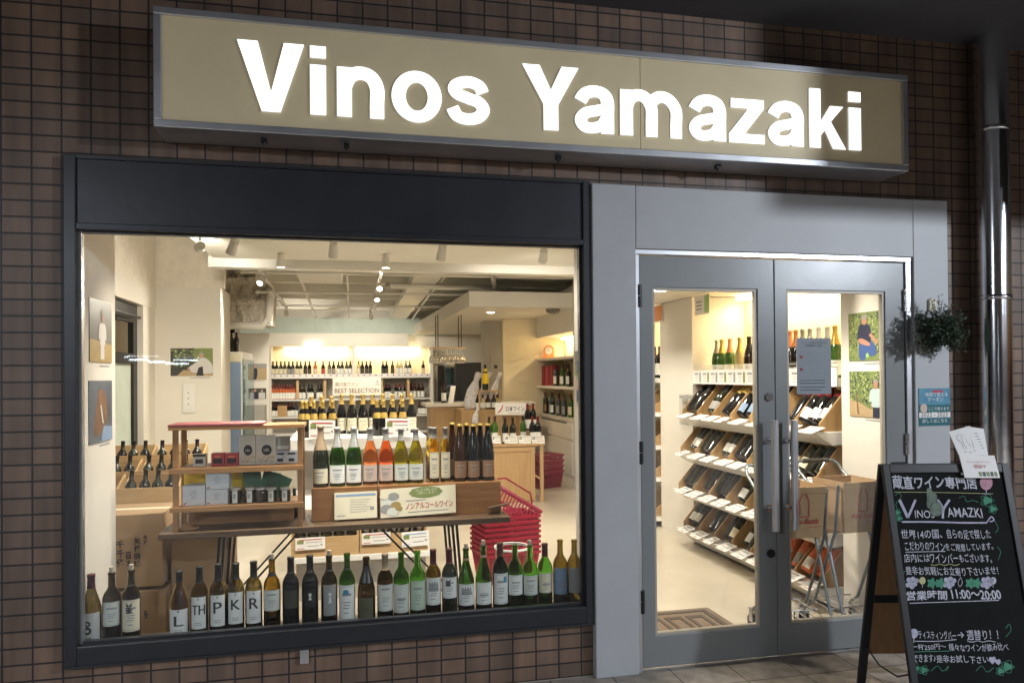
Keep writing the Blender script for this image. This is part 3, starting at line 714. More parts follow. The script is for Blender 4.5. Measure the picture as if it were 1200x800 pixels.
# two unseen tubes added behind the camera as soft fill light
for i, (x, y, e) in enumerate(((-3.8, -6.2, 420), (5.2, -9.5, 260))):
    t = thing('added_fill_tube', ['added unseen fill tube beyond the left end of the shop front', 'added unseen fill tube further out over the pavement'][i], 'lamp', (x, y, 3.0))
    m = MB(); m.box(x-.65, x+.65, y-.05, y+.05, 3.04, 3.08); m.build('housing', 'white_gloss', t)
    m = MB(); m.tube([(x-.6, y, 3.015), (x+.6, y, 3.015)], .014, 10); m.build('tube', 'glow_cool', t)
    lamp('lamp_light', 'AREA', (x, y, 2.99), e, (.83,.90,1), t, 1.2, None, sy=.08)

m_no = 0
for px0, px1, py in ((146, 186, 418), (151, 187, 421.5), (174, 200, 424), (194, 221, 426), (203, 232, 422), (205, 233, 419)):
    ends = []
    for px in (px0, px1):
        h_ = at(px, py, .008); d_ = ray(px, py); k_ = 22/d_.y; ends.append(Vector((h_.x+d_.x*k_, -22, h_.z+d_.z*k_)))
    t = thing('ceiling_tube', f'{ORD[m_no]} fluorescent tube of the premises across the street, seen only reflected', 'lamp', tuple(ends[0]), group='fluorescent tubes across the street'); m_no += 1
    m = MB(); m.tube(ends, .028, 8); m.build('tube', 'glow_tube', t)
    m = MB(); a_, b_ = ends; m.obox((a_+b_)/2+Vector((0,0,.075)), (b_-a_)/2, (0,.06,0), (0,0,.03)); m.build('housing', 'white_gloss', t)

# ================================================================== SHOP INTERIOR: shell
def wallbox(name, label, x0, x1, y0, y1, z0, z1, m='plaster', cat='wall'):
    p = MB(); p.box(x0, x1, y0, y1, z0, z1); o = p.build(name, m, None, ((x0+x1)/2, (y0+y1)/2, z0)); tag(o, label, cat, kind='thing'); return o
b = MB(); b.box(-1.16, 3.6, .11, 3.55, 2.50, 2.56); struct('low_ceiling', b, 'ceiling_paint')
b = MB(); b.box(-3.2, 4.2, .11, 13.0, 3.12, 3.2); struct('high_ceiling', b, 'ceiling_paint')
b = MB(); b.box(2.32, 3.6, .30, 3.75, 2.10, 2.495); struct('bulkhead', b, 'plaster')
Yl = atx(135, 440, -1.115).y
wallbox('pillar', 'white side wall of the window bay carrying two photographs', -1.6, -1.115, .112, Yl, .0, 3.1)
XL = -1.98; YF = 5.0
y_door = atx(160, 440, XL).y
wallbox('side_wall', 'white left side wall above and around the dark metal door', XL-.12, XL, Yl+.0, YF, 2.36, 3.1, 'rough_plaster')
wallbox('door_lintel', 'pale lintel band over the dark metal side door', XL-.11, XL+.01, Yl+.002, YF, 2.16, 2.36)
wallbox('wall_strip', 'narrow white strip of wall between side door and photo wall', XL-.11, XL, atx(168,440,XL).y, YF, 0, 2.16)
xa = at(187, 400, YF).x; xb = at(259, 400, YF).x
wallbox('photo_wall', 'cream wall with a landscape photograph and a switch panel', XL-.11, xb, YF, YF+.12, 0, at(226, 337, YF).z)
wallbox('rough_wall', 'rough bare plaster wall above the cream photo wall', XL-.11, xb+.03, YF+.02, YF+.16, at(226, 337, YF).z+.001, 3.1, 'rough_plaster')
wallbox('wall_end', 'white end of the photo wall turning towards the rear', xb-.3, xb, YF+.121, YF+.62, 0, at(226, 337, YF).z)
wallbox('corridor_wall', 'white left wall running back behind the drinks fridge', -2.75, -2.63, YF+.121, 12.2, 0, 3.1)
wallbox('back_wall', 'cream rear wall of the shop behind the wine shelves', -2.2, 4.2, 12.2, 12.32, 0, 3.1)
wallbox('end_wall', 'outer left wall behind the side door', -3.2, -3.1, .1, 12.2, 0, 3.1)
# left side door of dark metal, glazed, with a closer
t = thing('metal_side_door', 'dark green-grey metal door with glazing and an overhead closer', 'door', (XL-.06, (Yl+y_door)/2, 0)); t['kind'] = 'thing'
y0, y1 = Yl+.05, atx(168, 440, XL).y-.02
ym = y0+(y1-y0)*.62
m = MB()
m.box(XL-.10, XL-.05, y0, y1, 1.98, 2.155); m.box(XL-.10, XL-.05, y0, y0+.10, 0, 1.98); m.box(XL-.10, XL-.05, ym, ym+.13, 0, 1.98); m.box(XL-.10, XL-.05, y1-.13, y1, 0, 1.98); m.box(XL-.10, XL-.05, y0+.1, y1-.13, 1.58, 1.68)
m.build('frame', 'dark_metal', t)
m = MB(); m.box(XL-.085, XL-.075, y0+.1, ym, .05, 1.58); m.box(XL-.085, XL-.075, ym+.13, y1-.13, .05, 1.58); m.build('glass', 'green_plaster', t)
m = MB(); m.box(XL-.049, XL+.02, y0+.25, y0+.55, 1.83, 1.91); m.tube([(XL+.03, y0+.3, 1.90), (XL+.05, y0+.9, 2.02), (XL, y1-.1, 2.03)], .014, 8); m.build('closer', 'black', t)
# right side
wallbox('white_return', 'white return wall between window bay and doors', 1.145, 1.345, .112, .265, 0, 2.495)
XR = 2.87; XB = 3.36
wallbox('photo_wall', 'white wall panel carrying two vineyard photographs beside the door', XR, XB+.1, .112, .48, 0, 2.095)
wallbox('end_partition', 'tall white panel at the far end of the wine racks', XR, XB+.1, 2.43, 3.10, 0, 2.095)
wallbox('bay_wall', 'cream back wall of the lit wine racks', XB, XB+.1, .481, 2.429, 0, 2.095, 'cream_back')
wallbox('bay_wall', 'cream back wall of the second rack bay further in', XB, XB+.1, 3.101, 4.40, 0, 2.6, 'cream_back')
yA1 = atx(629, 440, XR).y; yA0 = atx(672, 440, XR).y
wallbox('right_wall', 'white right wall in front of the shelf alcove', XR, XB+.1, 4.401, yA0, 0, 3.1)
wallbox('alcove_wall', 'cream back of the lit shelf alcove', XB-.05, XB+.1, yA0+.001, yA1, 0, 3.1, 'cream_back')
zc = atx(650, 487, XR).z
zt = atx(650, 392, XR).z
wallbox('alcove_lintel', 'white wall panel above the lit shelf alcove', XR, XB-.051, yA0+.001, yA1, zt, 2.6)
x0 = at(590, 440, yA1).x
wallbox('yellow_wall', 'pale yellow wall behind the counter', x0, XB+.1, yA1+.001, yA1+.12, 0, 3.1, 'yellow_wall')
yc = yA1+.5; xa_ = at(569, 440, yc).x
wallbox('column', 'grey column beside the yellow wall', xa_, x0+.25, yc, yc+.4, 0, 3.1, 'grey_column')

# ------------------------------------------------------------------ ceiling things
def spot(x, y, z, e, target=None, label=None, light=True, angle=120, size=.05, group='track spotlights on the shop ceiling'):
    t = thing('track_spot', label, 'spotlight', (x, y, z), group=group)
    tv = Vector(target or (x, y, 0))-Vector((x, y, z)); tv.normalize()
    m = MB(); m.tube([(x, y, z+.10), (x, y, z+.045)], .008, 6); p = Vector((x, y, z)); m.tube([p-tv*.06, p+tv*.05], [.03, .038], 14); m.build('housing', 'white_gloss', t)
    m = MB(); m.tube([p+tv*.0502, p+tv*.0525], .030, 14); m.build('bulb', 'glow_spot', t)
    if light: lamp('spot_light', 'SPOT', p+tv*.075, e*2.6, (1,.905,.77), t, size, p+tv, angle, .8)
    return t
nspot = [0]
def lbl_spot(where):
    nspot[0] += 1; return 'white ceiling spotlight ' + where

# ------------------------------------------------------------------ bottles
PROF = {   # (radius, height) of the outer glass at a height of 1, radius in units of the bottle height
 'bordeaux': [(.118,0),(.124,.012),(.124,.60),(.121,.64),(.108,.69),(.082,.735),(.058,.77),(.049,.80),(.047,.96),(.051,.962),(.051,.985),(.048,1.0)],
 'burgundy': [(.128,0),(.134,.012),(.134,.46),(.130,.52),(.112,.60),(.088,.68),(.066,.75),(.053,.80),(.048,.86),(.047,.955),(.052,.958),(.052,.985),(.048,1.0)],
 'champagne': [(.130,0),(.138,.012),(.138,.45),(.133,.52),(.113,.61),(.088,.69),(.067,.76),(.055,.82),(.050,.88),(.050,.945),(.058,.95),(.058,.975),(.05,1.0)],
 'slim': [(.088,0),(.092,.012),(.092,.66),(.088,.70),(.070,.745),(.050,.78),(.042,.82),(.041,.96),(.046,.962),(.046,.99),(.042,1.0)],
 'flute': [(.112,0),(.117,.012),(.117,.40),(.112,.50),(.096,.62),(.076,.73),(.058,.82),(.047,.89),(.045,.96),(.050,.962),(.050,.985),(.046,1.0)],
}
def prof_r(kind, z):
    P_ = PROF[kind]
    for (r1, z1), (r2, z2) in zip(P_, P_[1:]):
        if z1 <= z <= z2: return r1+(r2-r1)*((z-z1)/(z2-z1) if z2 > z1 else 0)
    return P_[-1][0]
def bottle(kind, gm, H, lab=None, cap=None, cork=False, loc=(0,0,0), rotz=0, two_wall=True, n=22, name='wine_bottle', deco=None, fat=1.0, lift=.0):
    """a bottle standing on loc; root is the glass, children are label, capsule and cork"""
    m = MB(); pr = [(r*H*fat, z*H) for r, z in PROF[kind]]
    m.lathe([(0.0005, 0)]+pr, (0,0,0), n)
    if two_wall:
        th = .0035; inn = [(.0005, .03*H), (pr[1][0]*.5, .022*H), (pr[1][0]-th*1.4, .018*H)]+[(max(r-th, .004), z) for r, z in pr[2:]]
        m.lathe(inn, (0,0,0), n, flip=True)
        m.lathe([pr[-1], inn[-1]], (0,0,0), n)
    else:
        m.lathe([pr[-1], (.0005, H)], (0,0,0), n)
    o = m.build(name, gm, local=True); o.location = loc; o.rotation_euler = (0, 0, rotz)
    if lab:
        z0, z1, ha, lm = lab[:4]
        lr = max(prof_r(kind, z0), prof_r(kind, z1))*H*fat+.0007
        m = MB(); k = 14; a0, a1 = -PI/2-R(ha), -PI/2+R(ha)
        zs = [z0*H, z1*H]; ok = abs(prof_r(kind, z0)-prof_r(kind, z1)) < 1e-4
        if ok: m.lathe([(lr, z0*H), (lr, z1*H)], (0,0,0), k, a0=a0, a1=a1)
        else: m.lathe([(prof_r(kind, z0+(z1-z0)*q/6)*H*fat+.0008, (z0+(z1-z0)*q/6)*H) for q in range(7)], (0,0,0), k, a0=a0, a1=a1)
        mats = [lm]
        if deco:
            W = lr*2*R(ha); HH = (z1-z0)*H
            def fn(x, y, d=.0004):
                a = a0+x/lr; return Vector(((lr+d)*math.cos(a), (lr+d)*math.sin(a), z0*H+y))
            mats += deco(m, fn, W, HH)
        m.build('label', mats, o, local=True)
    if cap:
        cm, zc_ = cap[:2]
        z_end = cap[2] if len(cap) > 2 else 1.0
        cp = [(prof_r(kind, zc_)*H*fat+.0008, zc_*H)]+[(r*H*fat+.0008, z*H) for r, z in PROF[kind] if zc_ < z <= z_end]
        if z_end >= 1: cp += [(.0005, H+.0012)]
        m = MB(); m.lathe(cp, (0,0,0), n); c = m.build('capsule', cm, o, local=True)
    if cork:
        m = MB(); m.tube([(0,0,H*.97), (0,0,H*.97+.032)], .0098, 12); m.build('cork', 'cork', o, local=True)
    return o
def strip(m, fn, x0, x1, y0, y1, k, n=6):
    for i in range(n):
        a, b_ = x0+(x1-x0)*i/n, x0+(x1-x0)*(i+1)/n
        m.add([fn(a,y0), fn(b_,y0), fn(b_,y1), fn(a,y1)], [(0,1,2,3)], k)
def d_text(s, mk='ink', w=.5, y=.45, h=.35, dot=False):
    def f(m, fn, W, H):
        m.text(s, (0,0,0), (1,0,0), (0,0,1), w=W*w, h=H*h, m=1, bold=0, fn=lambda X, Y: fn(W*(1-w)/2+X, H*y+Y))
        for q_ in (.018, .036): m.text(s, (0,0,0), (1,0,0), (0,0,1), w=W*w, h=H*h, m=1, fn=lambda X, Y: fn(W*(1-w)/2+X+W*q_, H*y+Y, .0005+q_*.005))
        if dot: d_disc(.5, .93, .045, 1)(m, fn, W, H)
        for q in (.12, .18): strip(m, fn, W*.3, W*.7, H*q, H*(q+.02), 2)
        return [mk, 'ink_grey']
    return f
def d_disc(u, v, r, k=1):
    def f(m, fn, W, H):
        n = 14; m.add([fn(W*u, H*v, .0006)]+[fn(W*u+W*r*math.cos(2*PI*i/n), H*v+W*r*math.sin(2*PI*i/n), .0006) for i in range(n)], [(0, i+1, (i+1) % n+1) for i in range(n)], k)
        return []
    return f
def d_lines(top='ink_grey', pic=None, title=.7):
    def f(m, fn, W, H):
        strip(m, fn, W*.25, W*.75, H*title, H*(title+.07), 1)
        for i, q in enumerate((.5, .42, .34, .2)): strip(m, fn, W*(.3+.04*(i % 2)), W*(.7-.03*i), H*q, H*(q+.028), 2)
        strip(m, fn, W*.04, W*.96, H*.04, H*.055, 2); strip(m, fn, W*.04, W*.96, H*.945, H*.96, 2)
        if pic == 'chateau':
            strip(m, fn, W*.2, W*.8, H*.50, H*.64, 3)
            for u in (.22, .36, .50, .64): strip(m, fn, W*u, W*(u+.12), H*.64, H*(.74 if u != .50 else .8), 3); m.add([fn(W*(u-.01), H*(.74 if u != .50 else .8), .0006), fn(W*(u+.13), H*(.74 if u != .50 else .8), .0006), fn(W*(u+.06), H*.90, .0006)], [(0,1,2)], 3)
        if pic == 'square': strip(m, fn, W*.62, W*.86, H*.70, H*.90, 3)
        if pic == 'dot': d_disc(.45, .80, .16, 3)(m, fn, W, H)
        if pic == 'crest': d_disc(.42, .70, .15, 3)(m, fn, W, H); strip(m, fn, W*.25, W*.6, H*.58, H*.62, 3); m.add([fn(W*.30, H*.78, .0006), fn(W*.54, H*.78, .0006), fn(W*.58, H*.92, .0006), fn(W*.42, H*.83, .0006), fn(W*.27, H*.92, .0006)], [(0,1,2,3,4)], 3)
        if pic == 'script': 
            m.text('Cuvée', (0,0,0), (1,0,0), (0,0,1), w=W*.6, m=3, fn=lambda X, Y: fn(W*.2+X, H*.36+Y+.25*X)) if False else strip(m, fn, W*.2, W*.8, H*.36, H*.40, 3)
        return [top, 'ink_grey', 'sticker_blue' if pic in ('square', 'dot') else 'ink_grey' if pic == 'chateau' else 'ink']
    return f
def d_eight(m, fn, W, H):
    n = 24
    for c, r in ((.62, .14), (.38, .18)):
        m.add([fn(W*.42+W*r*k*math.cos(2*PI*i/n), H*c+W*r*k*math.sin(2*PI*i/n), .0006) for i in range(n) for k in (1, .45)], [(2*i, 2*((i+1) % n), 2*((i+1) % n)+1, 2*i+1) for i in range(n)], 1)
    strip(m, fn, W*.3, W*.6, H*.1, H*.13, 1); return ['ink']
def d_figure(m, fn, W, H):
    d_disc(.5, .70, .12)(m, fn, W, H); m.add([fn(W*.46, H*.60, .0006), fn(W*.54, H*.60, .0006), fn(W*.62, H*.40, .0006), fn(W*.38, H*.40, .0006)], [(0,3,2,1)], 1); strip(m, fn, W*.44, W*.56, H*.48, H*.62, 1); return ['lab_pale']
def d_shield(m, fn, W, H): 
    for i, q in enumerate((.5, .42, .34)): strip(m, fn, W*.3, W*.7, H*q, H*(q+.03), 1)
    return ['lab_dark']

SILL = .297
b = MB(); b.box(-1.09, 1.094, .0625, .205, .10, SILL); o = b.build('window_sill', 'sill_dark', None, (0, .13, .1)); tag(o, 'dark low display ledge along the bottom of the shop window', 'ledge', kind='thing')
# px, top y, kind, glass, label(z0,z1,half angle,mat), deco, capsule(mat, from), cork, label text
WIN = [
 (107, 672, 'burgundy','g_olive',(.07,.47,62,'lab_white'), d_eight, ('wine_foil',.80), 0, 'olive burgundy bottle with figure-eight emblem on its white label'),
 (131, 670, 'bordeaux','g_dkolive',(.26,.60,62,'lab_pale'), d_lines(), ('black_foil',.80,.95), 1, 'dark olive bottle with a pale green label second from the window edge'),
 (154, 667, 'bordeaux','g_dkolive',(.16,.60,62,'lab_cream'), d_lines(pic='crest'), ('black_foil',.78,.95), 1, 'dark bottle with cream crest label beside the wide gap in the row'),
 (210, 668, 'burgundy','g_amber',(.06,.44,62,'lab_white'), d_text('L', w=.42, y=.35, h=.4, dot=1), ('black_foil',.82), 0, 'olive burgundy bottle with a big letter L on its label'),
 (234, 663, 'bordeaux','g_olive',(.12,.58,52,'lab_white'), d_text('TH', w=.8, y=.45, h=.3, dot=1), ('black_foil',.77), 0, 'olive bottle with letters TH on its white label'),
 (256, 660, 'bordeaux','g_olive',(.14,.58,52,'lab_white'), d_text('P', w=.5, y=.42, h=.36, dot=1), ('black_foil',.77), 0, 'olive bottle with a big letter P on its white label'),
 (276.5, 659, 'bordeaux','g_olive',(.15,.60,52,'lab_white'), d_text('K', w=.55, y=.45, h=.32, dot=1), ('black_foil',.77), 0, 'olive bottle with a big letter K on its white label'),
 (297.5, 657, 'bordeaux','g_olive',(.14,.60,52,'lab_white'), d_text('R', w=.55, y=.45, h=.34, dot=1), ('black_foil',.77), 0, 'olive bottle with a big letter R on its white label'),
 (319, 654, 'bordeaux','g_amber',(.29,.58,62,'lab_pale'), d_lines(title=.75), ('black_foil',.76,.95), 1, 'amber olive bottle with a drawn cork next to the letter R bottle'),
 (341, 652, 'bordeaux','b_black',(.30,.55,50,'lab_dark'), None, ('black_foil',.78), 0, 'plain black bottle without a readable label'),
 (363.5, 650, 'bordeaux','b_black',(.30,.55,46,'black'), d_figure, ('black_foil',.76), 0, 'black bottle printed with a small white figure'),
 (386, 650, 'bordeaux','g_dkolive',(.16,.60,48,'lab_grey'), d_figure, ('black_foil',.78,.95), 1, 'dark bottle with tall grey label, white figure and drawn cork'),
 (407, 648, 'bordeaux','g_green',(.07,.57,62,'lab_white'), d_lines(pic='dot'), ('black_foil',.78,.95), 0, 'green bottle with a tall white label and blue dot'),
 (429.5, 652, 'champagne','g_dkolive',(.08,.40,52,'lab_olive'), d_shield, ('black_foil',.62,.93), 0, 'dark champagne bottle with an olive shield label in the window row'),
 (451.5, 648, 'bordeaux','g_dkolive',(.17,.56,62,'lab_pale'), d_lines(title=.8), ('beige_foil',.76), 0, 'brownish bottle with a beige capsule and pale label'),
 (470.5, 647, 'bordeaux','g_green',(.13,.55,62,'lab_pale'), d_lines(title=.45), ('red_foil',.84,.95), 0, 'green bottle with a red neck band and a script label'),
 (489.5, 645, 'bordeaux','g_bright',(.15,.58,62,'lab_green'), d_lines(), ('red_foil',.84,.95), 0, 'bright green bottle with a red neck band and green-tinted label'),
 (508, 643, 'bordeaux','g_olive',(.20,.60,62,'lab_white'), d_lines(pic='chateau'), ('wine_foil',.78), 0, 'olive bottle with dark red capsule and a house on its label'),
 (527, 642, 'bordeaux','b_dark',(.28,.59,62,'lab_white'), d_lines(pic='crest'), ('wine_foil',.78), 0, 'nearly black bottle with dark red capsule and short white label'),
 (546.5, 642, 'burgundy','g_green',(.16,.48,62,'lab_white'), d_lines(pic='chateau'), ('beige_foil',.82,.95), 1, 'green burgundy bottle with drawn cork and a castle label'),
 (567, 638, 'burgundy','g_green',(.15,.47,62,'lab_white'), d_lines(title=.4), ('beige_foil',.82,.95), 1, 'green burgundy bottle with a pale cork beside the castle label bottle'),
 (586.5, 635, 'bordeaux','g_dkgreen',(.13,.57,62,'lab_white'), d_lines(pic='square'), ('brown_foil',.80), 0, 'dark green bottle with tall white label and blue square'),
 (604, 638, 'bordeaux','g_green',(.26,.56,62,'lab_white'), d_lines(title=.6), ('brown_foil',.82,.95), 0, 'green bottle with a rust-red neck band and short white label'),
 (621.5, 638, 'bordeaux','g_bright',(.25,.55,62,'lab_pale'), d_lines(), ('beige_foil',.84,.95), 1, 'bright green bottle with drawn cork near the right window edge'),
 (639, 636, 'bordeaux','g_bright',(.26,.56,62,'lab_cream'), d_lines(title=.4), ('wine_foil',.80), 0, 'bright green bottle with a short cream label'),
 (657, 632, 'bordeaux','g_olive',(.21,.60,56,'lab_blue'), d_lines(title=.3), ('blue_band',.82,.95), 0, 'olive bottle with a tall blue label and pale neck band'),
 (673.5, 632, 'bordeaux','g_olive',(.22,.60,56,'lab_grey'), None, ('blue_band',.82,.95), 0, 'olive bottle with a tall grey label at the right window edge'),
]
for px, ty, kind, gm, lab, deco, cap, cork, label in WIN:
    Y = .128+random.uniform(-.006, .006); c = at(px, 720, Y); H = at(px, ty, Y).z-SILL-.001
    if cork: pass
    ang = math.atan2(c.x, Y+3.4)
    o = bottle(kind, gm, H, lab, cap, cork, (c.x, Y, SILL+.001), -ang*.6+random.uniform(-.12, .12), deco=deco, n=26, fat=.30/H*1.0)
    tag(o, label, 'wine bottle', 'bottles standing in the window row')

# ------------------------------------------------------------------ table, wood box, folding shelf
TZ = .695; TY0, TY1 = .42, .92; TX0, TX1 = at(185, 626, TY0).x, at(598, 603, TY0).x
t = thing('display_table', 'brown wooden trestle table with thin black folding legs behind the bottles', 'table', ((TX0+TX1)/2, .67, 0))
m = MB(); m.box(TX0, TX1, TY0, TY1, TZ-.03, TZ); bevel(m.build('tabletop', 'table_wood', t), .003)
for sx in (TX0+.27, TX1-.30):
    s = 1 if sx < 0 else -1
    for y in (TY0+.06, TY1-.06):
        for o_ in (0, .022):
            m = MB(); m.bar((sx+o_, y, TZ-.031), (sx-.05*s+o_, y, .001), .012, .025); m.build('leg', 'dark_metal', t)
    m = MB(); m.bar((sx, TY0+.06, TZ-.04), (sx, TY1-.06, TZ-.04), .02, .02); m.bar((sx-.025*s, TY0+.06, .32), (sx-.025*s, TY1-.06, .32), .014, .014); m.build('rail', 'dark_metal', t)
    for y in (TY0+.075, TY1-.075):
        m = MB(); m.bar((sx+.38*s, y, TZ-.031), (sx-.03*s, y, .22), .006, .010); m.build('brace', 'dark_metal', t)

BY0, BY1 = .54, .72; BZ = at(500, 567, BY0).z
for i, (a, c) in enumerate(((365, 442.5), (443.3, 587))):
    xa, xc = at(a, 590, BY0).x, at(c, 590, BY0).x
    m = MB(); m.box(xa, xc, BY0, BY1, TZ+.001, BZ); o = m.build('wooden_riser', 'box_wood', None, ((xa+xc)/2, .63, TZ))
    tag(bevel(o, .002), ['short square-grained wooden box under the champagne bottles on the table', 'long wooden box on the table under the rose and amber bottles'][i], 'wooden box', 'wooden boxes raising bottles on the table')
def card(name, label, cat, px0, px1, pyb, pyt, Y, mats, deco=None, lean=.02, group=None, ybr=None, thick=.003):
    """an upright card whose foot is seen at pyb on depth Y"""
    a, b_ = at(px0, pyb, Y), at(px1, ybr or pyb, Y); h = at(px0, pyt, Y).z-a.z
    z = min(a.z, b_.z) if ybr is None else None
    ex = (b_-a); ey = Vector((0, lean, h)); n = ex.cross(ey).normalized()
    m = MB(); q = n*-thick; m.add([a, a+ex, a+ex+ey, a+ey, a+q, a+ex+q, a+ex+ey+q, a+ey+q], [(0,1,2,3),(7,6,5,4),(0,4,5,1),(1,5,6,2),(2,6,7,3),(3,7,4,0)])
    def uv(u, v, d=.0006): return a+ex*u+ey*v+n*d
    if deco: deco(m, uv, ex, ey, n)
    o = m.build(name, mats, None, tuple(a)); return tag(o, label, cat, group)
def uvrect(m, uv, u0, v0, u1, v1, k, d=.0006): m.add([uv(u0,v0,d), uv(u1,v0,d), uv(u1,v1,d), uv(u0,v1,d)], [(0,1,2,3)], k)
def uvtext(m, uv, ex, ey, s, u, v, w, k, h=None, bold=0, d=.0012):
    W = ex.length; H = ey.length
    m.text(s, uv(u, v, d), ex.normalized(), ey.normalized(), w=w*W, h=h*H if h else None, m=k, bold=bold)
def dk1(m, uv, ex, ey, n):
    uvrect(m, uv, .03, .84, .97, .92, 1)
    for i in range(6): uvrect(m, uv, .36, .70-.09*i, .36+.5*(1-.1*(i % 3)), .715-.09*i, 2)
    uvrect(m, uv, .06, .12, .26, .15, 2); uvrect(m, uv, .84, .3, .93, .42, 2)
card('info_card', 'pale printed sheet with a blue heading leaning on the wooden box', 'card', 392, 442, 609, 578, .515, ['lab_cream', 'lab_blue', 'ink_grey'], dk1, ybr=606)
def dk2(m, uv, ex, ey, n):
    N = 20; m.add([uv(.60+.22*math.cos(2*PI*i/N)*(1+.05*math.cos(10*2*PI*i/N)), .80+.20*math.sin(2*PI*i/N), .0008) for i in range(N)], [tuple(range(N))], 1)
    uvtext(m, uv, ex, ey, 'みんなで楽しめる', .46, .84, .28, 0); uvtext(m, uv, ex, ey, 'ご紹介します！', .48, .73, .24, 0)
    uvtext(m, uv, ex, ey, 'ノンアルコールワイン', .33, .24, .63, 2, h=.22, bold=.01)
    for i, (u, v, r, k) in enumerate(((.12,.55,.10,3),(.17,.72,.08,4),(.08,.3,.09,4),(.2,.42,.07,5),(.16,.2,.08,3),(.24,.3,.05,5),(.05,.75,.06,0))): m.add([uv(u+r*math.cos(2*PI*j/10), v+1.8*r*math.sin(2*PI*j/10), .0007+.0002*i) for j in range(10)], [tuple(range(10))], k)
    uvrect(m, uv, .36, .12, .9, .15, 6); uvrect(m, uv, .33, .52, .6, .55, 6)
card('shop_card', 'wide card reading non-alcoholic wine in Japanese beneath a green bubble', 'card', 446, 534.5, 607, 574, .515, ['lab_cream', 'photo_green', 'ink_red', 'lab_pale', 'lab_grey', 'photo_gold', 'ink_grey'], dk2, ybr=600)
m = MB(); c = at(585, 594, .50); m.obox(c+Vector((0,.02,.004)), (.055,.0,.010), (.012,.03,0), (0,0,.004)); tag(m.build('wood_block', 'table_wood', None, tuple(c)), 'small dark wooden wedge lying at the table end', 'block')

TOPB = [
 (376, 498, 'champagne','b_dark',(.06,.30,66,'lab_cream'),('beige_foil',.60),'black-green champagne bottle with brown foil and a cream label on the table'),
 (395.5, 500, 'champagne','g_green',(.06,.36,66,'lab_white'),('silver_foil',.66),'green sparkling bottle with silver foil next to the brown-foiled one'),
 (415, 500, 'champagne','g_green',(.06,.36,66,'lab_white'),('silver_foil',.66),'green sparkling bottle with silver foil next to the orange wine'),
 (434, 501, 'burgundy','g_rose',(.07,.36,66,'lab_pink'),('grey_foil',.78),'pale orange rose bottle beside the green sparkling bottle'),
 (452.5, 501, 'burgundy','g_rose2',(.07,.36,66,'lab_pink'),('grey_foil',.78),'deeper orange rose bottle beside the yellow bottle'),
 (470, 501.5, 'burgundy','g_yellow',(.07,.36,66,'lab_pale'),('grey_foil',.78),'yellow-green white wine bottle beside the orange rose'),
 (487.5, 501.5, 'burgundy','g_yellow',(.07,.36,66,'lab_pale'),('grey_foil',.78),'yellow-green white wine bottle beside the slim amber bottles'),
 (509, 500.5, 'slim','g_ice',(.08,.55,60,'lab_cream'),('grey_foil',.80),'slim golden bottle with patterned label nearest the yellow-green wines'),
 (522, 500.5, 'slim','g_ice',(.08,.55,60,'lab_cream'),('grey_foil',.80),'slim golden bottle with patterned label beside the brown bottles'),
 (539, 497, 'flute','b_brown',(.07,.36,66,'lab_brown'),('gold_foil',.965),'tall brown bottle with copper label nearest the golden bottles'),
 (555, 497, 'flute','b_black',(.07,.36,66,'lab_brown'),('gold_foil',.965),'tall black bottle with copper label between two others'),
 (572, 496, 'flute','b_black',(.07,.36,66,'lab_brown'),('gold_foil',.965),'tall black bottle with copper label at the right end of the box'),
]
YB = .605
for px, ty, kind, gm, lab, cap, label in TOPB:
    c = at(px, 560, YB); H = at(px, ty, YB).z-BZ-.001
    o = bottle(kind, gm, H, lab, cap, False, (c.x, YB, BZ+.001), random.uniform(-.15,.15), deco=d_lines(), n=24, fat=.30/H)
    tag(o, label, 'wine bottle', 'bottles on the wooden boxes')
for px, ty, kind, gm, label in ((505, 500, 'slim', 'g_ice', 'slim golden bottle half hidden at the back of the box'), (530, 495, 'flute', 'b_brown', 'brown bottle half hidden behind the golden bottles'), (547, 496, 'flute', 'b_black', 'black bottle hidden behind the tall brown bottle'), (563, 496, 'flute', 'b_black', 'black bottle in the back row near the box end')):
    Y = .69; c = at(px, 555, Y); H = at(px, ty, Y).z-BZ-.001
    o = bottle(kind, gm, H, (.07,.36,66,'lab_brown'), ('gold_foil' if kind == 'flute' else 'grey_foil', .965 if kind == 'flute' else .8), False, (c.x, Y, BZ+.001), 0, n=20, fat=.30/H); tag(o, label, 'wine bottle', 'bottles on the wooden boxes')

# folding pine shelf on the table
SX0_, SX1_ = at(199, 560, .45).x, at(356, 560, .45).x; SYF, SYB = .45, .66
z_top, z_mid, z_low = at(204, 500, .45).z, at(204, 549, .45).z, at(204, 594, .45).z
t = thing('folding_shelf', 'three-tier pine folding shelf with red-stained top standing on the table', 'shelf', ((SX0_+SX1_)/2, .55, TZ))
for x in (SX0_+.012, SX1_-.03):
    for y in (SYF, SYB-.02):
        m = MB(); m.box(x, x+.024, y, y+.024, TZ+.001, z_top-.0185); bevel(m.build('post', 'pine_up', t), .002)
for nm, z in (('shelf_board', z_mid), ('shelf_board', z_low)):
    m = MB()
    m.box(SX0_+.037, SX1_-.031, SYF+.002, SYF+.05, z-.014, z); m.box(SX0_+.037, SX1_-.031, SYF+.055, SYF+.105, z-.014, z); m.box(SX0_+.037, SX1_-.031, SYF+.11, SYF+.16, z-.014, z); m.box(SX0_+.037, SX1_-.031, SYF+.165, SYB, z-.014, z)
    m.build(nm, 'pine', t)
    m = MB(); m.box(SX0_, SX1_, SYF-.0125, SYF-.0005, z-.026, z-.002); m.build('rail', 'pine', t)
m = MB(); m.box(SX0_-.005, SX1_+.004, SYF-.012, SYB+.006, z_top-.018, z_top); bevel(m.build('top_board', 'pine', t), .002)
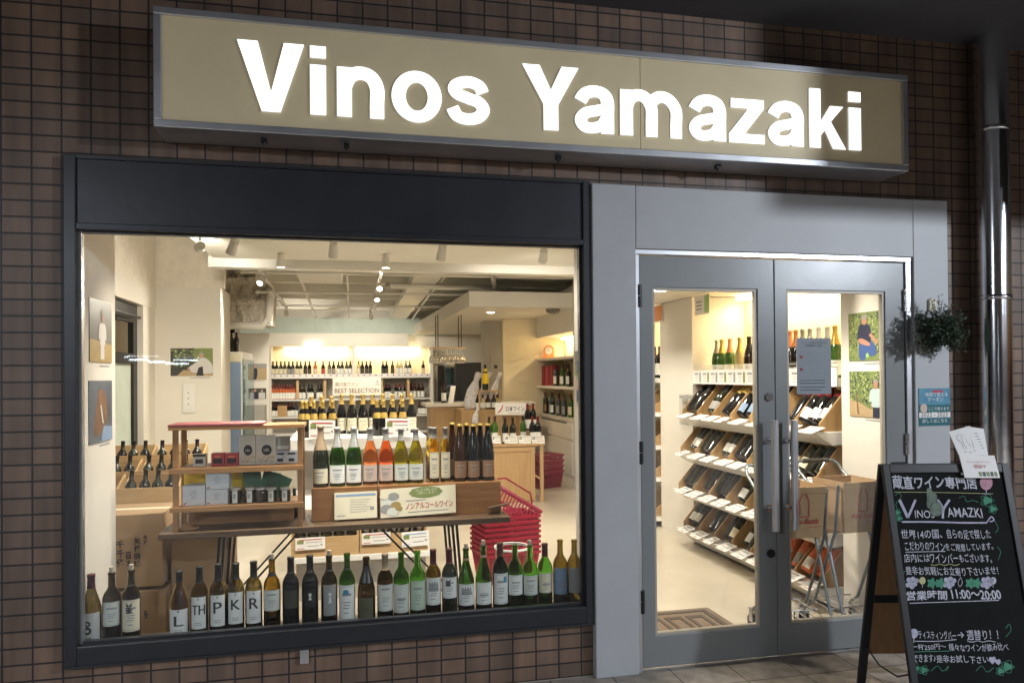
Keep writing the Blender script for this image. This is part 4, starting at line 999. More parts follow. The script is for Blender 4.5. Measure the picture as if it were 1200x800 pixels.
m = MB(); m.box(SX0_-.006, SX0_+.43, SYF-.013, SYB+.002, z_top+.0005, z_top+.010); tag(m.build('loose_board', 'magenta_wood', None, (SX0_+.2, .55, z_top)), 'thin dark red board lying on top of the pine shelf', 'board')
m = MB(); m.box(SX0_+.05, SX1_-.06, SYB-.045, SYB-.03, TZ+.002, TZ+.085); m.build('back_rail', 'box_wood', t)
# goods on the shelf
def goods(name, label, cat, px0, px1, pyt, zb, Y, d, m_, deco=None, mats=None, group=None):
    a, b_ = at(px0, 560, Y).x, at(px1, 560, Y).x; zt_ = at((px0+px1)/2, pyt, Y).z
    m = MB(); m.box(a, b_, Y, Y+d, zb+.001, zt_)
    uv = lambda u, v, dd=.0006: Vector((a+(b_-a)*u, Y-dd, zb+.001+(zt_-zb-.001)*v))
    if deco: deco(m, uv, Vector((b_-a,0,0)), Vector((0,0,zt_-zb)), None)
    o = m.build(name, [m_]+(mats or []), None, ((a+b_)/2, Y+d/2, zb)); return bevel(tag(o, label, cat, group), .002)
def dk_box(m, uv, ex, ey, n):
    N = 16; 
    for i in range(N): 
        a1, a2 = 2*PI*i/N, 2*PI*(i+1)/N; m.add([uv(.5+.13*math.cos(a1), .62+.15*math.sin(a1)), uv(.5+.13*math.cos(a2), .62+.15*math.sin(a2)), uv(.5+.11*math.cos(a2), .62+.12*math.sin(a2)), uv(.5+.11*math.cos(a1), .62+.12*math.sin(a1))], [(0,1,2,3)], 1)
    for q in (.60, .66): uvrect(m, uv, .43, q, .57, q+.02, 1)
    uvrect(m, uv, .4, .36, .6, .39, 1); uvrect(m, uv, .05, .06, .14, .14, 2); uvrect(m, uv, .14, .10, .2, .18, 3); uvrect(m, uv, .55, .08, .9, .1, 1)
Yg = SYF+.012
goods('gift_box', 'grey gift box with an open flap beside a stack of two', 'box', 213.5, 240, 569, z_low, Yg, .10, 'grey_box', dk_box, ['ink_grey','ink_red','photo_gold'], 'grey gift boxes on the pine shelf')
g1 = goods('gift_box', 'lower grey gift box of the stack of two', 'box', 241, 266.5, 573.5, z_low, Yg, .10, 'grey_box', dk_box, ['ink_grey','ink_red','photo_gold'], 'grey gift boxes on the pine shelf')
zz = at(253, 573.5, Yg).z+.001
goods('gift_box', 'upper grey gift box of the stack of two', 'box', 241, 268, 553, zz, Yg, .10, 'grey_box', dk_box, ['ink_grey','ink_red','photo_gold'], 'grey gift boxes on the pine shelf')
def dk_y(m, uv, ex, ey, n): uvtext(m, uv, ex, ey, 'CACAO', .35, .12, .6, 1, h=.3, bold=.03)
for i, (x0, x1, ty, lb) in enumerate(((216, 244, 552, 'yellow snack pack standing behind the grey gift boxes'), (270, 293, 552, 'yellow snack pack with dark lettering right of the grey boxes'))):
    o = goods('snack_pack', lb, 'snack pack', x0, x1, ty, z_low, Yg+.12, .03, 'yellow_pack', dk_y if i else None, ['ink'], 'yellow snack packs'); o.rotation_euler = (0, R(3 if i else -1), 0)
for i, (x0, x1, ty, an, lb) in enumerate(((288, 309, 551, -6, 'dark green packet leaning behind the jars'), (301, 322, 552, 14, 'green packet tilted to the right behind the jars'), (316, 331, 556, 26, 'green packet slumped at the right end behind the jars'))):
    o = goods('green_packet', lb, 'snack pack', x0, x1, ty, z_low, Yg+.11+.012*i, .01, 'green_pack', lambda m, uv, ex, ey, n: uvrect(m, uv, .3, .35, .75, .5, 1), ['lab_olive'], 'green snack packets'); o.rotation_euler = (0, R(an), 0)
for i, px in enumerate((276, 293, 305.5, 318, 334)):
    c = at(px, 590, Yg+.035); h = at(px, 571, Yg+.03).z-z_low
    t = thing('preserve_jar', f'{ORD[i]} dark preserve jar from the grey boxes on the pine shelf', 'jar', (c.x, c.y, z_low+.001), group='preserve jars on the pine shelf')
    r = .027
    m = MB(); m.lathe([(.0005,0),(r*.9,0),(r,.004),(r,h*.78),(r*.85,h*.86),(r*.82,h*.88),(.0005,h*.88)], (0,0,0), 20); m.build('jar', 'jar_dark', t, local=True)
    m = MB(); m.lathe([(r*.88,h*.84),(r*.9,h*.86),(r*.9,h*.99),(r*.8,h),(.0005,h)], (0,0,0), 20); m.build('lid', 'jar_lid', t, local=True)
    m = MB(); m.lathe([(r+.0008, h*.03), (r+.0008, h*.82)], (0,0,0), 8, a0=-PI/2-R(26), a1=-PI/2+R(26))
    fn = lambda X, Y: Vector(((r+.0014)*math.cos(-PI/2-.28+X/r), (r+.0014)*math.sin(-PI/2-.28+X/r), h*.3+Y))
    if i != 2: m.text('極', (0,0,0), (1,0,0), (0,0,1), w=.012, h=h*.16, m=1, fn=lambda X, Y: fn(X, Y+h*.16)); m.text('味', (0,0,0), (1,0,0), (0,0,1), w=.012, h=h*.16, m=1, fn=fn)
    m.build('label', ['lab_pale' if i != 2 else 'jar_dark', 'ink'], t, local=True)
def dk_c(m, uv, ex, ey, n): uvrect(m, uv, .15, .2, .85, .6, 1); uvrect(m, uv, .25, .7, .7, .8, 2)
goods('tin_box', 'small clear tub with a dark lid on the middle pine shelf', 'tub', 226, 241, 532, z_mid, Yg+.03, .05, 'kraft', lambda m, uv, ex, ey, n: (uvrect(m, uv, 0, .8, 1, 1, 1), uvrect(m, uv, .2, .25, .8, .6, 1)), ['ink', 'lab_white'])
for i, (x0, x1) in enumerate(((247.5, 263), (263.6, 279.5))):
    goods('tea_box', ['red and black snack box beside the small tub', 'red and black snack box beside the kraft pouches'][i], 'snack box', x0, x1, 531, z_mid, Yg+.03, .06, 'ink_red', dk_c, ['ink', 'orange_card'], 'red and black snack boxes')
def dk_p(m, uv, ex, ey, n):
    N = 20; m.add([uv(.55+.26*math.cos(2*PI*i/N), .5+.18*math.sin(2*PI*i/N), .0009) for i in range(N)], [tuple(range(N))], 1); uvtext(m, uv, ex, ey, 'LBL', .40, .46, .30, 0, bold=.02, d=.0014)
    rr = random.Random(4)
    for i in range(46): u, v = rr.uniform(.08,.92), rr.uniform(.05,.28); uvrect(m, uv, u, v, u+.05, v+.03, 2, .0007)
for i, (x0, x1) in enumerate(((280, 299.5), (300, 323))):
    goods('kraft_pouch', ['grey kraft pouch with round black badge beside the snack boxes', 'grey kraft pouch with round black badge at the right of its pair'][i], 'pouch', x0, x1, 510, z_mid, Yg+.04, .035, 'kraft', dk_p, ['ink', 'photo_earth'], 'kraft pouches on the pine shelf')
goods('small_case', 'white printed box with two dark dots at the shelf end', 'box', 322.5, 349, 528, z_mid, Yg+.06, .05, 'grey_box', lambda m, uv, ex, ey, n: (uvrect(m, uv, .1, .15, .35, .4, 1), uvrect(m, uv, .6, .15, .85, .4, 1), uvrect(m, uv, .1, .7, .4, .85, 1), uvrect(m, uv, .55, .7, .9, .85, 1)), ['ink'])
goods('clip_box', 'small grey box standing on the white printed box', 'box', 323, 340, 511, at(335, 528, Yg+.06).z+.001, Yg+.06, .04, 'shelf_grey', lambda m, uv, ex, ey, n: uvrect(m, uv, .1, .1, .9, .35, 1), ['lab_pale'])
c = at(220, 611, .52); m = MB(); m.lathe([(.0005,.0),(.05,0),(.055,.006),(.03,.012),(.018,.03),(.0005,.032)], (c.x, .52, TZ+.001), 16); tag(m.build('wood_dish', 'pine', None, (c.x, .52, TZ)), 'low wooden dish lying on the table under the pine shelf', 'dish')
for i, px in enumerate((334, 345)):
    c = at(px, 596, .72); o = bottle('bordeaux', 'b_black', .15, None, ('black_foil', .8), False, (c.x, .72, TZ+.001), two_wall=False, n=14, fat=1.1); tag(o, ['small dark half bottle behind the jars on the table', 'small dark half bottle beside the shelf post on the table'][i], 'wine bottle', 'half bottles on the table')

# ------------------------------------------------------------------ photographs hung as flat prints
def poly_circle(u, v, ru, rv, n=14): return [(u+ru*math.cos(2*PI*i/n), v+rv*math.sin(2*PI*i/n)) for i in range(n)]
def print_on(name, label, a, ex, ey, els, mats, n, cat='photograph', group=None, caption=True, leafy=None):
    a, ex, ey, n = map(Vector, (a, ex, ey, n)); n.normalize(); m = MB()
    q = n*-.004; b4 = [a, a+ex, a+ex+ey, a+ey]
    m.add([p+n*.004 for p in b4]+b4, [(0,1,2,3),(0,4,5,1),(1,5,6,2),(2,6,7,3),(3,7,4,0)])
    if leafy:
        rl = random.Random(len(label))
        for q in range(leafy[0]):
            u, v = rl.uniform(.02,.97), rl.uniform(leafy[1],.97); w_ = rl.uniform(.012,.035); h_ = w_*rl.uniform(.7,1.4)*ex.length/ey.length
            m.add([a+ex*uu+ey*vv+n*(.0041+.00001*(q % 8)) for uu, vv in ((u-w_,v),(u,v-h_),(u+w_,v+h_*.2),(u+w_*.2,v+h_))], [(0,1,2,3)], len(mats)+q % 4)
        mats = list(mats)+['leaf_a','photo_green','photo_leaf','leaf_b']
    for i, (k, poly) in enumerate(els):
        if 4 < len(poly) < 12 and not any(abs(q) < 1e-6 or abs(q-1) < 1e-6 for p in poly for q in p):
            P4 = [Vector((*p, 0)) for p in poly]; N4 = len(P4); poly = []
            for q in range(N4):
                p0_, p1_, p2_, p3_ = P4[q-1], P4[q], P4[(q+1) % N4], P4[(q+2) % N4]
                for u in (0, .33, .66): r_ = .5*(2*p1_+(p2_-p0_)*u+(2*p0_-5*p1_+4*p2_-p3_)*u*u+(3*p1_-p0_-3*p2_+p3_)*u**3); poly.append((r_.x, r_.y))
        m.add([a+ex*u+ey*v+n*(.0042+.0003*i) for u, v in poly], [tuple(range(len(poly)))], k)
    if caption:
        m.add([a+ex*u+ey*v+n*.0008 for u, v in ((.45,-.075),(.92,-.075),(.92,-.05),(.45,-.05))], [(0,1,2,3)], len(mats)-(5 if leafy else 1))
    return tag(m.build(name, mats, None, tuple(a)), label, cat, group)
def person_els(u, s, kshirt, kskin, khair, kpants, v0=.05):
    """a standing figure from knees up, centred on u"""
    return [(kpants, [(u-.09*s, v0), (u+.10*s, v0), (u+.10*s, v0+.26*s), (u-.09*s, v0+.26*s)]),
            (kskin, [(u-.16*s, v0+.24*s), (u-.03*s, v0+.22*s), (u-.02*s, v0+.28*s), (u-.12*s, v0+.34*s)]), (kskin, [(u+.16*s, v0+.24*s), (u+.14*s, v0+.36*s), (u+.02*s, v0+.28*s), (u+.03*s, v0+.22*s)]),
            (kshirt, [(u-.11*s, v0+.24*s), (u+.11*s, v0+.24*s), (u+.13*s, v0+.36*s), (u+.19*s, v0+.34*s), (u+.16*s, v0+.58*s), (u+.06*s, v0+.64*s), (u-.06*s, v0+.64*s), (u-.16*s, v0+.58*s), (u-.19*s, v0+.34*s), (u-.12*s, v0+.36*s)]),
            (kskin, [(u-.03*s, v0+.62*s), (u+.03*s, v0+.62*s), (u+.03*s, v0+.70*s), (u-.03*s, v0+.70*s)]),
            (kskin, poly_circle(u, v0+.75*s, .065*s, .085*s)), (khair, [(u+.068*s*math.cos(PI*i/8), v0+.775*s+.075*s*math.sin(PI*i/8)) for i in range(9)])]
XP = -1.115
a = atx(104, 423.5, XP); c = atx(130, 424, XP); z1 = atx(104, 348, XP).z
h = z1-a.z
print_on('wall_photograph', 'photograph of a white-shirted person in a golden field on the bay pillar', (XP, a.y, a.z), (0, c.y-a.y, 0), (0,0,h),
  [(2, [(0,0),(1,0),(1,.30),(0,.36)])]+person_els(.55, .92, 3, 4, 5, 3), ['paper','photo_grey','photo_gold','shirt_white','skin','hair_grey','ink_grey'][0:1]+['photo_grey','photo_gold','shirt_white','skin','hair_grey','ink_grey'], (1,0,0)).data.materials[0] = MATS['photo_grey']
a = atx(103.5, 521, XP); c = atx(130.5, 513, XP); z1 = atx(103.5, 446, XP).z
print_on('wall_photograph', 'bluish glossy photograph of a cellar interior below the white shirt picture', (XP, a.y, a.z), (0, c.y-a.y, 0), (0,0,z1-a.z),
  [(1, [(.2,.1),(.75,.3),(.7,.75),(.45,.85),(.3,.6)]), (2, [(.5,.0),(1,.0),(1,.22),(.6,.25)]), (1, poly_circle(.42,.8,.06,.05)), (3, [(.55,.3),(.6,.3),(.5,.6),(.45,.6)])], ['photo_sky','photo_brown','lab_blue','lab_pale','ink_grey'], (1,0,0))
a = at(200, 440.5, YF-.002); c = at(249.5, 440.5, YF-.002); z1 = at(200, 408, YF).z
print_on('wall_photograph', 'landscape photograph of a white-shirted man among vines on the cream wall', a, (c.x-a.x,0,0), (0,0,z1-a.z),
  [(1, [(.55,.3),(1,.25),(1,1),(.55,1)]), (2, [(.15,0),(1,0),(1,.12),(.3,.22)]), (3, [(.55,.12),(.98,.1),(.98,.4),(.86,.62),(.72,.66),(.62,.5),(.42,.3),(.45,.22)]), (4, poly_circle(.73,.74,.055,.10)), (5, [(.68,.78),(.79,.78),(.77,.87),(.69,.87)]), (4, poly_circle(.43,.26,.035,.05)), (6, [(.6,0),(.78,0),(.76,.35),(.66,.3)])], ['photo_dark','photo_green','photo_earth','shirt_white','skin','hair_grey','ink','ink_grey'], (0,-1,0), leafy=(200,.3))
a = at(215, 483.5, YF); c = at(229.5, 483.5, YF); z1 = at(215, 450, YF).z
m = MB(); m.box(a.x, c.x, YF-.022, YF-.001, a.z, z1, 0); w_ = c.x-a.x
m.box(a.x+w_*.14, c.x-w_*.26, YF-.026, YF-.0225, a.z+.03, z1-.03, 0)
for q in (.3,.5,.7): m.tube([(a.x+w_*.44, YF-.026, a.z+(z1-a.z)*q), (a.x+w_*.44, YF-.0285, a.z+(z1-a.z)*q)], .008, 8, 1)
tag(bevel(m.build('switch_panel', ['white_gloss','lab_grey'], None, (a.x, YF, a.z)), .003), 'tall white switch panel on the cream photo wall', 'switch')
PX = XR-.001
a = atx(995.5, 423, PX); c = atx(1035, 421.5, PX); z1 = atx(995.5, 368, PX).z
print_on('wall_photograph', 'photograph of a man in a navy shirt crouching before vines by the doors', (PX, a.y, a.z), (0, c.y-a.y, 0), (0,0,z1-a.z),
  [(1, [(0,0),(1,0),(1,.12),(0,.16)]), (3, [(.34,.04),(.52,.04),(.56,.30),(.44,.40),(.32,.34)]), (3, [(.62,.10),(.82,.12),(.80,.30),(.64,.42),(.54,.34)]), (2, [(.30,.38),(.66,.38),(.68,.62),(.60,.74),(.44,.76),(.32,.70)]), (4, [(.30,.44),(.36,.36),(.62,.30),(.64,.36),(.42,.46)]), (4, [(.62,.52),(.68,.56),(.90,.36),(.84,.32)]), (4, poly_circle(.49,.82,.07,.085)), (5, [(.42,.86),(.56,.86),(.55,.93),(.49,.95),(.43,.92)]), (6, poly_circle(.58,.10,.05,.05))], ['photo_green','photo_vine','navy','denim','skin_red','hair_grey','green_card','ink_grey'], (-1,0,0), leafy=(420,.12))
a = atx(996.5, 487, PX); c = atx(1037, 489, PX); z1 = atx(996.5, 435, PX).z
print_on('wall_photograph', 'photograph of a pale-shirted man standing among tall vines below the crouching man', (PX, a.y, a.z), (0, c.y-a.y, 0), (0,0,z1-a.z),
  [(1, [(0,0),(1,0),(1,.22),(.6,.18),(.3,.32),(0,.36)]), (7, [(.24,.05),(.29,.05),(.24,.52),(.20,.52)])]+person_els(.78, .98, 2, 4, 5, 3, .0), ['photo_vine','photo_earth','shirt_pale','navy','skin_red','hair_grey','ink','photo_brown','ink_grey'], (-1,0,0), leafy=(420,.30))
WR = 1.144
for i, (yt, yb, els) in enumerate(((411, 440, [(1, [(0,0),(1,0),(1,.4),(0,.5)]), (2, [(.3,.1),(.7,.1),(.7,.6),(.3,.6)]), (3, poly_circle(.5,.7,.15,.1))]), (445, 470, [(2, [(.2,.0),(.8,.0),(.8,.5),(.2,.5)]), (3, poly_circle(.5,.62,.2,.13))]))):
    z0, z1 = at(676, yb, .19).z, at(676, yt, .19).z
    print_on('wall_photograph', ['small outdoor portrait, upper of two on the white return wall', 'small close portrait, lower of two on the white return wall'][i], (WR, .125, z0), (0, .12, 0), (0,0,z1-z0), els, ['photo_sky' if i == 0 else 'lab_pink','photo_green','denim','skin','ink_grey'], (-1,0,0))

# ------------------------------------------------------------------ cardboard boxes and wine crates at the left
def carton(label, px1, pyt, pyb, Y, d, w, marks, right=True):
    c1 = at(px1, pyb, Y); z0, z1 = at(px1, pyb, Y).z, at(px1, pyt, Y).z
    z0 = max(z0, .002)
    m = MB(); m.box(c1.x-w, c1.x, Y, Y+d, z0, z1)
    t = m.build('cardboard_box', ['card'], None, (c1.x-w/2, Y+d/2, z0)); bevel(t, .004)
    tag(t, label, 'cardboard box', 'stacked cardboard boxes in the window bay')
    m = MB(); m.box(c1.x-w+.02, c1.x-.001, Y+d/2-.025, Y+d/2+.025, z1+.0004, z1+.0012); m.build('tape', 'lab_cream', t)
    m = MB()
    for s, px, pyb_, pyt_, wpx in marks:
        o_ = at(px, pyb_, Y-.0015); W = at(px+wpx, pyb_, Y-.0015).x-o_.x; H_ = at(px, pyt_, Y-.0015).z-o_.z
        n_ = len(s)
        for k, ch in enumerate(s): m.text(ch, (o_.x+.002*math.sin(k*2.1), Y-.0015, o_.z+H_*(n_-1-k)/n_), (1,0,.06), (-.06,0,1), w=W, h=H_/n_*.86, m=0, bold=.03)
    if marks: m.build('writing', 'ink', t)
    return c1.x, z0, z1
X1, z0, z1 = carton('big cardboard box with brush-written Japanese characters, topmost of its stack', 191, 601, 686, .78, .36, .46, [('矢授倍城', 157, 664, 629, 8.5), ('日本', 148, 664, 645, 5.5), ('朱授', 168, 638, 626, 5), ('千千代', 137, 664, 632, 8)])
carton('plain cardboard box under the one with Japanese writing', 195, 690, 752, .77, .36, .46, [('矢', 169, 725, 713, 5)])
m = MB(); c = at(196, 690, .80); m.box(c.x+.005, c.x+.30, .86, 1.16, .002, .62); o = m.build('cardboard_box', 'card', None, (c.x+.15, 1.0, 0)); tag(bevel(o, .004), 'upright cardboard box behind the table legs', 'cardboard box', 'stacked cardboard boxes in the window bay')

def crate_rack(label, x0, x1, y0, y1, z, h, tilt=0):
    t = thing('wine_crate', label, 'crate', ((x0+x1)/2, (y0+y1)/2, z), group='open wooden wine crates at the left')
    m = MB(); th = .012
    m.box(x0, x1, y0, y1, z, z+th); m.box(x0, x1, y0, y0+th, z+th, z+h*.8); m.box(x0, x1, y1-th, y1, z+th, z+h)
    m.build('crate_body', 'tray_wood', t)
    for xx in (x0, x1-th):
        m = MB(); m.prism([(y0+th, z+th), (y1-th, z+th), (y1-th, z+h), (y0+th, z+h*.45)], (xx,0,0), (0,1,0), (0,0,1), (th,0,0)); m.build('side_panel', 'tray_wood', t)
    return t
protos = {}
def simple_bottle(kind, gm, lm, fm, H=.30, foil=.78, lz=(.10,.46), n=12, name='wine_bottle'):
    key = (kind, gm, lm, fm, round(H, 3), foil, lz)
    if key not in protos:
        pr = [(r*H*(.30/H), z*H) for r, z in PROF[kind]]
        def rr(z): return prof_r(kind, z)*.30
        zs = sorted({0, *[z for _, z in PROF[kind]], lz[0], lz[1], foil})
        prof = [(.0005, 0)]+[(rr(z)+(.0006 if z >= foil else 0), z*H) for z in zs]+[(.0005, H)]
        mats = [0]+[1 if a >= foil else 0 for a in zs[:-1]]+[1]
        m = MB(); m.lathe(prof, (0,0,0), n, mats=mats)
        if lm: m.lathe([(max(rr(lz[0]), rr(lz[1]))+.0008, lz[0]*H), (max(rr(lz[0]), rr(lz[1]))+.0008, lz[1]*H)], (0,0,0), 8, m=2, a0=-PI/2-1.15, a1=-PI/2+1.15)
        o = m.build(name, [gm, fm, lm or gm], local=True); protos[key] = o.data; bpy.data.objects.remove(o)
    o = bpy.data.objects.new(name, protos[key]); COL.objects.link(o); return o
def place(o, loc, label, group, rot=(0,0,0), cat='wine bottle'):
    o.location = loc; o.rotation_euler = rot; return tag(o, label, cat, group)

cx0, cx1 = at(137, 580, 2.5).x, at(178, 580, 2.5).x
rows = [(2.05, .60, 'front'), (2.5, .66, 'middle'), (2.95, .73, 'rear')]
m = MB(); x0_, x1_ = -1.93, -1.13; m.box(x0_, x1_, 1.92, 3.35, .0, .50); tag(m.build('display_plinth', 'sill_dark', None, (-1.5, 2.6, 0)), 'dark plinth carrying wine crates behind the cardboard boxes', 'plinth')
for y, z, nm in rows:
    for j, (xa, xb_) in enumerate(((-1.90, -1.54), (-1.51, -1.15))):
        crate_rack(f'open pine wine crate, {["left","right"][j]} one in the {nm} row behind the cartons', xa, xb_, y-.1, y+.27, z-.098, .26)
        for k in range(4):
            x = xa+.05+.085*k
            o = simple_bottle('bordeaux', ['b_dark','b_black'][k % 2] if (nm, j) != ('front', 0) else 'b_pale', None if k % 2 else 'lab_white', 'black_foil' if (nm, j) != ('front', 0) else 'gold_foil', .30)
            place(o, (x, y+.03+.02*(k % 2), z-.083), f'{ORD[k]} bottle from the left in the {nm} {["left","right"][j]} wine crate', 'bottles in the open crates', (R(-14), 0, random.uniform(-.1,.1)))

# ------------------------------------------------------------------ tiered gondola behind the table
def tier(t, x0, x1, y0, y1, z, th=.05, mat_='white_gloss', name='shelf'):
    m = MB(); m.box(x0, x1, y0, y1, z-th, z); return bevel(m.build(name, mat_, t), .003)
GY = 1.45
gx0, gx1 = at(340, 650, GY).x, at(506, 645, GY).x
t = thing('wine_gondola', 'white tiered island rack with wooden trays behind the display table', 'display rack', ((gx0+gx1)/2, 2.2, 0))
gz = at(420, 650, GY).z
tier(t, gx0, gx1, GY, GY+.42, gz, .035); 
m = MB(); m.box(gx0+.03, gx1-.03, GY+.10, GY+.42, 0, gz-.036); m.build('base', 'shelf_grey', t)
gx2, gx3 = at(338, 518, 2.5).x, at(500, 516, 2.5).x
gz2 = at(420, 513, 2.5).z
tier(t, gx2, gx3, 2.5, 3.5, gz2, .09, name='top_shelf')
m = MB(); m.box(gx2+.03, gx3-.03, 2.9, 3.4, 0, gz2-.091); m.build('core', 'shelf_grey', t)
tier(t, gx2+.01, gx3-.01, 1.92, 2.89, .52, .04)
for i, (a, c) in enumerate(((341, 420.5), (421.5, 501))):
    xa, xc = at(a, 635, GY+.02).x, at(c, 635, GY+.02).x; zt_ = at(420, 627, GY+.02).z
    tt = thing('wooden_tray', ['shallow pine tray of dark bottles low behind the table', 'shallow pine tray beside the first under the table'][i], 'tray', ((xa+xc)/2, GY+.2, gz), group='pine trays on the low rack')
    m = MB(); m.box(xa, xc, GY+.02, GY+.034, gz+.001, zt_); m.box(xa, xa+.012, GY+.0345, GY+.38, gz+.001, zt_+.03); m.box(xc-.012, xc, GY+.0345, GY+.38, gz+.001, zt_+.03); m.box(xa+.0125, xc-.0125, GY+.0345, GY+.38, gz+.001, gz+.012); m.build('tray', 'tray_wood', tt)
    for k in range(5):
        o = simple_bottle('bordeaux', 'b_dark', 'lab_white', 'black_foil' if i == 0 else 'silver_foil', .30)
        place(o, (xa+.045+k*(xc-xa-.07)/4.2, GY+.36, gz+.055+.03*0), f'{ORD[k]} bottle from the left lying in the {["dark bottle", "right-hand"][i]} low tray', 'bottles lying in the low trays', (R(72), 0, 0))
def dk_ticket(m, uv, ex, ey, n):
    uvrect(m, uv, .12, .78, .9, .86, 1); uvrect(m, uv, .06, .50, .28, .80, 2, .0009); uvrect(m, uv, .34, .58, .9, .63, 3); uvrect(m, uv, .40, .26, .8, .32, 3); uvrect(m, uv, .06, .10, .3, .15, 1); uvrect(m, uv, .84, .3, .92, .42, 3)
TM = ['paper','ink_red','photo_green','ink_grey']
for x0, x1, yb, yt, yr, lb in ((346, 381, 645, 631, 642.5, 'white price card with red heading on the left low tray'), (424, 458, 638, 625, 636, 'white price card with red heading on the right low tray'), (471, 503, 641, 624, 638, 'white price card with blue heading at the end of the low rack')):
    card('price_card', lb, 'price card', x0, x1, yb, yt, GY+.005, TM if 'red' in lb else ['paper','lab_blue','photo_green','ink_grey'], dk_ticket, ybr=yr, lean=.01, group='price cards on the island rack')
for x0, x1, yb, yt, lb in ((362, 393, 513, 492, 'left price card with red heading on the top of the island rack'), (452, 481, 510, 490, 'right price card with red heading on the top of the island rack')):
    card('price_card', lb, 'price card', x0, x1, yb, yt, 2.49, TM, dk_ticket, lean=.015, group='price cards on the island rack')
YBS = 2.95
for i, (px, lift) in enumerate(((365,0),(377,0),(388.5,0),(400.5,0),(412.5,0),(425.5,0),(437,0),(449,0),(460,0),(471,0),(482.5,0))):
    c = at(px, 501, YBS+.05*(i % 3 == 0)); H = at(px, 461.5 if i > 2 else 464, c.y).z-gz2-.001
    o = bottle('burgundy', 'b_black', H, (.08,.40,66,'lab_cream'), ('gold_foil',.74), False, (c.x, c.y, gz2+.001), 0, two_wall=False, n=16, deco=d_lines(), fat=.31/H)
    tag(o, f'{ORD[i]} gold-foiled black bottle from the left on the island rack', 'wine bottle', 'gold-foiled bottles on the island rack')
for i, px in enumerate((354.5, 359, 368, 378.5, 390, 442, 450, 461, 472)):
    c = at(px, 508, 2.68); H = .285
    o = bottle('burgundy', 'b_black', H, (.50,.66,60,'gold_foil'), ('gold_foil',.80), False, (c.x, 2.68, gz2+.001), 0, two_wall=False, n=14)
    tag(o, f'{ORD[i]} gold-necked black bottle from the left on the island rack edge', 'wine bottle', 'gold-labelled bottles in the front of the island rack')
def dk_best(m, uv, ex, ey, n):
    uvtext(m, uv, ex, ey, 'BEST SELECTION', .04, .14, .92, 1, h=.26, bold=.012); uvtext(m, uv, ex, ey, '蔵の直ワイン', .05, .52, .48, 1, h=.22)
    for u, v in ((.92,.72),(.95,.62),(.90,.60),(.93,.80)): m.add([uv(u+.014*math.cos(j), v+.05*math.sin(j), .0009) for j in range(6)], [tuple(range(6))], 2)
t = thing('hanging_sign', 'cream board lettered BEST SELECTION standing above the island rack', 'sign', tuple(at(418, 463, 3.3)))
m = MB(); a, c = at(390, 463.5, 3.3), at(446.5, 462.5, 3.3); h = at(390, 442.5, 3.3).z-a.z
m.box(a.x, c.x, 3.30, 3.306, a.z, a.z+h); dk_best(m, lambda u, v, d=.0006: Vector((a.x+(c.x-a.x)*u, 3.30-d, a.z+h*v)), Vector((c.x-a.x,0,0)), Vector((0,0,h)), None); m.build('board', ['sign_board','ink_brown','ink_red'], t)
for x in (a.x+.05, c.x-.05):
    m = MB(); m.tube([(x, 3.31, a.z+.01), (x, 3.31, gz2+.001)], .004, 6); m.build('rod', 'alu', t)

# ------------------------------------------------------------------ lit wine shelves on the rear wall
SYb = 11.75; SB = 12.19
sx0, sxm, sx1 = at(316, 440, SYb).x, at(414.5, 440, SYb).x, at(506, 440, SYb).x
ztop, z1s, z2s, z3s = at(410, 405.5, SYb).z, at(410, 441, SYb).z, at(410, 467, SYb).z, at(410, 487, SYb).z
t = thing('wall_shelf', 'long white wine shelving across the rear wall with warm lit top bays', 'shelf', ((sx0+sx1)/2, 12, 0))
for x in (sx0, sxm, sx1):
    m = MB(); m.box(x-.03, x+.03, SYb, SB, 0, ztop); m.build('upright', 'plaster', t)
for z in (z1s, z2s, z3s, .32):
    m = MB(); m.box(sx0+.0305, sxm-.0305, SYb, SB, z-.03, z); m.box(sxm+.0305, sx1-.0305, SYb, SB, z-.03, z); m.build('shelf', 'white_gloss', t)
for i, z in enumerate((z1s, z2s, z3s)):
    m = MB()
    for xa, xc in ((sx0+.032, sxm-.032), (sxm+.032, sx1-.032)):
        m.box(xa, xc, SYb-.012, SYb-.0005, z-.035, z+.055, 0)
        nn_ = 13
        for k in range(nn_): q = xa+(xc-xa)*(k+.4)/nn_; m.quad((q,SYb-.0126,z+.01),(q+.03,SYb-.0126,z+.01),(q+.03,SYb-.0126,z+.035),(q,SYb-.0126,z+.035), 1+(k*7 % 3 == 0))
    if i == 0: m.build('price_rail', ['paper','ink_grey','ink_red'], t)
m = MB(); m.box(sx0+.031, sxm-.031, SB-.02, SB-.001, z1s+.001, ztop-.002); m.box(sxm+.031, sx1-.031, SB-.02, SB-.001, z1s+.001, ztop-.002); m.build('back_panel', 'cream_back', t)
m = MB(); m.box(sx0+.031, sxm-.031, SB-.02, SB-.001, 0, z1s-.031); m.box(sxm+.031, sx1-.031, SB-.02, SB-.001, 0, z1s-.031); m.build('lower_back', 'shelf_grey', t)
for xa, xc in ((sx0+.25, sxm-.1), (sxm+.05, sx1-.2)):
    m = MB(); m.box(xa, xc, SB-.12, SB-.06, ztop-.03, ztop-.012); m.build('light_strip', 'glow_warm', t)
    lamp('strip_light', 'AREA', ((xa+xc)/2, SB-.10, ztop-.05), 9, (1,.78,.46), t, xc-xa, ((xa+xc)/2, SB+.02, ztop-.6), sy=.05)
zb = at(410, 390.5, SYb).z
b = MB(); b.box(-2.1, 1.2, SYb-.02, SB, ztop+.001, zb); struct('shelf_bulkhead', b, 'plaster')
b = MB(); b.box(-2.1, 2.0, SB-.15, SB-.01, zb+.001, at(410, 373, SB-.15).z); struct('rear_band', b, 'green_plaster')
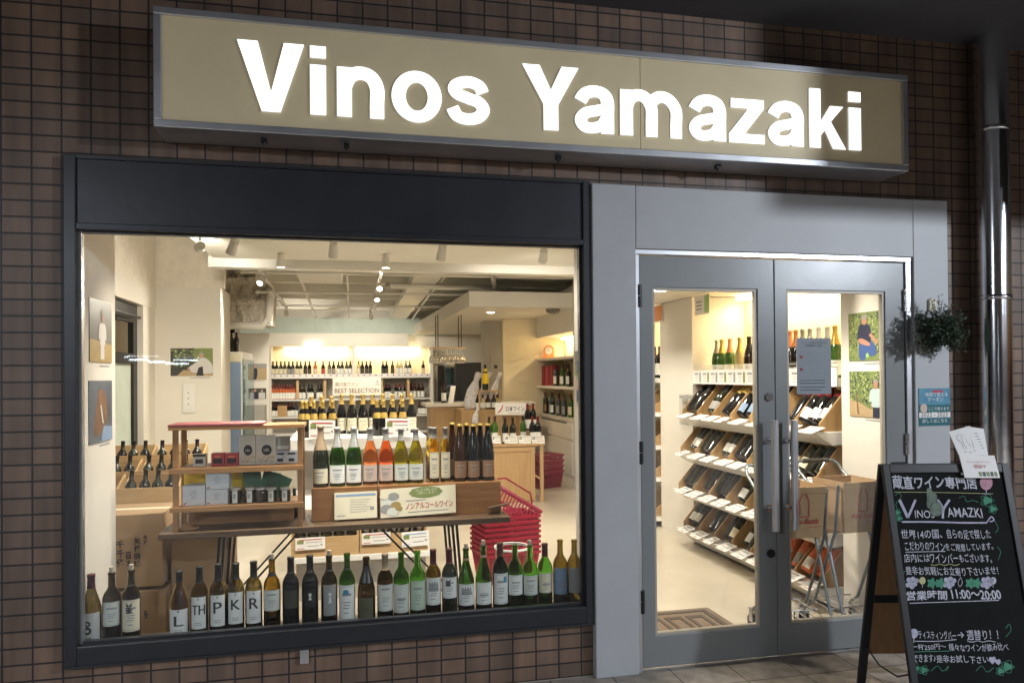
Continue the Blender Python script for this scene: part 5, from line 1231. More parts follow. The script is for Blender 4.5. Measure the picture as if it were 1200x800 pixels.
m = MB(); a = at(357, 404, SYb-.03); c = at(377, 404, SYb-.03); m.box(a.x, c.x, SYb-.06, SYb-.021, a.z-.012, a.z+.012); tag(m.build('ceiling_light', 'glow_spot', None, tuple(a)), 'small slim white lamp on the bulkhead above the left shelf bay', 'lamp')
ROW1 = [(119.5,'b_dark','lab_cream','brown_foil'),(146,'b_dark','lab_cream','brown_foil'),(175,'b_dark','lab_cream','black_foil'),(203,'b_dark','lab_cream','black_foil'),(232,'b_dark','lab_grey','black_foil'),(259,'b_dark','lab_grey','black_foil'),(289,'b_dark','lab_cream','brown_foil'),(315,'b_dark','lab_cream','brown_foil'),(347,'b_black','lab_dark','black_foil'),(376,'b_black','lab_dark','black_foil'),(417,'b_rose','lab_pink','wine_foil'),(472,'b_brown','red_card','wine_foil'),(516,'b_dark','lab_grey','wine_foil'),(546,'b_dark','lab_grey','wine_foil'),(580,'b_dark','lab_white','red_foil'),(606,'b_dark','lab_white','red_foil'),(638,'b_dark','lab_white','black_foil'),(664,'b_dark','lab_white','black_foil'),(722,'b_pale','lab_cream','brown_foil'),(748,'b_black','lab_dark','black_foil'),(777,'b_black','lab_dark','red_foil'),(804,'b_black','lab_dark','red_foil'),(893,'b_black','lab_dark','red_foil'),(918,'b_black','lab_dark','red_foil'),(960,'b_black','lab_dark','red_foil'),(996,'b_pale','lab_white','silver_foil'),(1021,'b_pale','lab_white','silver_foil'),(1055,'b_black','lab_white','wine_foil'),(1081,'b_black','lab_white','wine_foil'),(1176,'b_brown','lab_pink','wine_foil')]
for i, (q, gm, lm, fm) in enumerate(ROW1):
    x = at(300+q/6, 440, SYb+.12).x; o = simple_bottle('bordeaux', gm, lm, fm, .31, .80, (.2,.52), 10)
    place(o, (x, SYb+.12, z1s+.001), f'{ORD[i]} bottle from the left on the lit top shelf of the rear wall', 'bottles on the lit top shelf of the rear wall')
ROW2 = [(114+i*19.5, 'b_rose', 'lab_white', 'red_foil') for i in range(9)]+[(310,'b_brown','lab_white','black_foil'),(337,'b_brown','lab_white','black_foil'),(372,'b_dark','lab_white','black_foil'),(394,'b_dark','lab_white','black_foil'),(437,'b_dark','lab_white','black_foil'),(458,'b_dark','lab_white','black_foil')]+[(915,'b_black','lab_white','wine_foil'),(940,'b_black','lab_white','wine_foil'),(985,'b_black','lab_white','red_foil'),(1012,'b_black','lab_white','red_foil'),(1042,'b_black','lab_white','red_foil'),(1090,'b_brown','lab_white','wine_foil'),(1118,'b_brown','lab_white','wine_foil'),(1146,'b_brown','lab_white','wine_foil'),(1172,'b_brown','lab_white','wine_foil')]
for i, (q, gm, lm, fm) in enumerate(ROW2):
    x = at(300+q/6, 466, SYb+.10).x; o = simple_bottle('bordeaux', gm, lm, fm, .29, .72, (.04,.46), 10)
    place(o, (x, SYb+.10, z2s+.001), f'{ORD[i]} bottle from the left on the second shelf of the rear wall', 'bottles on the second shelf of the rear wall')
ROW3 = [(122,'b_black','lab_white','wine_foil'),(149,'b_black','lab_white','wine_foil'),(232,'b_black','lab_white','wine_foil'),(255,'b_black','lab_white','wine_foil'),(282,'b_black','lab_white','wine_foil'),(1150,'b_brown','lab_white','wine_foil'),(1172,'b_brown','lab_white','wine_foil'),(1190,'b_brown','lab_white','wine_foil')]
for i, (q, gm, lm, fm) in enumerate(ROW3):
    x = at(300+q/6, 487, SYb+.10).x; o = simple_bottle('bordeaux', gm, lm, fm, .27, .72, (.04,.46), 10)
    place(o, (x, SYb+.10, z3s+.001), f'{ORD[i]} bottle from the left on the third shelf of the rear wall', 'bottles on the third shelf of the rear wall')
for i, (q, z, py) in enumerate(((293,z2s,466),(485,z2s,466),(885,z2s,466),(1071,z2s,466))):
    x = at(300+q/6, py, SYb+.05).x; m = MB(); m.box(x-.025, x+.025, SYb+.02, SYb+.30, z+.001, z+.37)
    tag(m.build('shelf_divider', 'tray_wood', None, (x, SYb+.1, z)), f'{ORD[i]} upright pine divider from the left on the second rear shelf', 'divider', 'pine dividers on the rear shelf')
x = at(331, 487, SYb+.1).x; m = MB(); m.box(x-.09, x+.09, SYb+.06, SYb+.3, z3s+.001, z3s+.22); tag(m.build('wooden_box', 'crate_wood', None, (x, SYb+.1, z3s)), 'small wooden box between bottles on the third rear shelf', 'wooden box')

# ------------------------------------------------------------------ left background: fridge, white panel, pictures
fy = 7.6
x0_, x1_ = at(269, 500, fy).x, at(286, 500, fy).x
t = thing('drinks_fridge', 'tall glass-fronted drinks fridge seen edge-on by the left wall', 'fridge', ((x0_+x1_)/2, fy+.4, 0))
zf = at(270, 412, fy).z
m = MB(); m.box(x0_-.35, x1_-.02, fy, fy+1.2, 0, zf); bevel(m.build('cabinet', 'ac_white', t), .01)
m = MB(); m.box(x1_-.019, x1_, fy+.02, fy+1.18, .15, zf-.1); m.build('door', 'cool_glass', t)
m = MB(); m.box(x0_-.3, x1_-.04, fy-.012, fy-.0005, .3, zf-.15); m.build('display_glass', 'lab_blue', t)
m = MB(); m.box(x0_-.3, x1_-.04, fy-.013, fy-.0008, zf-.14, zf-.02); m.build('light_panel', 'lab_cream', t)
for i in range(5):
    o = simple_bottle('bordeaux', 'b_black', None, 'b_brown', .30); place(o, (x0_-.22+.085*i if i < 4 else x0_-.05, fy+.12+.11*i, zf+.001), f'{ORD[i]} bottle from the front standing on top of the drinks fridge', 'bottles on top of the fridge')
py_ = 9.2; x0_, x1_ = at(285.5, 440, py_).x, at(315.5, 440, py_).x
wallbox('white_partition', 'white partition with two photographs left of the rear shelves', x0_-.9, x1_, py_, py_+.06, 0, at(300, 390, py_).z+.0)
for yt, yb, xa, xb_, lb, els in ((426, 445, 285.5, 312.5, 'small photograph of a person in an orange landscape on the partition', [(1, [(0,0),(1,0),(1,.75),(0,.7)]), (2, [(.3,.05),(.55,.05),(.6,.6),(.5,.75),(.35,.65)]), (3, poly_circle(.46,.82,.08,.12))]), (455, 467.5, 287, 312, 'small group photograph in dark tones on the partition', [(4, [(.1,0),(.3,0),(.3,.6),(.1,.6)]), (2, [(.35,0),(.6,0),(.6,.65),(.35,.65)]), (4, [(.65,0),(.95,0),(.95,.6),(.65,.6)]), (3, poly_circle(.2,.75,.06,.13)), (3, poly_circle(.48,.8,.06,.13)), (3, poly_circle(.8,.75,.06,.13))])):
    a, c = at(xa, yb, py_-.002), at(xb_, yb, py_-.002); z1 = at(xa, yt, py_).z
    print_on('wall_photograph', lb, a, (c.x-a.x,0,0), (0,0,z1-a.z), els, ['lab_grey' if yt < 440 else 'photo_dark','photo_earth','navy','skin','shirt_white','ink_grey'], (0,-1,0))
a, c = at(286, 500, py_-.35), at(310, 500, py_-.35); z1 = at(300, 475, py_-.35).z
m = MB(); m.box(a.x, c.x, py_-.35, py_-.02, 0, z1); tag(bevel(m.build('grey_cabinet', 'shelf_grey', None, (a.x, py_-.2, 0)), .01), 'low grey cabinet standing under the partition photographs', 'cabinet')

# ------------------------------------------------------------------ bar counter, canopy, glass rack, black fridge
CY0 = 7.0
cx0 = at(505, 480, CY0).x; cz = at(505, 472.5, CY0).z
t = thing('bar_counter', 'pale wooden bar counter with a light stone top in mid shop', 'counter', (cx0+.7, CY0+.5, 0))
m = MB(); m.box(cx0, cx0+1.45, CY0, CY0+.55, 0, cz-.05); m.build('body', 'oak', t)
m = MB(); m.box(cx0-.08, cx0+1.5, CY0-.06, CY0+.62, cz-.049, cz); bevel(m.build('worktop', 'marble', t), .004)
for i in range(6):
    m = MB(); x = cx0+.06+.24*i; m.box(x, x+.2, CY0-.018, CY0-.0005, .1, cz-.12); m.build('front_panel', 'oak', t)
c = at(540, 478, 6.2)
m = MB(); xa, xc = at(541, 480, 6.3).x, at(563, 480, 6.3).x; m.box(xa, xc+.3, 6.3, 6.9, 0, at(541, 480, 6.3).z); bevel(tag(m.build('oak_cabinet', 'oak', None, ((xa+xc)/2, 6.6, 0)), 'oak cabinet end standing in front of the bar counter', 'cabinet'), .004)
KY = 5.85; xa = at(549.8, 350, KY).x; zkb, zkt = at(549.8, 359, KY).z, at(549.8, 341, KY).z
xb2 = at(485, 385, 12.1).x
t = thing('ceiling_canopy', 'large white canopy box hanging over the bar from the ceiling', 'canopy', (xa+.7, 8.5, zkb)); t['kind'] = 'thing'
m = MB(); m.prism([(xa, KY), (XB, KY), (XB, 12.1), (xb2, 12.1)], (0,0,zkb), (1,0,0), (0,1,0), (0,0,zkt-zkb)); m.build('canopy_body', 'plaster', t)
for px, py in ((575, 366), (627, 376), (609, 381), (583, 384)):
    q = atz(px, py, zkb); m = MB(); m.tube([(q.x, q.y, zkb-.006), (q.x, q.y, zkb-.0005)], .05, 16); m.build('downlight', 'glow_spot', t)
    lamp('downlight_lamp', 'SPOT', (q.x, q.y, zkb-.02), 55, (1,.78,.5), t, .05, (q.x, q.y, 0), 130, .7)
q = atz(648, 362, zkb); m = MB(); m.lathe([(.10,0),(.085,-.045),(.04,-.06),(.0005,-.06)], (q.x, q.y, zkb-.0005), 16); m.build('smoke_detector', 'ac_slot', t)
RY = 7.2; zr = at(525, 408, RY).z; xa, xc = at(504, 409, RY).x, at(544, 407, RY).x
t = thing('glass_rack', 'wooden rack hung from the canopy holding upside-down wine glasses', 'glass rack', ((xa+xc)/2, RY, zr))
for k in range(4):
    m = MB(); m.bar((xa, RY-.12+.09*k, zr), (xc, RY-.12+.09*k, zr), .02, .02); m.build('rail', 'tray_wood', t)
for x in (xa+.1, xc-.06):
    for y in (RY-.12, RY+.15):
        m = MB(); m.tube([(x, y, zr+.01), (x, y, zkb-.001)], .007, 6); m.build('hanger', 'twig', t)
gm = None
for i in range(16):
    x, y = xa+.03+(xc-xa-.06)*(i % 8)/7, RY-.075+.18*(i//8)
    if gm is None:
        m = MB(); m.lathe([(.032,0),(.031,-.003),(.005,-.008),(.0038,-.085),(.010,-.095),(.030,-.118),(.036,-.145),(.033,-.185),(.029,-.20),(.0275,-.20),(.031,-.185),(.0335,-.145),(.028,-.12),(.0005,-.1)], (0,0,0), 12); o = m.build('wine_glass', 'g_clear', local=True); gm = o.data
    else: o = bpy.data.objects.new('wine_glass', gm); COL.objects.link(o)
    place(o, (x, y, zr-.012), f'{ORD[i % 8]} upside-down wine glass from the left in the {["front","rear"][i//8]} rack row', 'wine glasses hanging in the rack', cat='wine glass')
FY = 9.6; xa, xc = at(533, 450, FY).x, at(571.5, 450, FY).x; zf = at(550, 424.5, FY).z
t = thing('black_fridge', 'large matt black fridge behind the bar counter', 'fridge', ((xa+xc)/2, FY+.3, 0))
m = MB(); m.box(xa, xc, FY+.03, FY+.65, 0, zf); bevel(m.build('body', 'fridge_black', t), .01)
m = MB(); m.box(xa+.004, xc-.004, FY, FY+.029, .08, zf-.005); bevel(m.build('door', 'fridge_black', t), .008)
m = MB(); m.tube([(xa+.05, FY-.04, .9), (xa+.05, FY-.04, 1.3)], .012, 8); m.build('handle', 'dark_metal', t)
xa2 = at(513, 450, FY+.4).x; xc2 = at(520, 450, FY+.4).x
m = MB(); m.box(xa2, xc2, FY+.4, FY+.9, 0, at(515, 428, FY+.4).z); tag(m.build('door_frame_post', 'black', None, (xa2, FY+.6, 0)), 'dark upright doorway post at the end of the rear shelves', 'post')
xa2 = at(521, 450, FY+.5).x; xc2 = at(532, 450, FY+.5).x; zz = at(525, 428, FY+.5).z
t = thing('glass_cabinet', 'narrow cool-lit glass cabinet left of the black fridge', 'cabinet', ((xa2+xc2)/2, FY+.6, 0))
m = MB(); m.box(xa2, xc2, FY+.52, FY+.9, 0, zz); m.build('body', 'shelf_grey', t)
m = MB(); m.box(xa2+.01, xc2-.01, FY+.505, FY+.519, .6, zz-.05); m.build('glass', 'cool_glass', t)
for k in range(5):
    m = MB(); m.box(xa2+.03, xc2-.03, FY+.495, FY+.504, .7+.13*k, .76+.13*k); m.build('tray', 'lab_blue', t)
xp = at(582, 430, yc).x
m = MB(); m.box(xp-.10, xp+.12, yc-.02, yc-.0005, 1.35, 1.75); m.tube([(xp-.02, yc-.02, 1.58), (xp-.02, yc-.03, 1.58)], .03, 12, 1); tag(m.build('control_box', ['shelf_grey','ink'], None, (xp, yc, 1.5)), 'grey control panel on the column beside the yellow wall', 'panel')

# wrapped gift bottles and small stand on the cabinet
def wrapped(label, px, pyb, pyt, Y, w, lean):
    a = at(px, pyb, Y); h = at(px, pyt, Y).z-a.z
    m = MB(); pts = [a+Vector((lean*h*u*u, .0, h*u)) for u in (0,.06,.25,.5,.68,.78,.88,1)]
    m.tube(pts, [w*k for k in (.8,1,1,.85,.55,.28,.42,.55)], 12); o = m.build('wrapped_gift', 'cellophane', None, tuple(a))
    for v in o.data.vertices: v.co += Vector((random.uniform(-1,1), random.uniform(-1,1), random.uniform(-1,1)))*w*.10
    tag(o, label, 'wrapped gift', 'cellophane wrapped gifts on the oak cabinet')
yk = 6.45
wrapped('big cellophane wrapped gift leaning right on the oak cabinet', 552, 478, 437, yk, .10, .25)
wrapped('cellophane wrapped gift behind the yellow labelled bottle', 566, 478, 436, yk+.15, .07, .2)
wrapped('narrow cellophane wrapped gift at the right of the cabinet', 577, 478, 437, yk+.1, .06, .25)
wrapped('small cellophane bag hanging low at the front of the cabinet', 557, 496, 478, 6.1, .045, .2)
a = at(569, 478, 6.35); o = bottle('bordeaux', 'b_dark', .34, (.25,.85,80,'yellow_pack'), None, False, (a.x, 6.35, at(569, 457, 6.35).z), 0, two_wall=False, n=14); tag(o, 'dark bottle with a tall yellow label in the middle of the wrapped gifts', 'wine bottle')
xs, xe = at(561, 478, 6.33).x, at(587, 478, 6.33).x; zs_ = at(569, 457, 6.35).z
zb_ = at(541, 480, 6.3).z
t = thing('gift_stand', 'small wooden stand with a shelf between the wrapped gifts', 'stand', ((xs+xe)/2, 6.4, zb_))
m = MB(); m.box(xs, xe, 6.32, 6.44, zs_-.018, zs_-.001); m.build('shelf', 'tray_wood', t)
for x in (xs, xe-.018):
    m = MB(); m.box(x, x+.018, 6.33, 6.43, zb_+.001, zs_-.0185); m.build('leg', 'tray_wood', t)
for i, px in enumerate((560, 566, 572, 579, 583)):
    a = at(px, 478, 6.36); o = simple_bottle('bordeaux', ['b_black','b_pale','b_brown'][i % 3], 'lab_white', 'wine_foil', .19, n=10); place(o, (a.x, 6.37, zb_+.002), f'{ORD[i]} small bottle from the left under the little gift stand', 'small bottles under the gift stand')
a = at(520, 472, CY0+.1); o = simple_bottle('bordeaux', 'b_brown', 'lab_white', 'wine_foil', .31); place(o, (a.x, CY0+.1, cz+.001), 'red wine bottle standing alone on the bar counter', 'bottles on the counter')
a, c = at(525, 472, CY0+.05), at(531, 472, CY0+.05); z1 = at(531, 452, CY0+.05).z
m = MB(); m.add([a, c, (c.x+.05, c.y+.06, z1), (a.x+.05, a.y+.06, z1)]+[(p[0], p[1]+.006, p[2]) for p in (a, c, (c.x+.05, c.y+.06, z1), (a.x+.05, a.y+.06, z1))], [(0,1,2,3),(7,6,5,4),(0,4,5,1),(1,5,6,2),(2,6,7,3),(3,7,4,0)]); tag(m.build('menu_card', 'paper', None, tuple(a)), 'white menu card leaning beside the bottle on the bar counter', 'card')

# ------------------------------------------------------------------ right alcove shelves and cabinet
zA1, zA2 = atx(650, 419, XR+.1).z, atx(650, 452, XR+.1).z
t = thing('alcove_shelf', 'white built-in shelves with red boxes in the lit right-hand alcove', 'shelf', (XR+.2, (yA0+yA1)/2, 0))
for z in (zA1, zA2):
    m = MB(); m.box(XR+.005, XB-.052, yA0+.003, yA1-.003, z-.035, z); m.build('shelf', 'white_gloss', t)
m = MB(); m.box(XR-.015, XB-.052, yA0+.003, yA1-.003, zc-.04, zc); m.build('worktop', 'marble', t)
m = MB(); m.box(XR-.005, XB-.052, yA0+.004, yA1-.004, 0, zc-.041); m.build('cabinet', 'plaster', t)
for k in range(2):
    y_ = yA0+.01+(yA1-yA0-.02)*k/2
    m = MB(); m.box(XR-.022, XR-.0055, y_+.006, y_+(yA1-yA0)/2-.016, .12, zc-.30); m.build('cabinet_door', 'plaster', t)
    m = MB(); m.box(XR-.022, XR-.0055, y_+.006, y_+(yA1-yA0)/2-.016, zc-.27, zc-.08); m.build('drawer', 'plaster', t)
m = MB(); m.box(XR-.008, XR-.0055, yA0+.3, yA1-.3, zc-.078, zc-.055); m.build('slot', 'ac_slot', t)
m = MB(); m.box(XB-.12, XB-.07, yA0+.15, yA1-.1, zt-.028, zt-.006); m.build('light_strip', 'glow_warm', t)
lamp('alcove_light', 'AREA', (XB-.12, (yA0+yA1)/2, zt-.05), 14, (1,.78,.46), t, 1.5, (XB+.1, (yA0+yA1)/2, zt-.8), sy=.05).rotation_euler.z += 0
yk = (yA0+yA1)/2; q = atx(643, 418, XR+.15)
t = thing('mantel_clock', 'small round-topped wooden mantel clock on the alcove shelf', 'clock', (XR+.15, q.y, zA1+.001), R(58))
m = MB(); poly = [(-.11,0),(.11,0),(.11,.03),(.085,.035)]+[(.085*math.cos(PI*i/10), .12+.085*math.sin(PI*i/10)) for i in range(11)]+[(-.085,.035),(-.11,.03)]
m.prism(poly, (0,0,0), (0,-1,0), (0,0,1), (.06,0,0)); m.build('case', 'orange_card', t, local=True)
m = MB(); m.tube([(-.001,0,.12),(-.006,0,.12)], .058, 18); f = m.build('dial', 'paper', t, local=True)
m = MB(); m.bar((-.008,0,.12), (-.008,.0,.16), .006, .003); m.bar((-.008,0,.12), (-.008,-.03,.13), .006, .003); m.build('hand', 'ink', f, local=True)
def alc(px, zsh, w, h, mat_, label, nm='gift_carton', d=.10, cat='gift box', grp='dark red gift boxes in the alcove'):
    y = atx(px, 440, XR+.1).y; m = MB(); m.box(XR+.08, XR+.08+d, y-w/2, y+w/2, zsh+.001, zsh+h); return tag(bevel(m.build(nm, mat_, None, (XR+.1, y, zsh)), .003), label, cat, grp)
for i, px in enumerate((634, 637.8, 642, 647)): alc(px, zA2, .16, .30, 'deep_red' if i % 2 else 'red_card', f'{ORD[i]} dark red gift box from the left on the alcove shelf')
for i, (px, mt) in enumerate(((653, 'b_slate'), (656.5, 'b_black'), (661, 'b_green'), (664, 'b_dark'), (668, 'b_dark'))):
    y = atx(px, 450, XR+.14).y; o = simple_bottle('bordeaux', mt, 'lab_white' if i % 2 == 0 else 'lab_pale', ['wine_foil','wine_foil','black_foil','gold_foil','black_foil'][i], .31); place(o, (XR+.12+.05*(i % 2), y, zA2+.001), f'{ORD[i]} bottle from the red boxes on the upper alcove shelf', 'bottles on the upper alcove shelf', (0,0,-PI/2+.3))
for i, (px, mt, lm) in enumerate(((635, 'b_teal', None), (637.5, 'b_teal', 'sticker_teal'), (641.5, 'b_brown', 'lab_brown'), (645, 'b_teal', 'lab_blue'), (649.5, 'b_dark', 'lab_white'), (653, 'b_slate', None), (656.5, 'b_slate', 'lab_grey'), (660, 'b_slate', None), (663, 'b_slate', 'lab_grey'), (667.5, 'b_green', 'lab_cream'))):
    y = atx(px, 480, XR+.1).y; o = simple_bottle('bordeaux', mt, lm, ['wine_foil','black_foil','brown_foil'][i % 3], .31); place(o, (XR+.08+.04*(i % 2), y, zc+.001), f'{ORD[i]} bottle from the left on the alcove worktop', 'bottles on the alcove worktop', (0,0,-PI/2+.3))

# ------------------------------------------------------------------ table of Japanese wines
JY = 4.75
jx0, jx1 = at(560, 520, JY).x, at(638.5, 520, JY).x; jz = at(600, 520, JY).z
t = thing('tasting_table', 'oak box table carrying Japanese wines and price cards', 'table', ((jx0+jx1)/2, JY+.3, 0))
m = MB(); m.box(jx0, jx1, JY, JY+.62, jz-.03, jz); bevel(m.build('tabletop', 'oak', t), .003)
jb1 = at(627, 550, JY+.03).x
m = MB(); m.box(jx0+.02, jb1, JY+.03, JY+.58, .0, jz-.031); m.build('box_body', 'oak', t)
m = MB(); 
for a_, b_, c_, d_ in ((jx0+.03, jb1-.005, jz-.09, jz-.04), (jx0+.03, jb1-.005, .02, .09)): m.box(a_, b_, JY+.016, JY+.0295, c_, d_)
m.box(jx0+.03, jx0+.08, JY+.016, JY+.0295, .0905, jz-.0905); m.box(jb1-.055, jb1-.005, JY+.016, JY+.0295, .0905, jz-.0905); m.build('front_frame', 'oak', t)
for y in (JY+.02, JY+.56):
    m = MB(); m.box(jx1-.05, jx1-.012, y, y+.04, 0, jz-.031); m.build('leg', 'oak', t)
m = MB(); m.bar((jb1+.002, JY+.04, .30), (jx1-.051, JY+.04, .26), .03, .02); m.build('rail', 'oak', t)
JB = [(573,488,'b_green','lab_white','black_foil',.18),(580,487,'b_green','lab_white','black_foil',.12),(592,489.5,'b_dark','lab_white','black_foil',.10),(601,489,'b_dark','lab_white','black_foil',.10),(613,487,'b_green','lab_white','black_foil',.20),(618.5,473,'b_black','lab_white','red_foil',.32),(625,473,'b_black','lab_white','red_foil',.32),(624,488,'b_black','lab_white','red_foil',.10),(630.5,487,'b_black','lab_white','red_foil',.10)]
for i, (px, ty, gm_, lm, fm, dy) in enumerate(JB):
    Y = JY+dy; x = at(px, 515, Y).x; zb_ = jz+.001 if ty > 480 else jz+.13
    H = at(px, ty, Y).z-zb_; o = simple_bottle('bordeaux', gm_, lm, fm, round(max(.2, min(.34, H)), 2), .80, (.06,.40)); place(o, (x, Y, zb_), f'{ORD[i]} bottle from the left on the Japanese wine table', 'bottles on the Japanese wine table')
m = MB(); xa, xc = at(612, 500, JY+.26).x, at(634, 500, JY+.26).x; m.box(xa, xc, JY+.26, JY+.40, jz+.001, jz+.129); tag(bevel(m.build('wooden_riser', 'oak', None, ((xa+xc)/2, JY+.3, jz)), .002), 'oak riser block lifting two red-capped bottles on the Japanese wine table', 'wooden box')
for i, (x0, x1) in enumerate(((577, 587), (591.5, 607), (608, 622.5), (623.5, 638.5))):
    card('price_card', f'{ORD[i]} white card from the left along the front of the Japanese wine table', 'price card', x0, x1, 519.5, 510.5, JY-.004, ['paper','ink_grey','ink_grey','ink_grey'], dk_ticket, lean=.03, group='cards on the Japanese wine table')
def dk_j(m, uv, ex, ey, n):
    uvtext(m, uv, ex, ey, '日本ワイン', .34, .30, .60, 1, h=.44, bold=.012)
    m.add([uv(u, v, .0009) for u, v in ((.06,.18),(.12,.16),(.20,.40),(.24,.60),(.26,.85),(.23,.85),(.19,.58),(.13,.36))], [tuple(range(8))], 2); uvrect(m, uv, .42, .14, .8, .18, 3)
t_ = card('table_sign', 'white sign reading Japanese wine with a red island shape, above the tasting table', 'sign', 580.5, 616.5, 486, 472, JY+.33, ['paper','ink','ink_red','ink_grey'], dk_j, lean=.0)
m = MB(); a = t_.location; m.tube([(a.x+.08, JY+.345, jz+.001), (a.x+.08, JY+.345, a.z+.05)], .005, 6); m.build('rod', 'alu', t_)

# ------------------------------------------------------------------ shopping baskets and bin
def basket_mb(w, d, h):
    m = MB(); b0, t0 = .86, 1.0
    def ring(k, z): return [(-w/2*k, -d/2*k, z), (w/2*k, -d/2*k, z), (w/2*k, d/2*k, z), (-w/2*k, d/2*k, z)]
    for (za, zb_) in ((0, .02), (h*.30, h*.34), (h*.55, h*.59), (h*.86, h)):
        ka, kb = b0+(t0-b0)*za/h, b0+(t0-b0)*zb_/h; A_, B_ = ring(ka, za), ring(kb, zb_)
        A2, B2 = ring(ka-.02, za), ring(kb-.02, zb_)
        m.add(A_+B_+A2+B2, [(i, (i+1) % 4, 4+(i+1) % 4, 4+i) for i in range(4)]+[(8+(i+1) % 4, 8+i, 12+i, 12+(i+1) % 4) for i in range(4)]+[(4+i, 4+(i+1) % 4, 12+(i+1) % 4, 12+i) for i in range(4)])
    for s in range(4):
        P0, P1 = Vector(ring(b0-.01, .0)[s]), Vector(ring(b0-.01, 0)[(s+1) % 4]); Q0, Q1 = Vector(ring(t0-.01, h*.9)[s]), Vector(ring(t0-.01, h*.9)[(s+1) % 4])
        n_ = 15 if s % 2 == 0 else 11
        for k in range(n_):
            u = (k+.5)/n_; m.bar(P0.lerp(P1, u), Q0.lerp(Q1, u), .010, .004)
    R0, R1 = ring(1.0, h), ring(1.045, h); R2 = ring(1.045, h-.018)
    m.add(R0+R1+R2, [(i, 4+i, 4+(i+1) % 4, (i+1) % 4) for i in range(4)]+[(4+i, 8+i, 8+(i+1) % 4, 4+(i+1) % 4) for i in range(4)])
    m.add(ring(b0-.005, .003), [(0,1,2,3)]); return m
def handle_mb(w, d, h, up):
    m = MB(); pts = [(-w/2, 0, h), (-w/2+.02, -.02 if not up else 0, h+.06), (-w*.3, -.05*(not up), h+.10), (w*.3, -.05*(not up), h+.10), (w/2-.02, -.02 if not up else 0, h+.06), (w/2, 0, h)]
    m.tube(pts, .007, 8); return m
bk = at(592, 640, 1.75)
bw_, bd_, bh_ = .40, .30, .21
for i in range(9):
    z = .003+.036*i
    tilt = (0, 0) if i < 8 else (R(-14), R(32))
    t = thing('shopping_basket', f'{ORD[i]} red plastic basket from the floor in the nested stack' if i < 8 else 'red plastic basket tilted on top of the nested stack', 'basket', (bk.x, bk.y, z), R(10), 'nested red shopping baskets')
    if i == 8: t.location = (bk.x-.05, bk.y, z+.09); t.rotation_euler = (tilt[0], tilt[1], R(10))
    if i == 0: body = basket_mb(bw_, bd_, bh_).build('basket', 'red_plastic', t, local=True); hd = MB()
    else: b2 = body.copy(); COL.objects.link(b2); b2.parent = t
    if i >= 7:
        m = handle_mb(bw_*.95, bd_, bh_, i == 7) if i == 8 else MB().tube([(-bw_/2,.02,bh_+.004),(-bw_*.2,-.09,bh_+.010),(bw_*.2,-.09,bh_+.010),(bw_/2,.02,bh_+.004)], .007, 8); m.build('handle', 'red_plastic', t, local=True)
bn = at(600, 650, 1.05)
t = thing('wire_bin', 'clear round plastic bin with a white rim behind the window bottles', 'bin', (bn.x, bn.y, 0))
zr_ = at(600, 640, 1.05).z; rr_ = .105
m = MB(); m.lathe([(rr_*.8, .003), (rr_, zr_)], (0,0,0), 28); m.lathe([(.0005,.003),(rr_*.8,.003)], (0,0,0), 28); m.build('bin_body', 'thin_glass', t, local=True)
m = MB(); m.lathe([(rr_+.001, zr_-.012), (rr_+.006, zr_-.006), (rr_+.004, zr_+.004), (rr_-.004, zr_+.002)], (0,0,0), 28); m.build('rim', 'paper', t, local=True)
for i, (px, py, Y) in enumerate(((638, 562, JY+1.1),)):
    c = at(px, py, Y)
    for k in range(4):
        t = thing('shopping_basket', f'{ORD[k]} red basket from the floor in the far stack beyond the Japanese wine table', 'basket', (c.x, c.y, .003+.07*k), R(20), 'far stack of red baskets')
        b2 = body.copy(); COL.objects.link(b2); b2.parent = t

# ------------------------------------------------------------------ racks seen through the doors
RX0 = 2.66
tiers = [(1.405, XR+.02), (1.085, 2.70), (.775, 2.68), (.475, 2.66), (.15, 2.70)]
RY0, RY1 = .52, 2.42
t = thing('wine_rack', 'white wall rack with five tiers of sloping bottles and a lit top shelf', 'wine rack', (3.1, 1.45, 0))
for i, (z, xf) in enumerate(tiers):
    m = MB()
    if i == 0: m.box(xf-.02, XB-.002, RY0, RY1, z-.05, z)
    else:
        m.prism([(xf, z), (XB-.002, z), (XB-.002, z-.05), (xf+.14, z-.085)] if i < 4 else [(xf, z), (XB-.002, z), (XB-.002, .02), (xf+.16, .02)], (0, RY0, 0), (1,0,0), (0,0,1), (0, RY1-RY0, 0))
    bevel(m.build('tier', 'white_gloss', t), .003)
m = MB(); m.box(XB-.14, XB-.05, RY0+.3, RY1-.10, 2.06, 2.085); m.build('light_strip', 'glow_warm', t)
lamp('strip_light', 'AREA', (XB-.16, (RY0+RY1)/2, 2.045), 16, (1,.78,.46), t, 1.7, (XB+.06, (RY0+RY1)/2, 1.4), sy=.05)
m = MB(); m.box(XR-.003, XR+.006, RY0, RY1, 1.355, 1.47, 0)
for k in range(13):
    y = RY0+.07+k*.14
    m.quad((XR-.0036,y,1.37),(XR-.0036,y+.03,1.37),(XR-.0036,y+.03,1.45),(XR-.0036,y,1.45), 1+k % 2); m.quad((XR-.0036,y+.045,1.43),(XR-.0036,y+.11,1.43),(XR-.0036,y+.11,1.445),(XR-.0036,y+.045,1.445), 1)
    for q in (1.38, 1.40, 1.415): m.quad((XR-.0036,y+.045,q),(XR-.0036,y+.10,q),(XR-.0036,y+.10,q+.004),(XR-.0036,y+.045,q+.004), 1)
m.build('price_rail', ['paper','ink_grey','photo_green'], t)
for z in (1.50, 1.475):
    m = MB(); m.tube([(XR+.01, RY0, z), (XR+.01, RY1, z)], .002, 6); m.build('wire', 'alu', t)
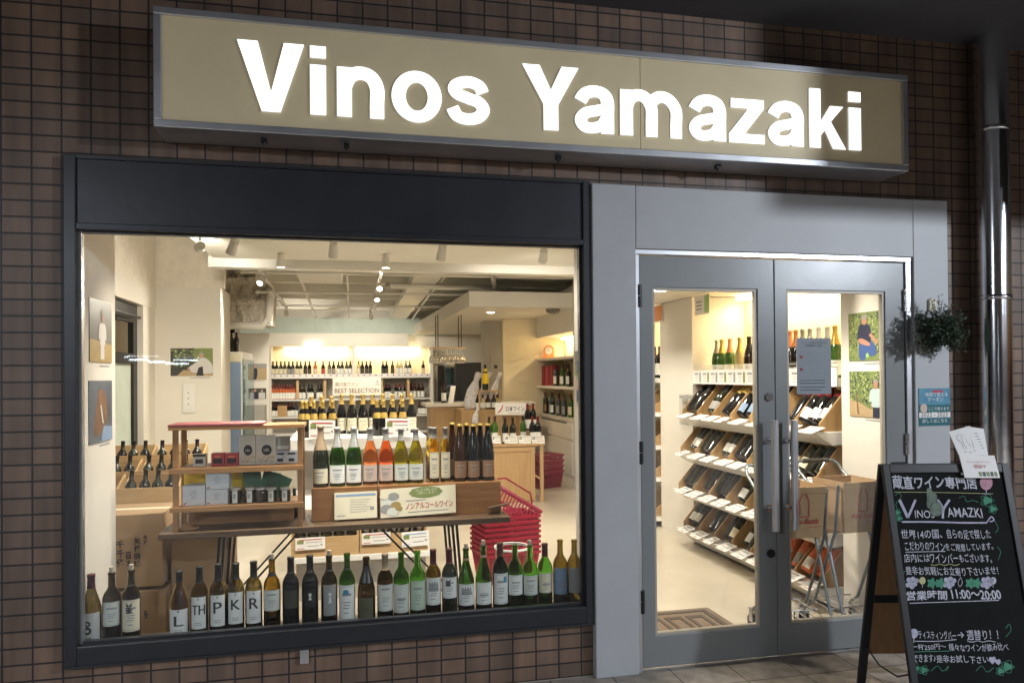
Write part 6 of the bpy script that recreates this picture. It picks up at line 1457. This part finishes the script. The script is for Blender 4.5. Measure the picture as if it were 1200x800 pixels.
m = MB(); m.box(RX0+.06, RX0+.09, .97, 1.0, .02, 1.05); m.build('post', 'white_gloss', t)
# bottles standing on the lit top shelf (px, kind, glass, foil)
TOPS = [(840,'champagne','b_green','silver_foil','lab_white'),(846,'champagne','b_green','gold_foil','lab_white'),(855.5,'champagne','b_green','orange_card','lab_white'),(867,'champagne','b_pale','gold_foil','lab_cream'),(878,'champagne','b_brown','black_foil','lab_white'),(884,'champagne','b_brown','black_foil','lab_white'),
        (926,'champagne','b_black','orange_card','lab_dark'),(933,'champagne','b_black','orange_card','lab_dark'),(941,'champagne','b_pale','silver_foil','lab_cream'),(949.5,'champagne','b_pale','silver_foil','lab_cream'),(960,'champagne','b_green','lab_white','lab_white'),(970,'champagne','b_dark','lab_white','lab_white'),(979,'champagne','b_green','gold_foil','lab_white')]
for i, (px, kind, gm_, fm, lm) in enumerate(TOPS):
    X = XR+.13; q = atx(px, 420, X); H = .315 if i < 6 else .33
    o = simple_bottle(kind, gm_, lm, fm, H, .64, (.06,.34), n=16, name='sparkling_wine_bottle'); place(o, (X, q.y, 1.406), f'{ORD[i]} sparkling wine bottle from the far end of the lit top rack shelf', 'sparkling bottles on the lit top rack shelf', (0,0,-.9))
# sloping wooden dividers and lying bottles on the lower tiers
rk = random.Random(11)
TN = ["second","third","fourth","bottom"]
SCH = {0: [('b_black','red_foil','lab_white'),('b_black','wine_foil',None),('b_dark','black_foil','lab_white'),('b_black','gold_foil','lab_blue'),('b_black','gold_foil',None),('b_dark','black_foil','lab_grey'),('b_black','black_foil',None)],
       1: [('b_dark','gold_foil','lab_cream'),('b_black','black_foil','lab_white'),('b_green','gold_foil','lab_white'),('b_black','beige_foil',None),('b_dark','black_foil','lab_white'),('b_dark','gold_foil',None),('b_black','black_foil','lab_white')],
       2: [('b_black','black_foil','lab_white'),('b_brown','beige_foil','lab_cream'),('b_black','black_foil','lab_grey'),('b_dark','black_foil','lab_white'),('b_black','wine_foil','lab_white'),('b_black','black_foil',None),('b_dark','beige_foil',None)],
       3: [('b_rose','beige_foil','lab_white'),('b_rose','silver_foil','lab_grey'),('b_dark','gold_foil','lab_white'),('b_dark','black_foil','lab_white'),('b_black','beige_foil','lab_cream'),('b_black','black_foil','lab_grey'),('b_dark','gold_foil','lab_white')]}
for i, (z, xf) in enumerate(tiers[1:]):
    ys = [RY0+.02+k*(RY1-RY0-.04)/7 for k in range(8)]; n_ = 0
    for k, y in enumerate(ys):
        m = MB(); m.prism([(xf+.09, z+.001), (xf+.30, z+.001), (xf+.40, z+.24), (xf+.27, z+.285), (xf+.06, z+.05), (xf+.06, z+.001)], (0, y-.006, 0), (1,0,0), (0,0,1), (0,.012,0))
        tag(m.build('rack_divider', 'crate_wood', None, (xf+.3, y, z)), f'{ORD[k]} sloping wooden divider from the doors on the {TN[i]} rack tier', 'divider', 'wooden dividers of the wine rack')
        if k == 7: break
        sc_ = SCH[i][k]
        for j in range(3):
            lm_ = sc_[2] if rk.random() < .5 else None
            if (j == 2 and rk.random() < .55) or rk.random() < .06: continue
            yb_ = y+.045+j*.080
            o = simple_bottle('champagne' if sc_[1] == 'gold_foil' else 'burgundy', sc_[0], lm_, sc_[1], .30, .62, (.06,.30), n=14)
            place(o, (xf+.105+rk.uniform(-.012,.012), yb_, z+.045), f'{ORD[n_]} bottle from the doors lying in the {TN[i]} rack tier', 'bottles lying in the wine rack'); o.rotation_euler = (R(-36+rk.uniform(-3,3)), rk.uniform(-.06,.06), -PI/2+rk.uniform(-.04,.04)); n_ += 1
    for k in range(9):
        y = RY0+.10+k*.212+rk.uniform(-.02,.02); w_ = .15 if rk.random() < .7 else .11
        a = Vector((xf-.035, y, z-.004)); ex = Vector((0,-w_,0)); ey = Vector((.10,0,.034)); nn = ex.cross(ey).normalized()
        m = MB(); q = nn*-.002; m.add([a, a+ex, a+ex+ey, a+ey, a+q, a+ex+q, a+ex+ey+q, a+ey+q], [(0,1,2,3),(7,6,5,4),(0,4,5,1),(1,5,6,2),(2,6,7,3),(3,7,4,0)])
        uv = lambda u, v, d=.0006: a+ex*u+ey*v+nn*d
        uvrect(m, uv, .1, .75, .75, .86, 1); uvrect(m, uv, .3, .35, .85, .44, 1); uvrect(m, uv, .1, .2, .25, .6, 2); uvrect(m, uv, .4, .1, .7, .16, 3)
        tag(m.build('price_card', ['paper','ink_grey','lab_pale','ink_red'], None, tuple(a)), f'{ORD[k]} white price card from the doors on the {TN[i]} rack tier lip', 'price card', 'price cards along the wine rack')
# category sign hung at the rack end and the far bay beyond the tall panel
q0, q1 = atx(815, 372, XR-.006), atx(832, 368, XR-.006)
m = MB(); m.box(XR-.012, XR-.002, q1.y, q0.y, 1.93, 2.09, 0); m.box(XR-.013, XR-.0121, q1.y+.004, q1.y+(q0.y-q1.y)*.32, 1.94, 2.08, 1)
for q in (2.03, 2.0, 1.97): m.quad((XR-.0126, q0.y-.03, q), (XR-.0126, q1.y+(q0.y-q1.y)*.5, q), (XR-.0126, q1.y+(q0.y-q1.y)*.5, q+.012), (XR-.0126, q0.y-.03, q+.012), 2)
tag(m.build('category_sign', ['paper','green_card','ink_grey'], None, (XR, q0.y, 1.93)), 'small white and green category sign at the top of the wine rack', 'sign')
m = MB(); y = atx(771, 370, XR-.006).y; m.box(XR-.012, XR-.002, y-.12, y+.2, 1.93, 2.09, 0); m.box(XR-.013, XR-.0121, y-.11, y+.08, 1.94, 2.08, 1); tag(m.build('category_sign', ['paper','orange_card'], None, (XR, y, 1.93)), 'small orange category sign above the far rack bay', 'sign')
t = thing('far_rack', 'second white rack bay with wooden boxes beyond the tall panel', 'wine rack', (3.1, 3.7, 0))
for z in (1.40, 1.08, .77, .47, .1):
    m = MB(); m.box(XR-.1 if z < 1.3 else XR, XB-.002, 3.104, 4.39, z-.04, z); m.build('tier', 'white_gloss', t)
m = MB(); m.box(XB-.14, XB-.05, 3.3, 4.2, 2.06, 2.085); m.build('light_strip', 'glow_warm', t)
lamp('strip_light', 'AREA', (XB-.16, 3.75, 2.045), 8, (1,.78,.46), t, .9, (XB+.06, 3.75, 1.4), sy=.05)
for i, z in enumerate((1.08, .77, .47, .1)):
    m = MB(); m.prism([(XR-.06, z+.001), (XR+.34, z+.001), (XR+.38, z+.26), (XR+.30, z+.27), (XR-.06, z+.06)], (0, 3.13, 0), (1,0,0), (0,0,1), (0,.02,0)); m.prism([(XR-.06, z+.001), (XR+.34, z+.001), (XR+.38, z+.26), (XR+.30, z+.27), (XR-.06, z+.06)], (0, 3.55, 0), (1,0,0), (0,0,1), (0,.02,0)); m.build('divider', 'crate_wood', t)
for i in range(3):
    o = simple_bottle('bordeaux', ['b_pale','b_black','b_dark'][i], 'lab_white', 'wine_foil', .31); place(o, (XR+.1, 3.2+.13*i, 1.401), f'{ORD[i]} bottle beyond the tall panel on the far rack shelf', 'bottles on the far rack bay', (0,0,-.9))
# clear acrylic leaflet holders hung on the tall panel
for k, px in enumerate((801, 809)):
    y = atx(px, 470, XR-.02).y; z0, z1 = 1.0, 1.26
    m = MB(); m.box(XR-.035, XR-.003, y-.055, y+.055, z0, z1, 0); m.box(XR-.036, XR-.0352, y-.05, y+.05, z1-.03, z1-.01, 1)
    tag(m.build('leaflet_pocket', ['thin_glass','ink_grey'], None, (XR, y, z0)), ['clear leaflet pocket on the tall panel, farther from the rack', 'clear leaflet pocket on the tall panel, nearer the rack'][k], 'leaflet holder')

# ------------------------------------------------------------------ door mat and shopping carts
q = [atz(775, 716, .004), atz(833, 712, .004), atz(866, 734, .004), atz(772, 742, .004)]
mx0, mx1, my0, my1 = 1.40, 1.93, .10, .40
p1, p2 = atz(826, 713, 0), atz(868, 735, 0)
mx1 = (p1.x+p2.x)/2; my1 = p1.y; my0 = .06
t = thing('door_mat', 'brown door mat with a raised key pattern inside the left door', 'door mat', ((1.42+mx1)/2, (my0+my1)/2, 0))
m = MB(); m.box(1.42, mx1, my0, my1, .001, .010); bevel(m.build('mat', 'mat_brown', t), .004)
m = MB(); W_, D_ = mx1-1.42, my1-my0
def mr(u0, v0, u1, v1): m.box(1.42+u0*W_, 1.42+u1*W_, my0+v0*D_, my0+v1*D_, .0105, .014)
mr(.06,.06,.94,.10); mr(.06,.90,.94,.94); mr(.06,.105,.10,.895); mr(.90,.105,.94,.895)
for k in range(4):
    u = .15+k*.185; mr(u,.18,u+.03,.82); mr(u+.031,.77,u+.12,.82); mr(u+.121,.34,u+.15,.82); mr(u+.07,.34,u+.12,.39); mr(u+.031,.18,u+.14,.23)
m.build('pattern', 'mat_dark', t)
def cart(label, ox, oy, rz, zt_, print_side):
    t = thing('shopping_cart', label, 'shopping cart', (ox, oy, 0), rz, 'shopping carts parked inside the doors')
    W, D, H = .25, .25, .27; zb_ = zt_-H
    m = MB(); k = .88
    A_ = [(-W/2*k,-D/2*k,zb_),(W/2*k,-D/2*k,zb_),(W/2*k,D/2*k,zb_),(-W/2*k,D/2*k,zb_)]; B_ = [(-W/2,-D/2,zt_),(W/2,-D/2,zt_),(W/2,D/2,zt_),(-W/2,D/2,zt_)]
    in_ = [(x*.97, y*.97, z) for x, y, z in B_]; ib = [(x*.97, y*.97, z+.006) for x, y, z in A_]
    m.add(A_+B_+in_+ib, [(0,3,2,1)]+[(i,(i+1)%4,4+(i+1)%4,4+i) for i in range(4)]+[(4+i,4+(i+1)%4,8+(i+1)%4,8+i) for i in range(4)]+[(8+(i+1)%4,8+i,12+i,12+(i+1)%4)[::-1][::-1] for i in range(4)]+[(12,13,14,15)])
    bag = m.build('bag', 'canvas_bag', t, local=True)
    m = MB(); m.box(-W/2-.002, W/2+.002, -D/2-.003, D/2+.003, zt_-.035, zt_+.003); 
    m2 = MB()
    for x0,x1,y0,y1 in ((-W/2-.003,W/2+.003,-D/2-.004,-D/2+.004),(-W/2-.003,W/2+.003,D/2-.004,D/2+.004),(-W/2-.003,-W/2+.004,-D/2+.0045,D/2-.0045),(W/2-.004,W/2+.003,-D/2+.0045,D/2-.0045)): m2.box(x0,x1,y0,y1,zt_-.03,zt_+.004)
    m2.build('hem', 'canvas_bag', bag, local=True)
    m = MB(); yy = lambda z: -D/2*(k+(1-k)*(z-zb_)/H)-.0025
    def bp_(x, z): return (x, yy(z), z)
    out = [(-.028,0),(.028,0),(.028,.075),(.024,.095),(.010,.118),(.009,.155),(-.009,.155),(-.010,.118),(-.024,.095),(-.028,.075)]
    zc_ = zb_+.115
    for i in range(len(out)):
        (x0,z0),(x1,z1) = out[i], out[(i+1)%len(out)]; d = Vector((x1-x0, z1-z0)).normalized(); nx, nz = -d.y*.0030, d.x*.0030
        m.add([bp_(x0-nx,zc_+z0-nz), bp_(x1-nx,zc_+z1-nz), bp_(x1+nx,zc_+z1+nz), bp_(x0+nx,zc_+z0+nz)], [(0,1,2,3)])
    m.add([bp_(-.020,zc_+.012),bp_(.020,zc_+.012),bp_(.020,zc_+.07),bp_(-.020,zc_+.07)], [(0,1,2,3)], 1)
    m.add([bp_(-.009,zc_+.12),bp_(.009,zc_+.12),bp_(.009,zc_+.155),bp_(-.009,zc_+.155)], [(0,1,2,3)], 1)
    m.text('Wine Shuttle', (0,0,0), (1,0,0), (0,0,1), w=.16, h=.030, m=0, bold=.02, fn=lambda X, Y: (lambda z: (-.078+X+Y*.3, yy(z), z))(zb_+.075+Y+.01*X))
    m.add([bp_(.02,zb_+.055),bp_(.10,zb_+.06),bp_(.10,zb_+.063),bp_(.02,zb_+.058)], [(0,1,2,3)])
    m.build('print', ['ink_red','canvas_bag'], bag, local=True)
    r_ = .0085
    for sx in (-1, 1):
        x = sx*(W/2+.018)
        m = MB(); m.tube([(x, D/2+.10, zt_+.02), (x, D/2-.02, zt_-.06), (x*.98, .02, zb_+.02), (x, -D/2-.02, .10)], r_, 8); m.build('frame_tube', 'cart_metal', t, local=True)
        m = MB(); m.tube([(x, -D/2+.02, zt_-.01), (x, -D/2+.05, zb_+.0), (x, D/2-.02, .16), (x, D/2+.06, .10)], r_, 8); m.build('frame_tube', 'cart_metal', t, local=True)
        for y in (-D/2-.02, D/2+.06):
            m = MB(); m.box(x-.013, x-.009, y-.018, y+.018, .035, .105); m.box(x+.009, x+.013, y-.018, y+.018, .035, .105); m.box(x-.014, x+.014, y-.02, y+.02, .1055, .113); cs = m.build('caster', 'alu', t, local=True)
            m = MB(); m.tube([(x-.008, y+.012, .036), (x+.008, y+.012, .036)], .035, 16); m.build('wheel', 'rubber', cs, local=True)
    m = MB(); x = W/2+.018
    m.tube([(-x, D/2+.10, zt_+.02), (-x*.97, D/2+.13, zt_+.055), (-x*.8, D/2+.15, zt_+.075), (x*.8, D/2+.15, zt_+.075), (x*.97, D/2+.13, zt_+.055), (x, D/2+.10, zt_+.02)], r_, 8); hb = m.build('handlebar', 'cart_metal', t, local=True)
    m = MB(); m.tube([(-x*.6, D/2+.15, zt_+.075), (x*.6, D/2+.15, zt_+.075)], .014, 10); m.build('grip', 'lab_dark', hb, local=True)
    m = MB()
    for k_ in range(6): xx = -x+.02+k_*(2*x-.04)/5; m.tube([(xx, -D/2, .13), (xx, D/2+.05, .15)], .003, 5)
    for y in (-D/2, 0, D/2+.04): m.tube([(-x, y, .131+.02*(y+D/2)/D), (x, y, .131+.02*(y+D/2)/D)], .004, 5)
    m.build('lower_rack', 'alu', t, local=True)
    return t
cart('shopping cart with a printed beige bag right behind the door handles', 2.365, .225, R(-3), at(950, 571, .10).z, 0)
cart('shopping cart with a printed beige bag half hidden by the chalkboard', 2.705, .215, R(2), at(1004, 565.5, .09).z, 0)

# ------------------------------------------------------------------ ceiling: beams, ducts, tracks, spots, air conditioner
def beam(x0, x1, y0, y1, z0, z1, m_='ceiling_paint', name='ceiling_beam'):
    b = MB(); b.box(x0, x1, y0, y1, z0, z1); struct(name, b, m_)
beam(-1.20, 3.6, 3.551, 3.70, 2.42, 2.56, 'white_gloss')
for y, z in ((6.0, 2.86), (7.6, 2.80), (9.2, 2.74), (10.8, 2.70)): beam(-1.27, 4.0, y, y+.16, z, 3.119)
def duct(name, label, cat, a, b_, w, h, m_):
    m = MB(); m.bar(a, b_, w, h); return tag(bevel(m.build(name, m_, None, tuple(a)), .004), label, cat)
duct('air_duct', 'flat white duct running towards the rear under the ceiling', 'duct', (.98, 5.6, 2.72), (1.00, 11.9, 2.66), .34, .10, 'white_gloss')
duct('cable_tray', 'grey cable tray crossing under the ceiling near the canopy', 'duct', (.5, 6.6, 2.66), (3.9, 6.7, 2.66), .10, .05, 'duct_grey')
for i, (pts, r_) in enumerate(([[(.55,6.4,2.62),(1.6,6.45,2.62),(2.4,6.9,2.60),(3.6,7.1,2.60)], .035], [[(1.5,4.4,2.66),(1.9,6.2,2.60),(2.8,6.9,2.56)], .03], [[(-1.1,4.0,2.55),(3.4,4.1,2.58)], .025], [[(-1.2,7.0,2.58),(3.4,7.05,2.6)], .018], [[(-1.2,8.5,2.54),(3.4,8.5,2.56)], .018])):
    m = MB(); m.tube(pts, r_, 10); tag(m.build('ceiling_pipe', 'white_gloss' if i != 1 else 'duct_grey', None, tuple(pts[0])), ['white pipe curving across towards the canopy under the ceiling', 'grey bent pipe above the front of the canopy', 'white pipe straight across behind the low ceiling edge', 'thin white conduit straight across the middle of the shop', 'thin white conduit straight across nearer the rear shelves'][i], 'pipe', 'pipes under the shop ceiling')
for i, (pts, r_, lb) in enumerate((([(1.2,4.6,2.72),(1.25,8.5,2.70),(1.3,11.8,2.62)], .022, 'thin conduit running back to the left of the canopy'), ([(1.75,4.4,2.78),(1.9,6.0,2.74),(3.3,6.2,2.72)], .05, 'fat grey flexible duct bending above the canopy front'), ([(2.3,4.1,2.70),(2.35,6.4,2.74)], .03, 'short pipe running back above the canopy front'), ([(-1.2,5.6,2.66),(3.4,5.65,2.68)], .022, 'white conduit across the shop above the air conditioner'), ([(.0,5.5,2.72),(.02,11.6,2.60)], .014, 'hair-thin conduit running back beside the middle track'), ([(-.55,4.2,2.68),(-.60,11.4,2.58)], .02, 'white conduit running back between the two tracks'))):
    m = MB(); m.tube(pts, r_, 10); tag(m.build('ceiling_pipe', ['white_gloss','duct_grey'][i == 1], None, pts[0]), lb, 'pipe', 'pipes under the shop ceiling')
for i in range(7):
    x, y = (2.0+.22*i, 6.3+.25*(i % 3)); m = MB(); m.tube([(x, y, 2.73), (x+.01, y, 3.118)], .006, 6); tag(m.build('hanger_rod', 'duct_grey', None, (x, y, 2.8)), f'{ORD[i]} thin hanger rod from the left above the canopy', 'rod', 'hanger rods above the canopy')
YR_ = 8.2; rp_ = random.Random(2)
xa, xc = at(262, 380, YR_).x, at(319, 380, YR_).x; zb0, zt0 = at(290, 381, YR_).z, at(290, 306, YR_).z
nx_, nz_ = 26, 24; b = MB()
hh = [[.05*math.sin(i*.9+1.3*math.sin(j*.7))*math.sin(j*.6)+rp_.uniform(-.035,.035) for i in range(nx_+1)] for j in range(nz_+1)]
vs = [(xa+(xc-xa)*i/nx_+rp_.uniform(-.01,.01), YR_-.05+hh[j][i]-(.14 if 7 < j < 10 or 15 < j < 18 else 0), zb0+(zt0-zb0)*j/nz_) for j in range(nz_+1) for i in range(nx_+1)]
b.add(vs, [(j*(nx_+1)+i, j*(nx_+1)+i+1, (j+1)*(nx_+1)+i+1, (j+1)*(nx_+1)+i) for j in range(nz_) for i in range(nx_)])
b.box(xa, xc, YR_+.06, YR_+.6, zb0, 3.1)
o = b.build('rough_beam', 'rough_plaster', None, ((xa+xc)/2, YR_, zb0)); tag(o, 'rough bare plaster beam end under the ceiling beside the left spotlights', 'beam', kind='thing')
m = MB(); m.tube([(xa, YR_-.22, zb0-.02), (xc-.12, YR_-.22, zb0-.02), (xc-.02, YR_-.22, zb0+.08), (xc, YR_-.2, zb0+.5)], .06, 12); tag(m.build('wall_pipe', 'plaster', None, (xa, YR_, zb0)), 'thick cream pipe bending up along the rough beam end', 'pipe')
t = thing('air_conditioner', 'white ceiling cassette air conditioner with a dark slot', 'air conditioner', (.1, 5.5, 2.6))
a, c = at(346, 330, 4.6).x, at(401, 330, 4.6).x
m = MB(); m.box(a, c, 4.6, 5.4, 2.52, 2.72); bevel(m.build('casing', 'ac_white', t), .01)
m = MB(); m.box(a+.09, c-.04, 4.585, 4.5995, 2.545, 2.60); m.build('air_slot', 'ac_slot', t)
m = MB(); m.box(a-.02, c-.05, 4.75, 5.35, 2.7205, 2.95); m.build('upper_box', 'duct_grey', t)
for lb, a, b_ in (('white light track running back in the middle of the ceiling', (.37, 4.9, 2.60), (.40, 10.3, 2.60)), ('white light track running back along the left side of the ceiling', (-.93, 4.7, 2.62), (-1.0, 9.6, 2.60)), ('white light track across the shop just inside the window', (-1.0, .27, 2.485), (2.2, .27, 2.485)), ('white light track across the shop above the island rack', (-.9, 2.2, 2.485), (2.2, 2.2, 2.485))):
    m = MB(); m.bar(a, b_, .035, .028); tag(m.build('light_track', 'white_gloss', None, a), lb, 'light track', 'light tracks on the shop ceiling')
spot(-1.02, 2.2, 2.37, 30, (-1.8, 5.0, 2.5), 'spotlight at the left end of the rack track, turned towards the rough wall', angle=80)
k = 0
for x, tx in ((-.66, -.72), (-.40, -.50), (.0, -.15), (.5, .3), (.95, .8)):
    spot(x, .27, 2.37, 27, (tx, .78, .75), f'{ORD[k]} spotlight from the left on the track just inside the window', angle=95); k += 1
for k, x in enumerate((1.6, 2.1)): spot(x, .27, 2.37, 44, (x+.6, .75, .7), f'{ORD[k]} spotlight from the window bay on the track above the doors', angle=110)
for k, (x, tx, ty) in enumerate(((-.8, -1.6, 3.2), (-.1, -.2, 3.6), (.7, .5, 3.2), (1.5, 1.9, 4.5), (2.1, 3.0, 2.4))): spot(x, 2.2, 2.37, 46, (tx, ty, .7), f'{ORD[k]} spotlight from the left on the track above the island rack', angle=115)
for k, (x, y, z, tx, ty, e) in enumerate(((.37, 5.4, 2.49, .2, 3.2, 24), (.38, 6.6, 2.49, .5, 5.2, 34), (.39, 8.0, 2.49, -.4, 8.6, 40), (.40, 9.8, 2.49, .4, 12, 44))): spot(x, y, z, e, (tx, ty, .9), f'{ORD[k]} spotlight from the front on the middle ceiling track', angle=120)
for k, (x, y, z, tx, ty, e) in enumerate(((-.93, 5.2, 2.51, -1.6, 3.6, 30), (-.95, 6.5, 2.51, -.5, 8.0, 26), (-.97, 7.8, 2.50, -.3, 9, 26), (-.99, 9.3, 2.50, -.8, 12, 44))): spot(x, y, z, e, (tx, ty, 1.0), f'{ORD[k]} spotlight from the front on the left ceiling track', angle=120)
for k, (px, Y) in enumerate(((329, 3.2), (452, 3.1))):
    q = at(px, 287, Y); spot(q.x, Y, 2.43, 20, (q.x, Y+.1, 0), ['small spotlight on the low ceiling above the pine shelf', 'small spotlight on the low ceiling above the rose bottles'][k], angle=110)
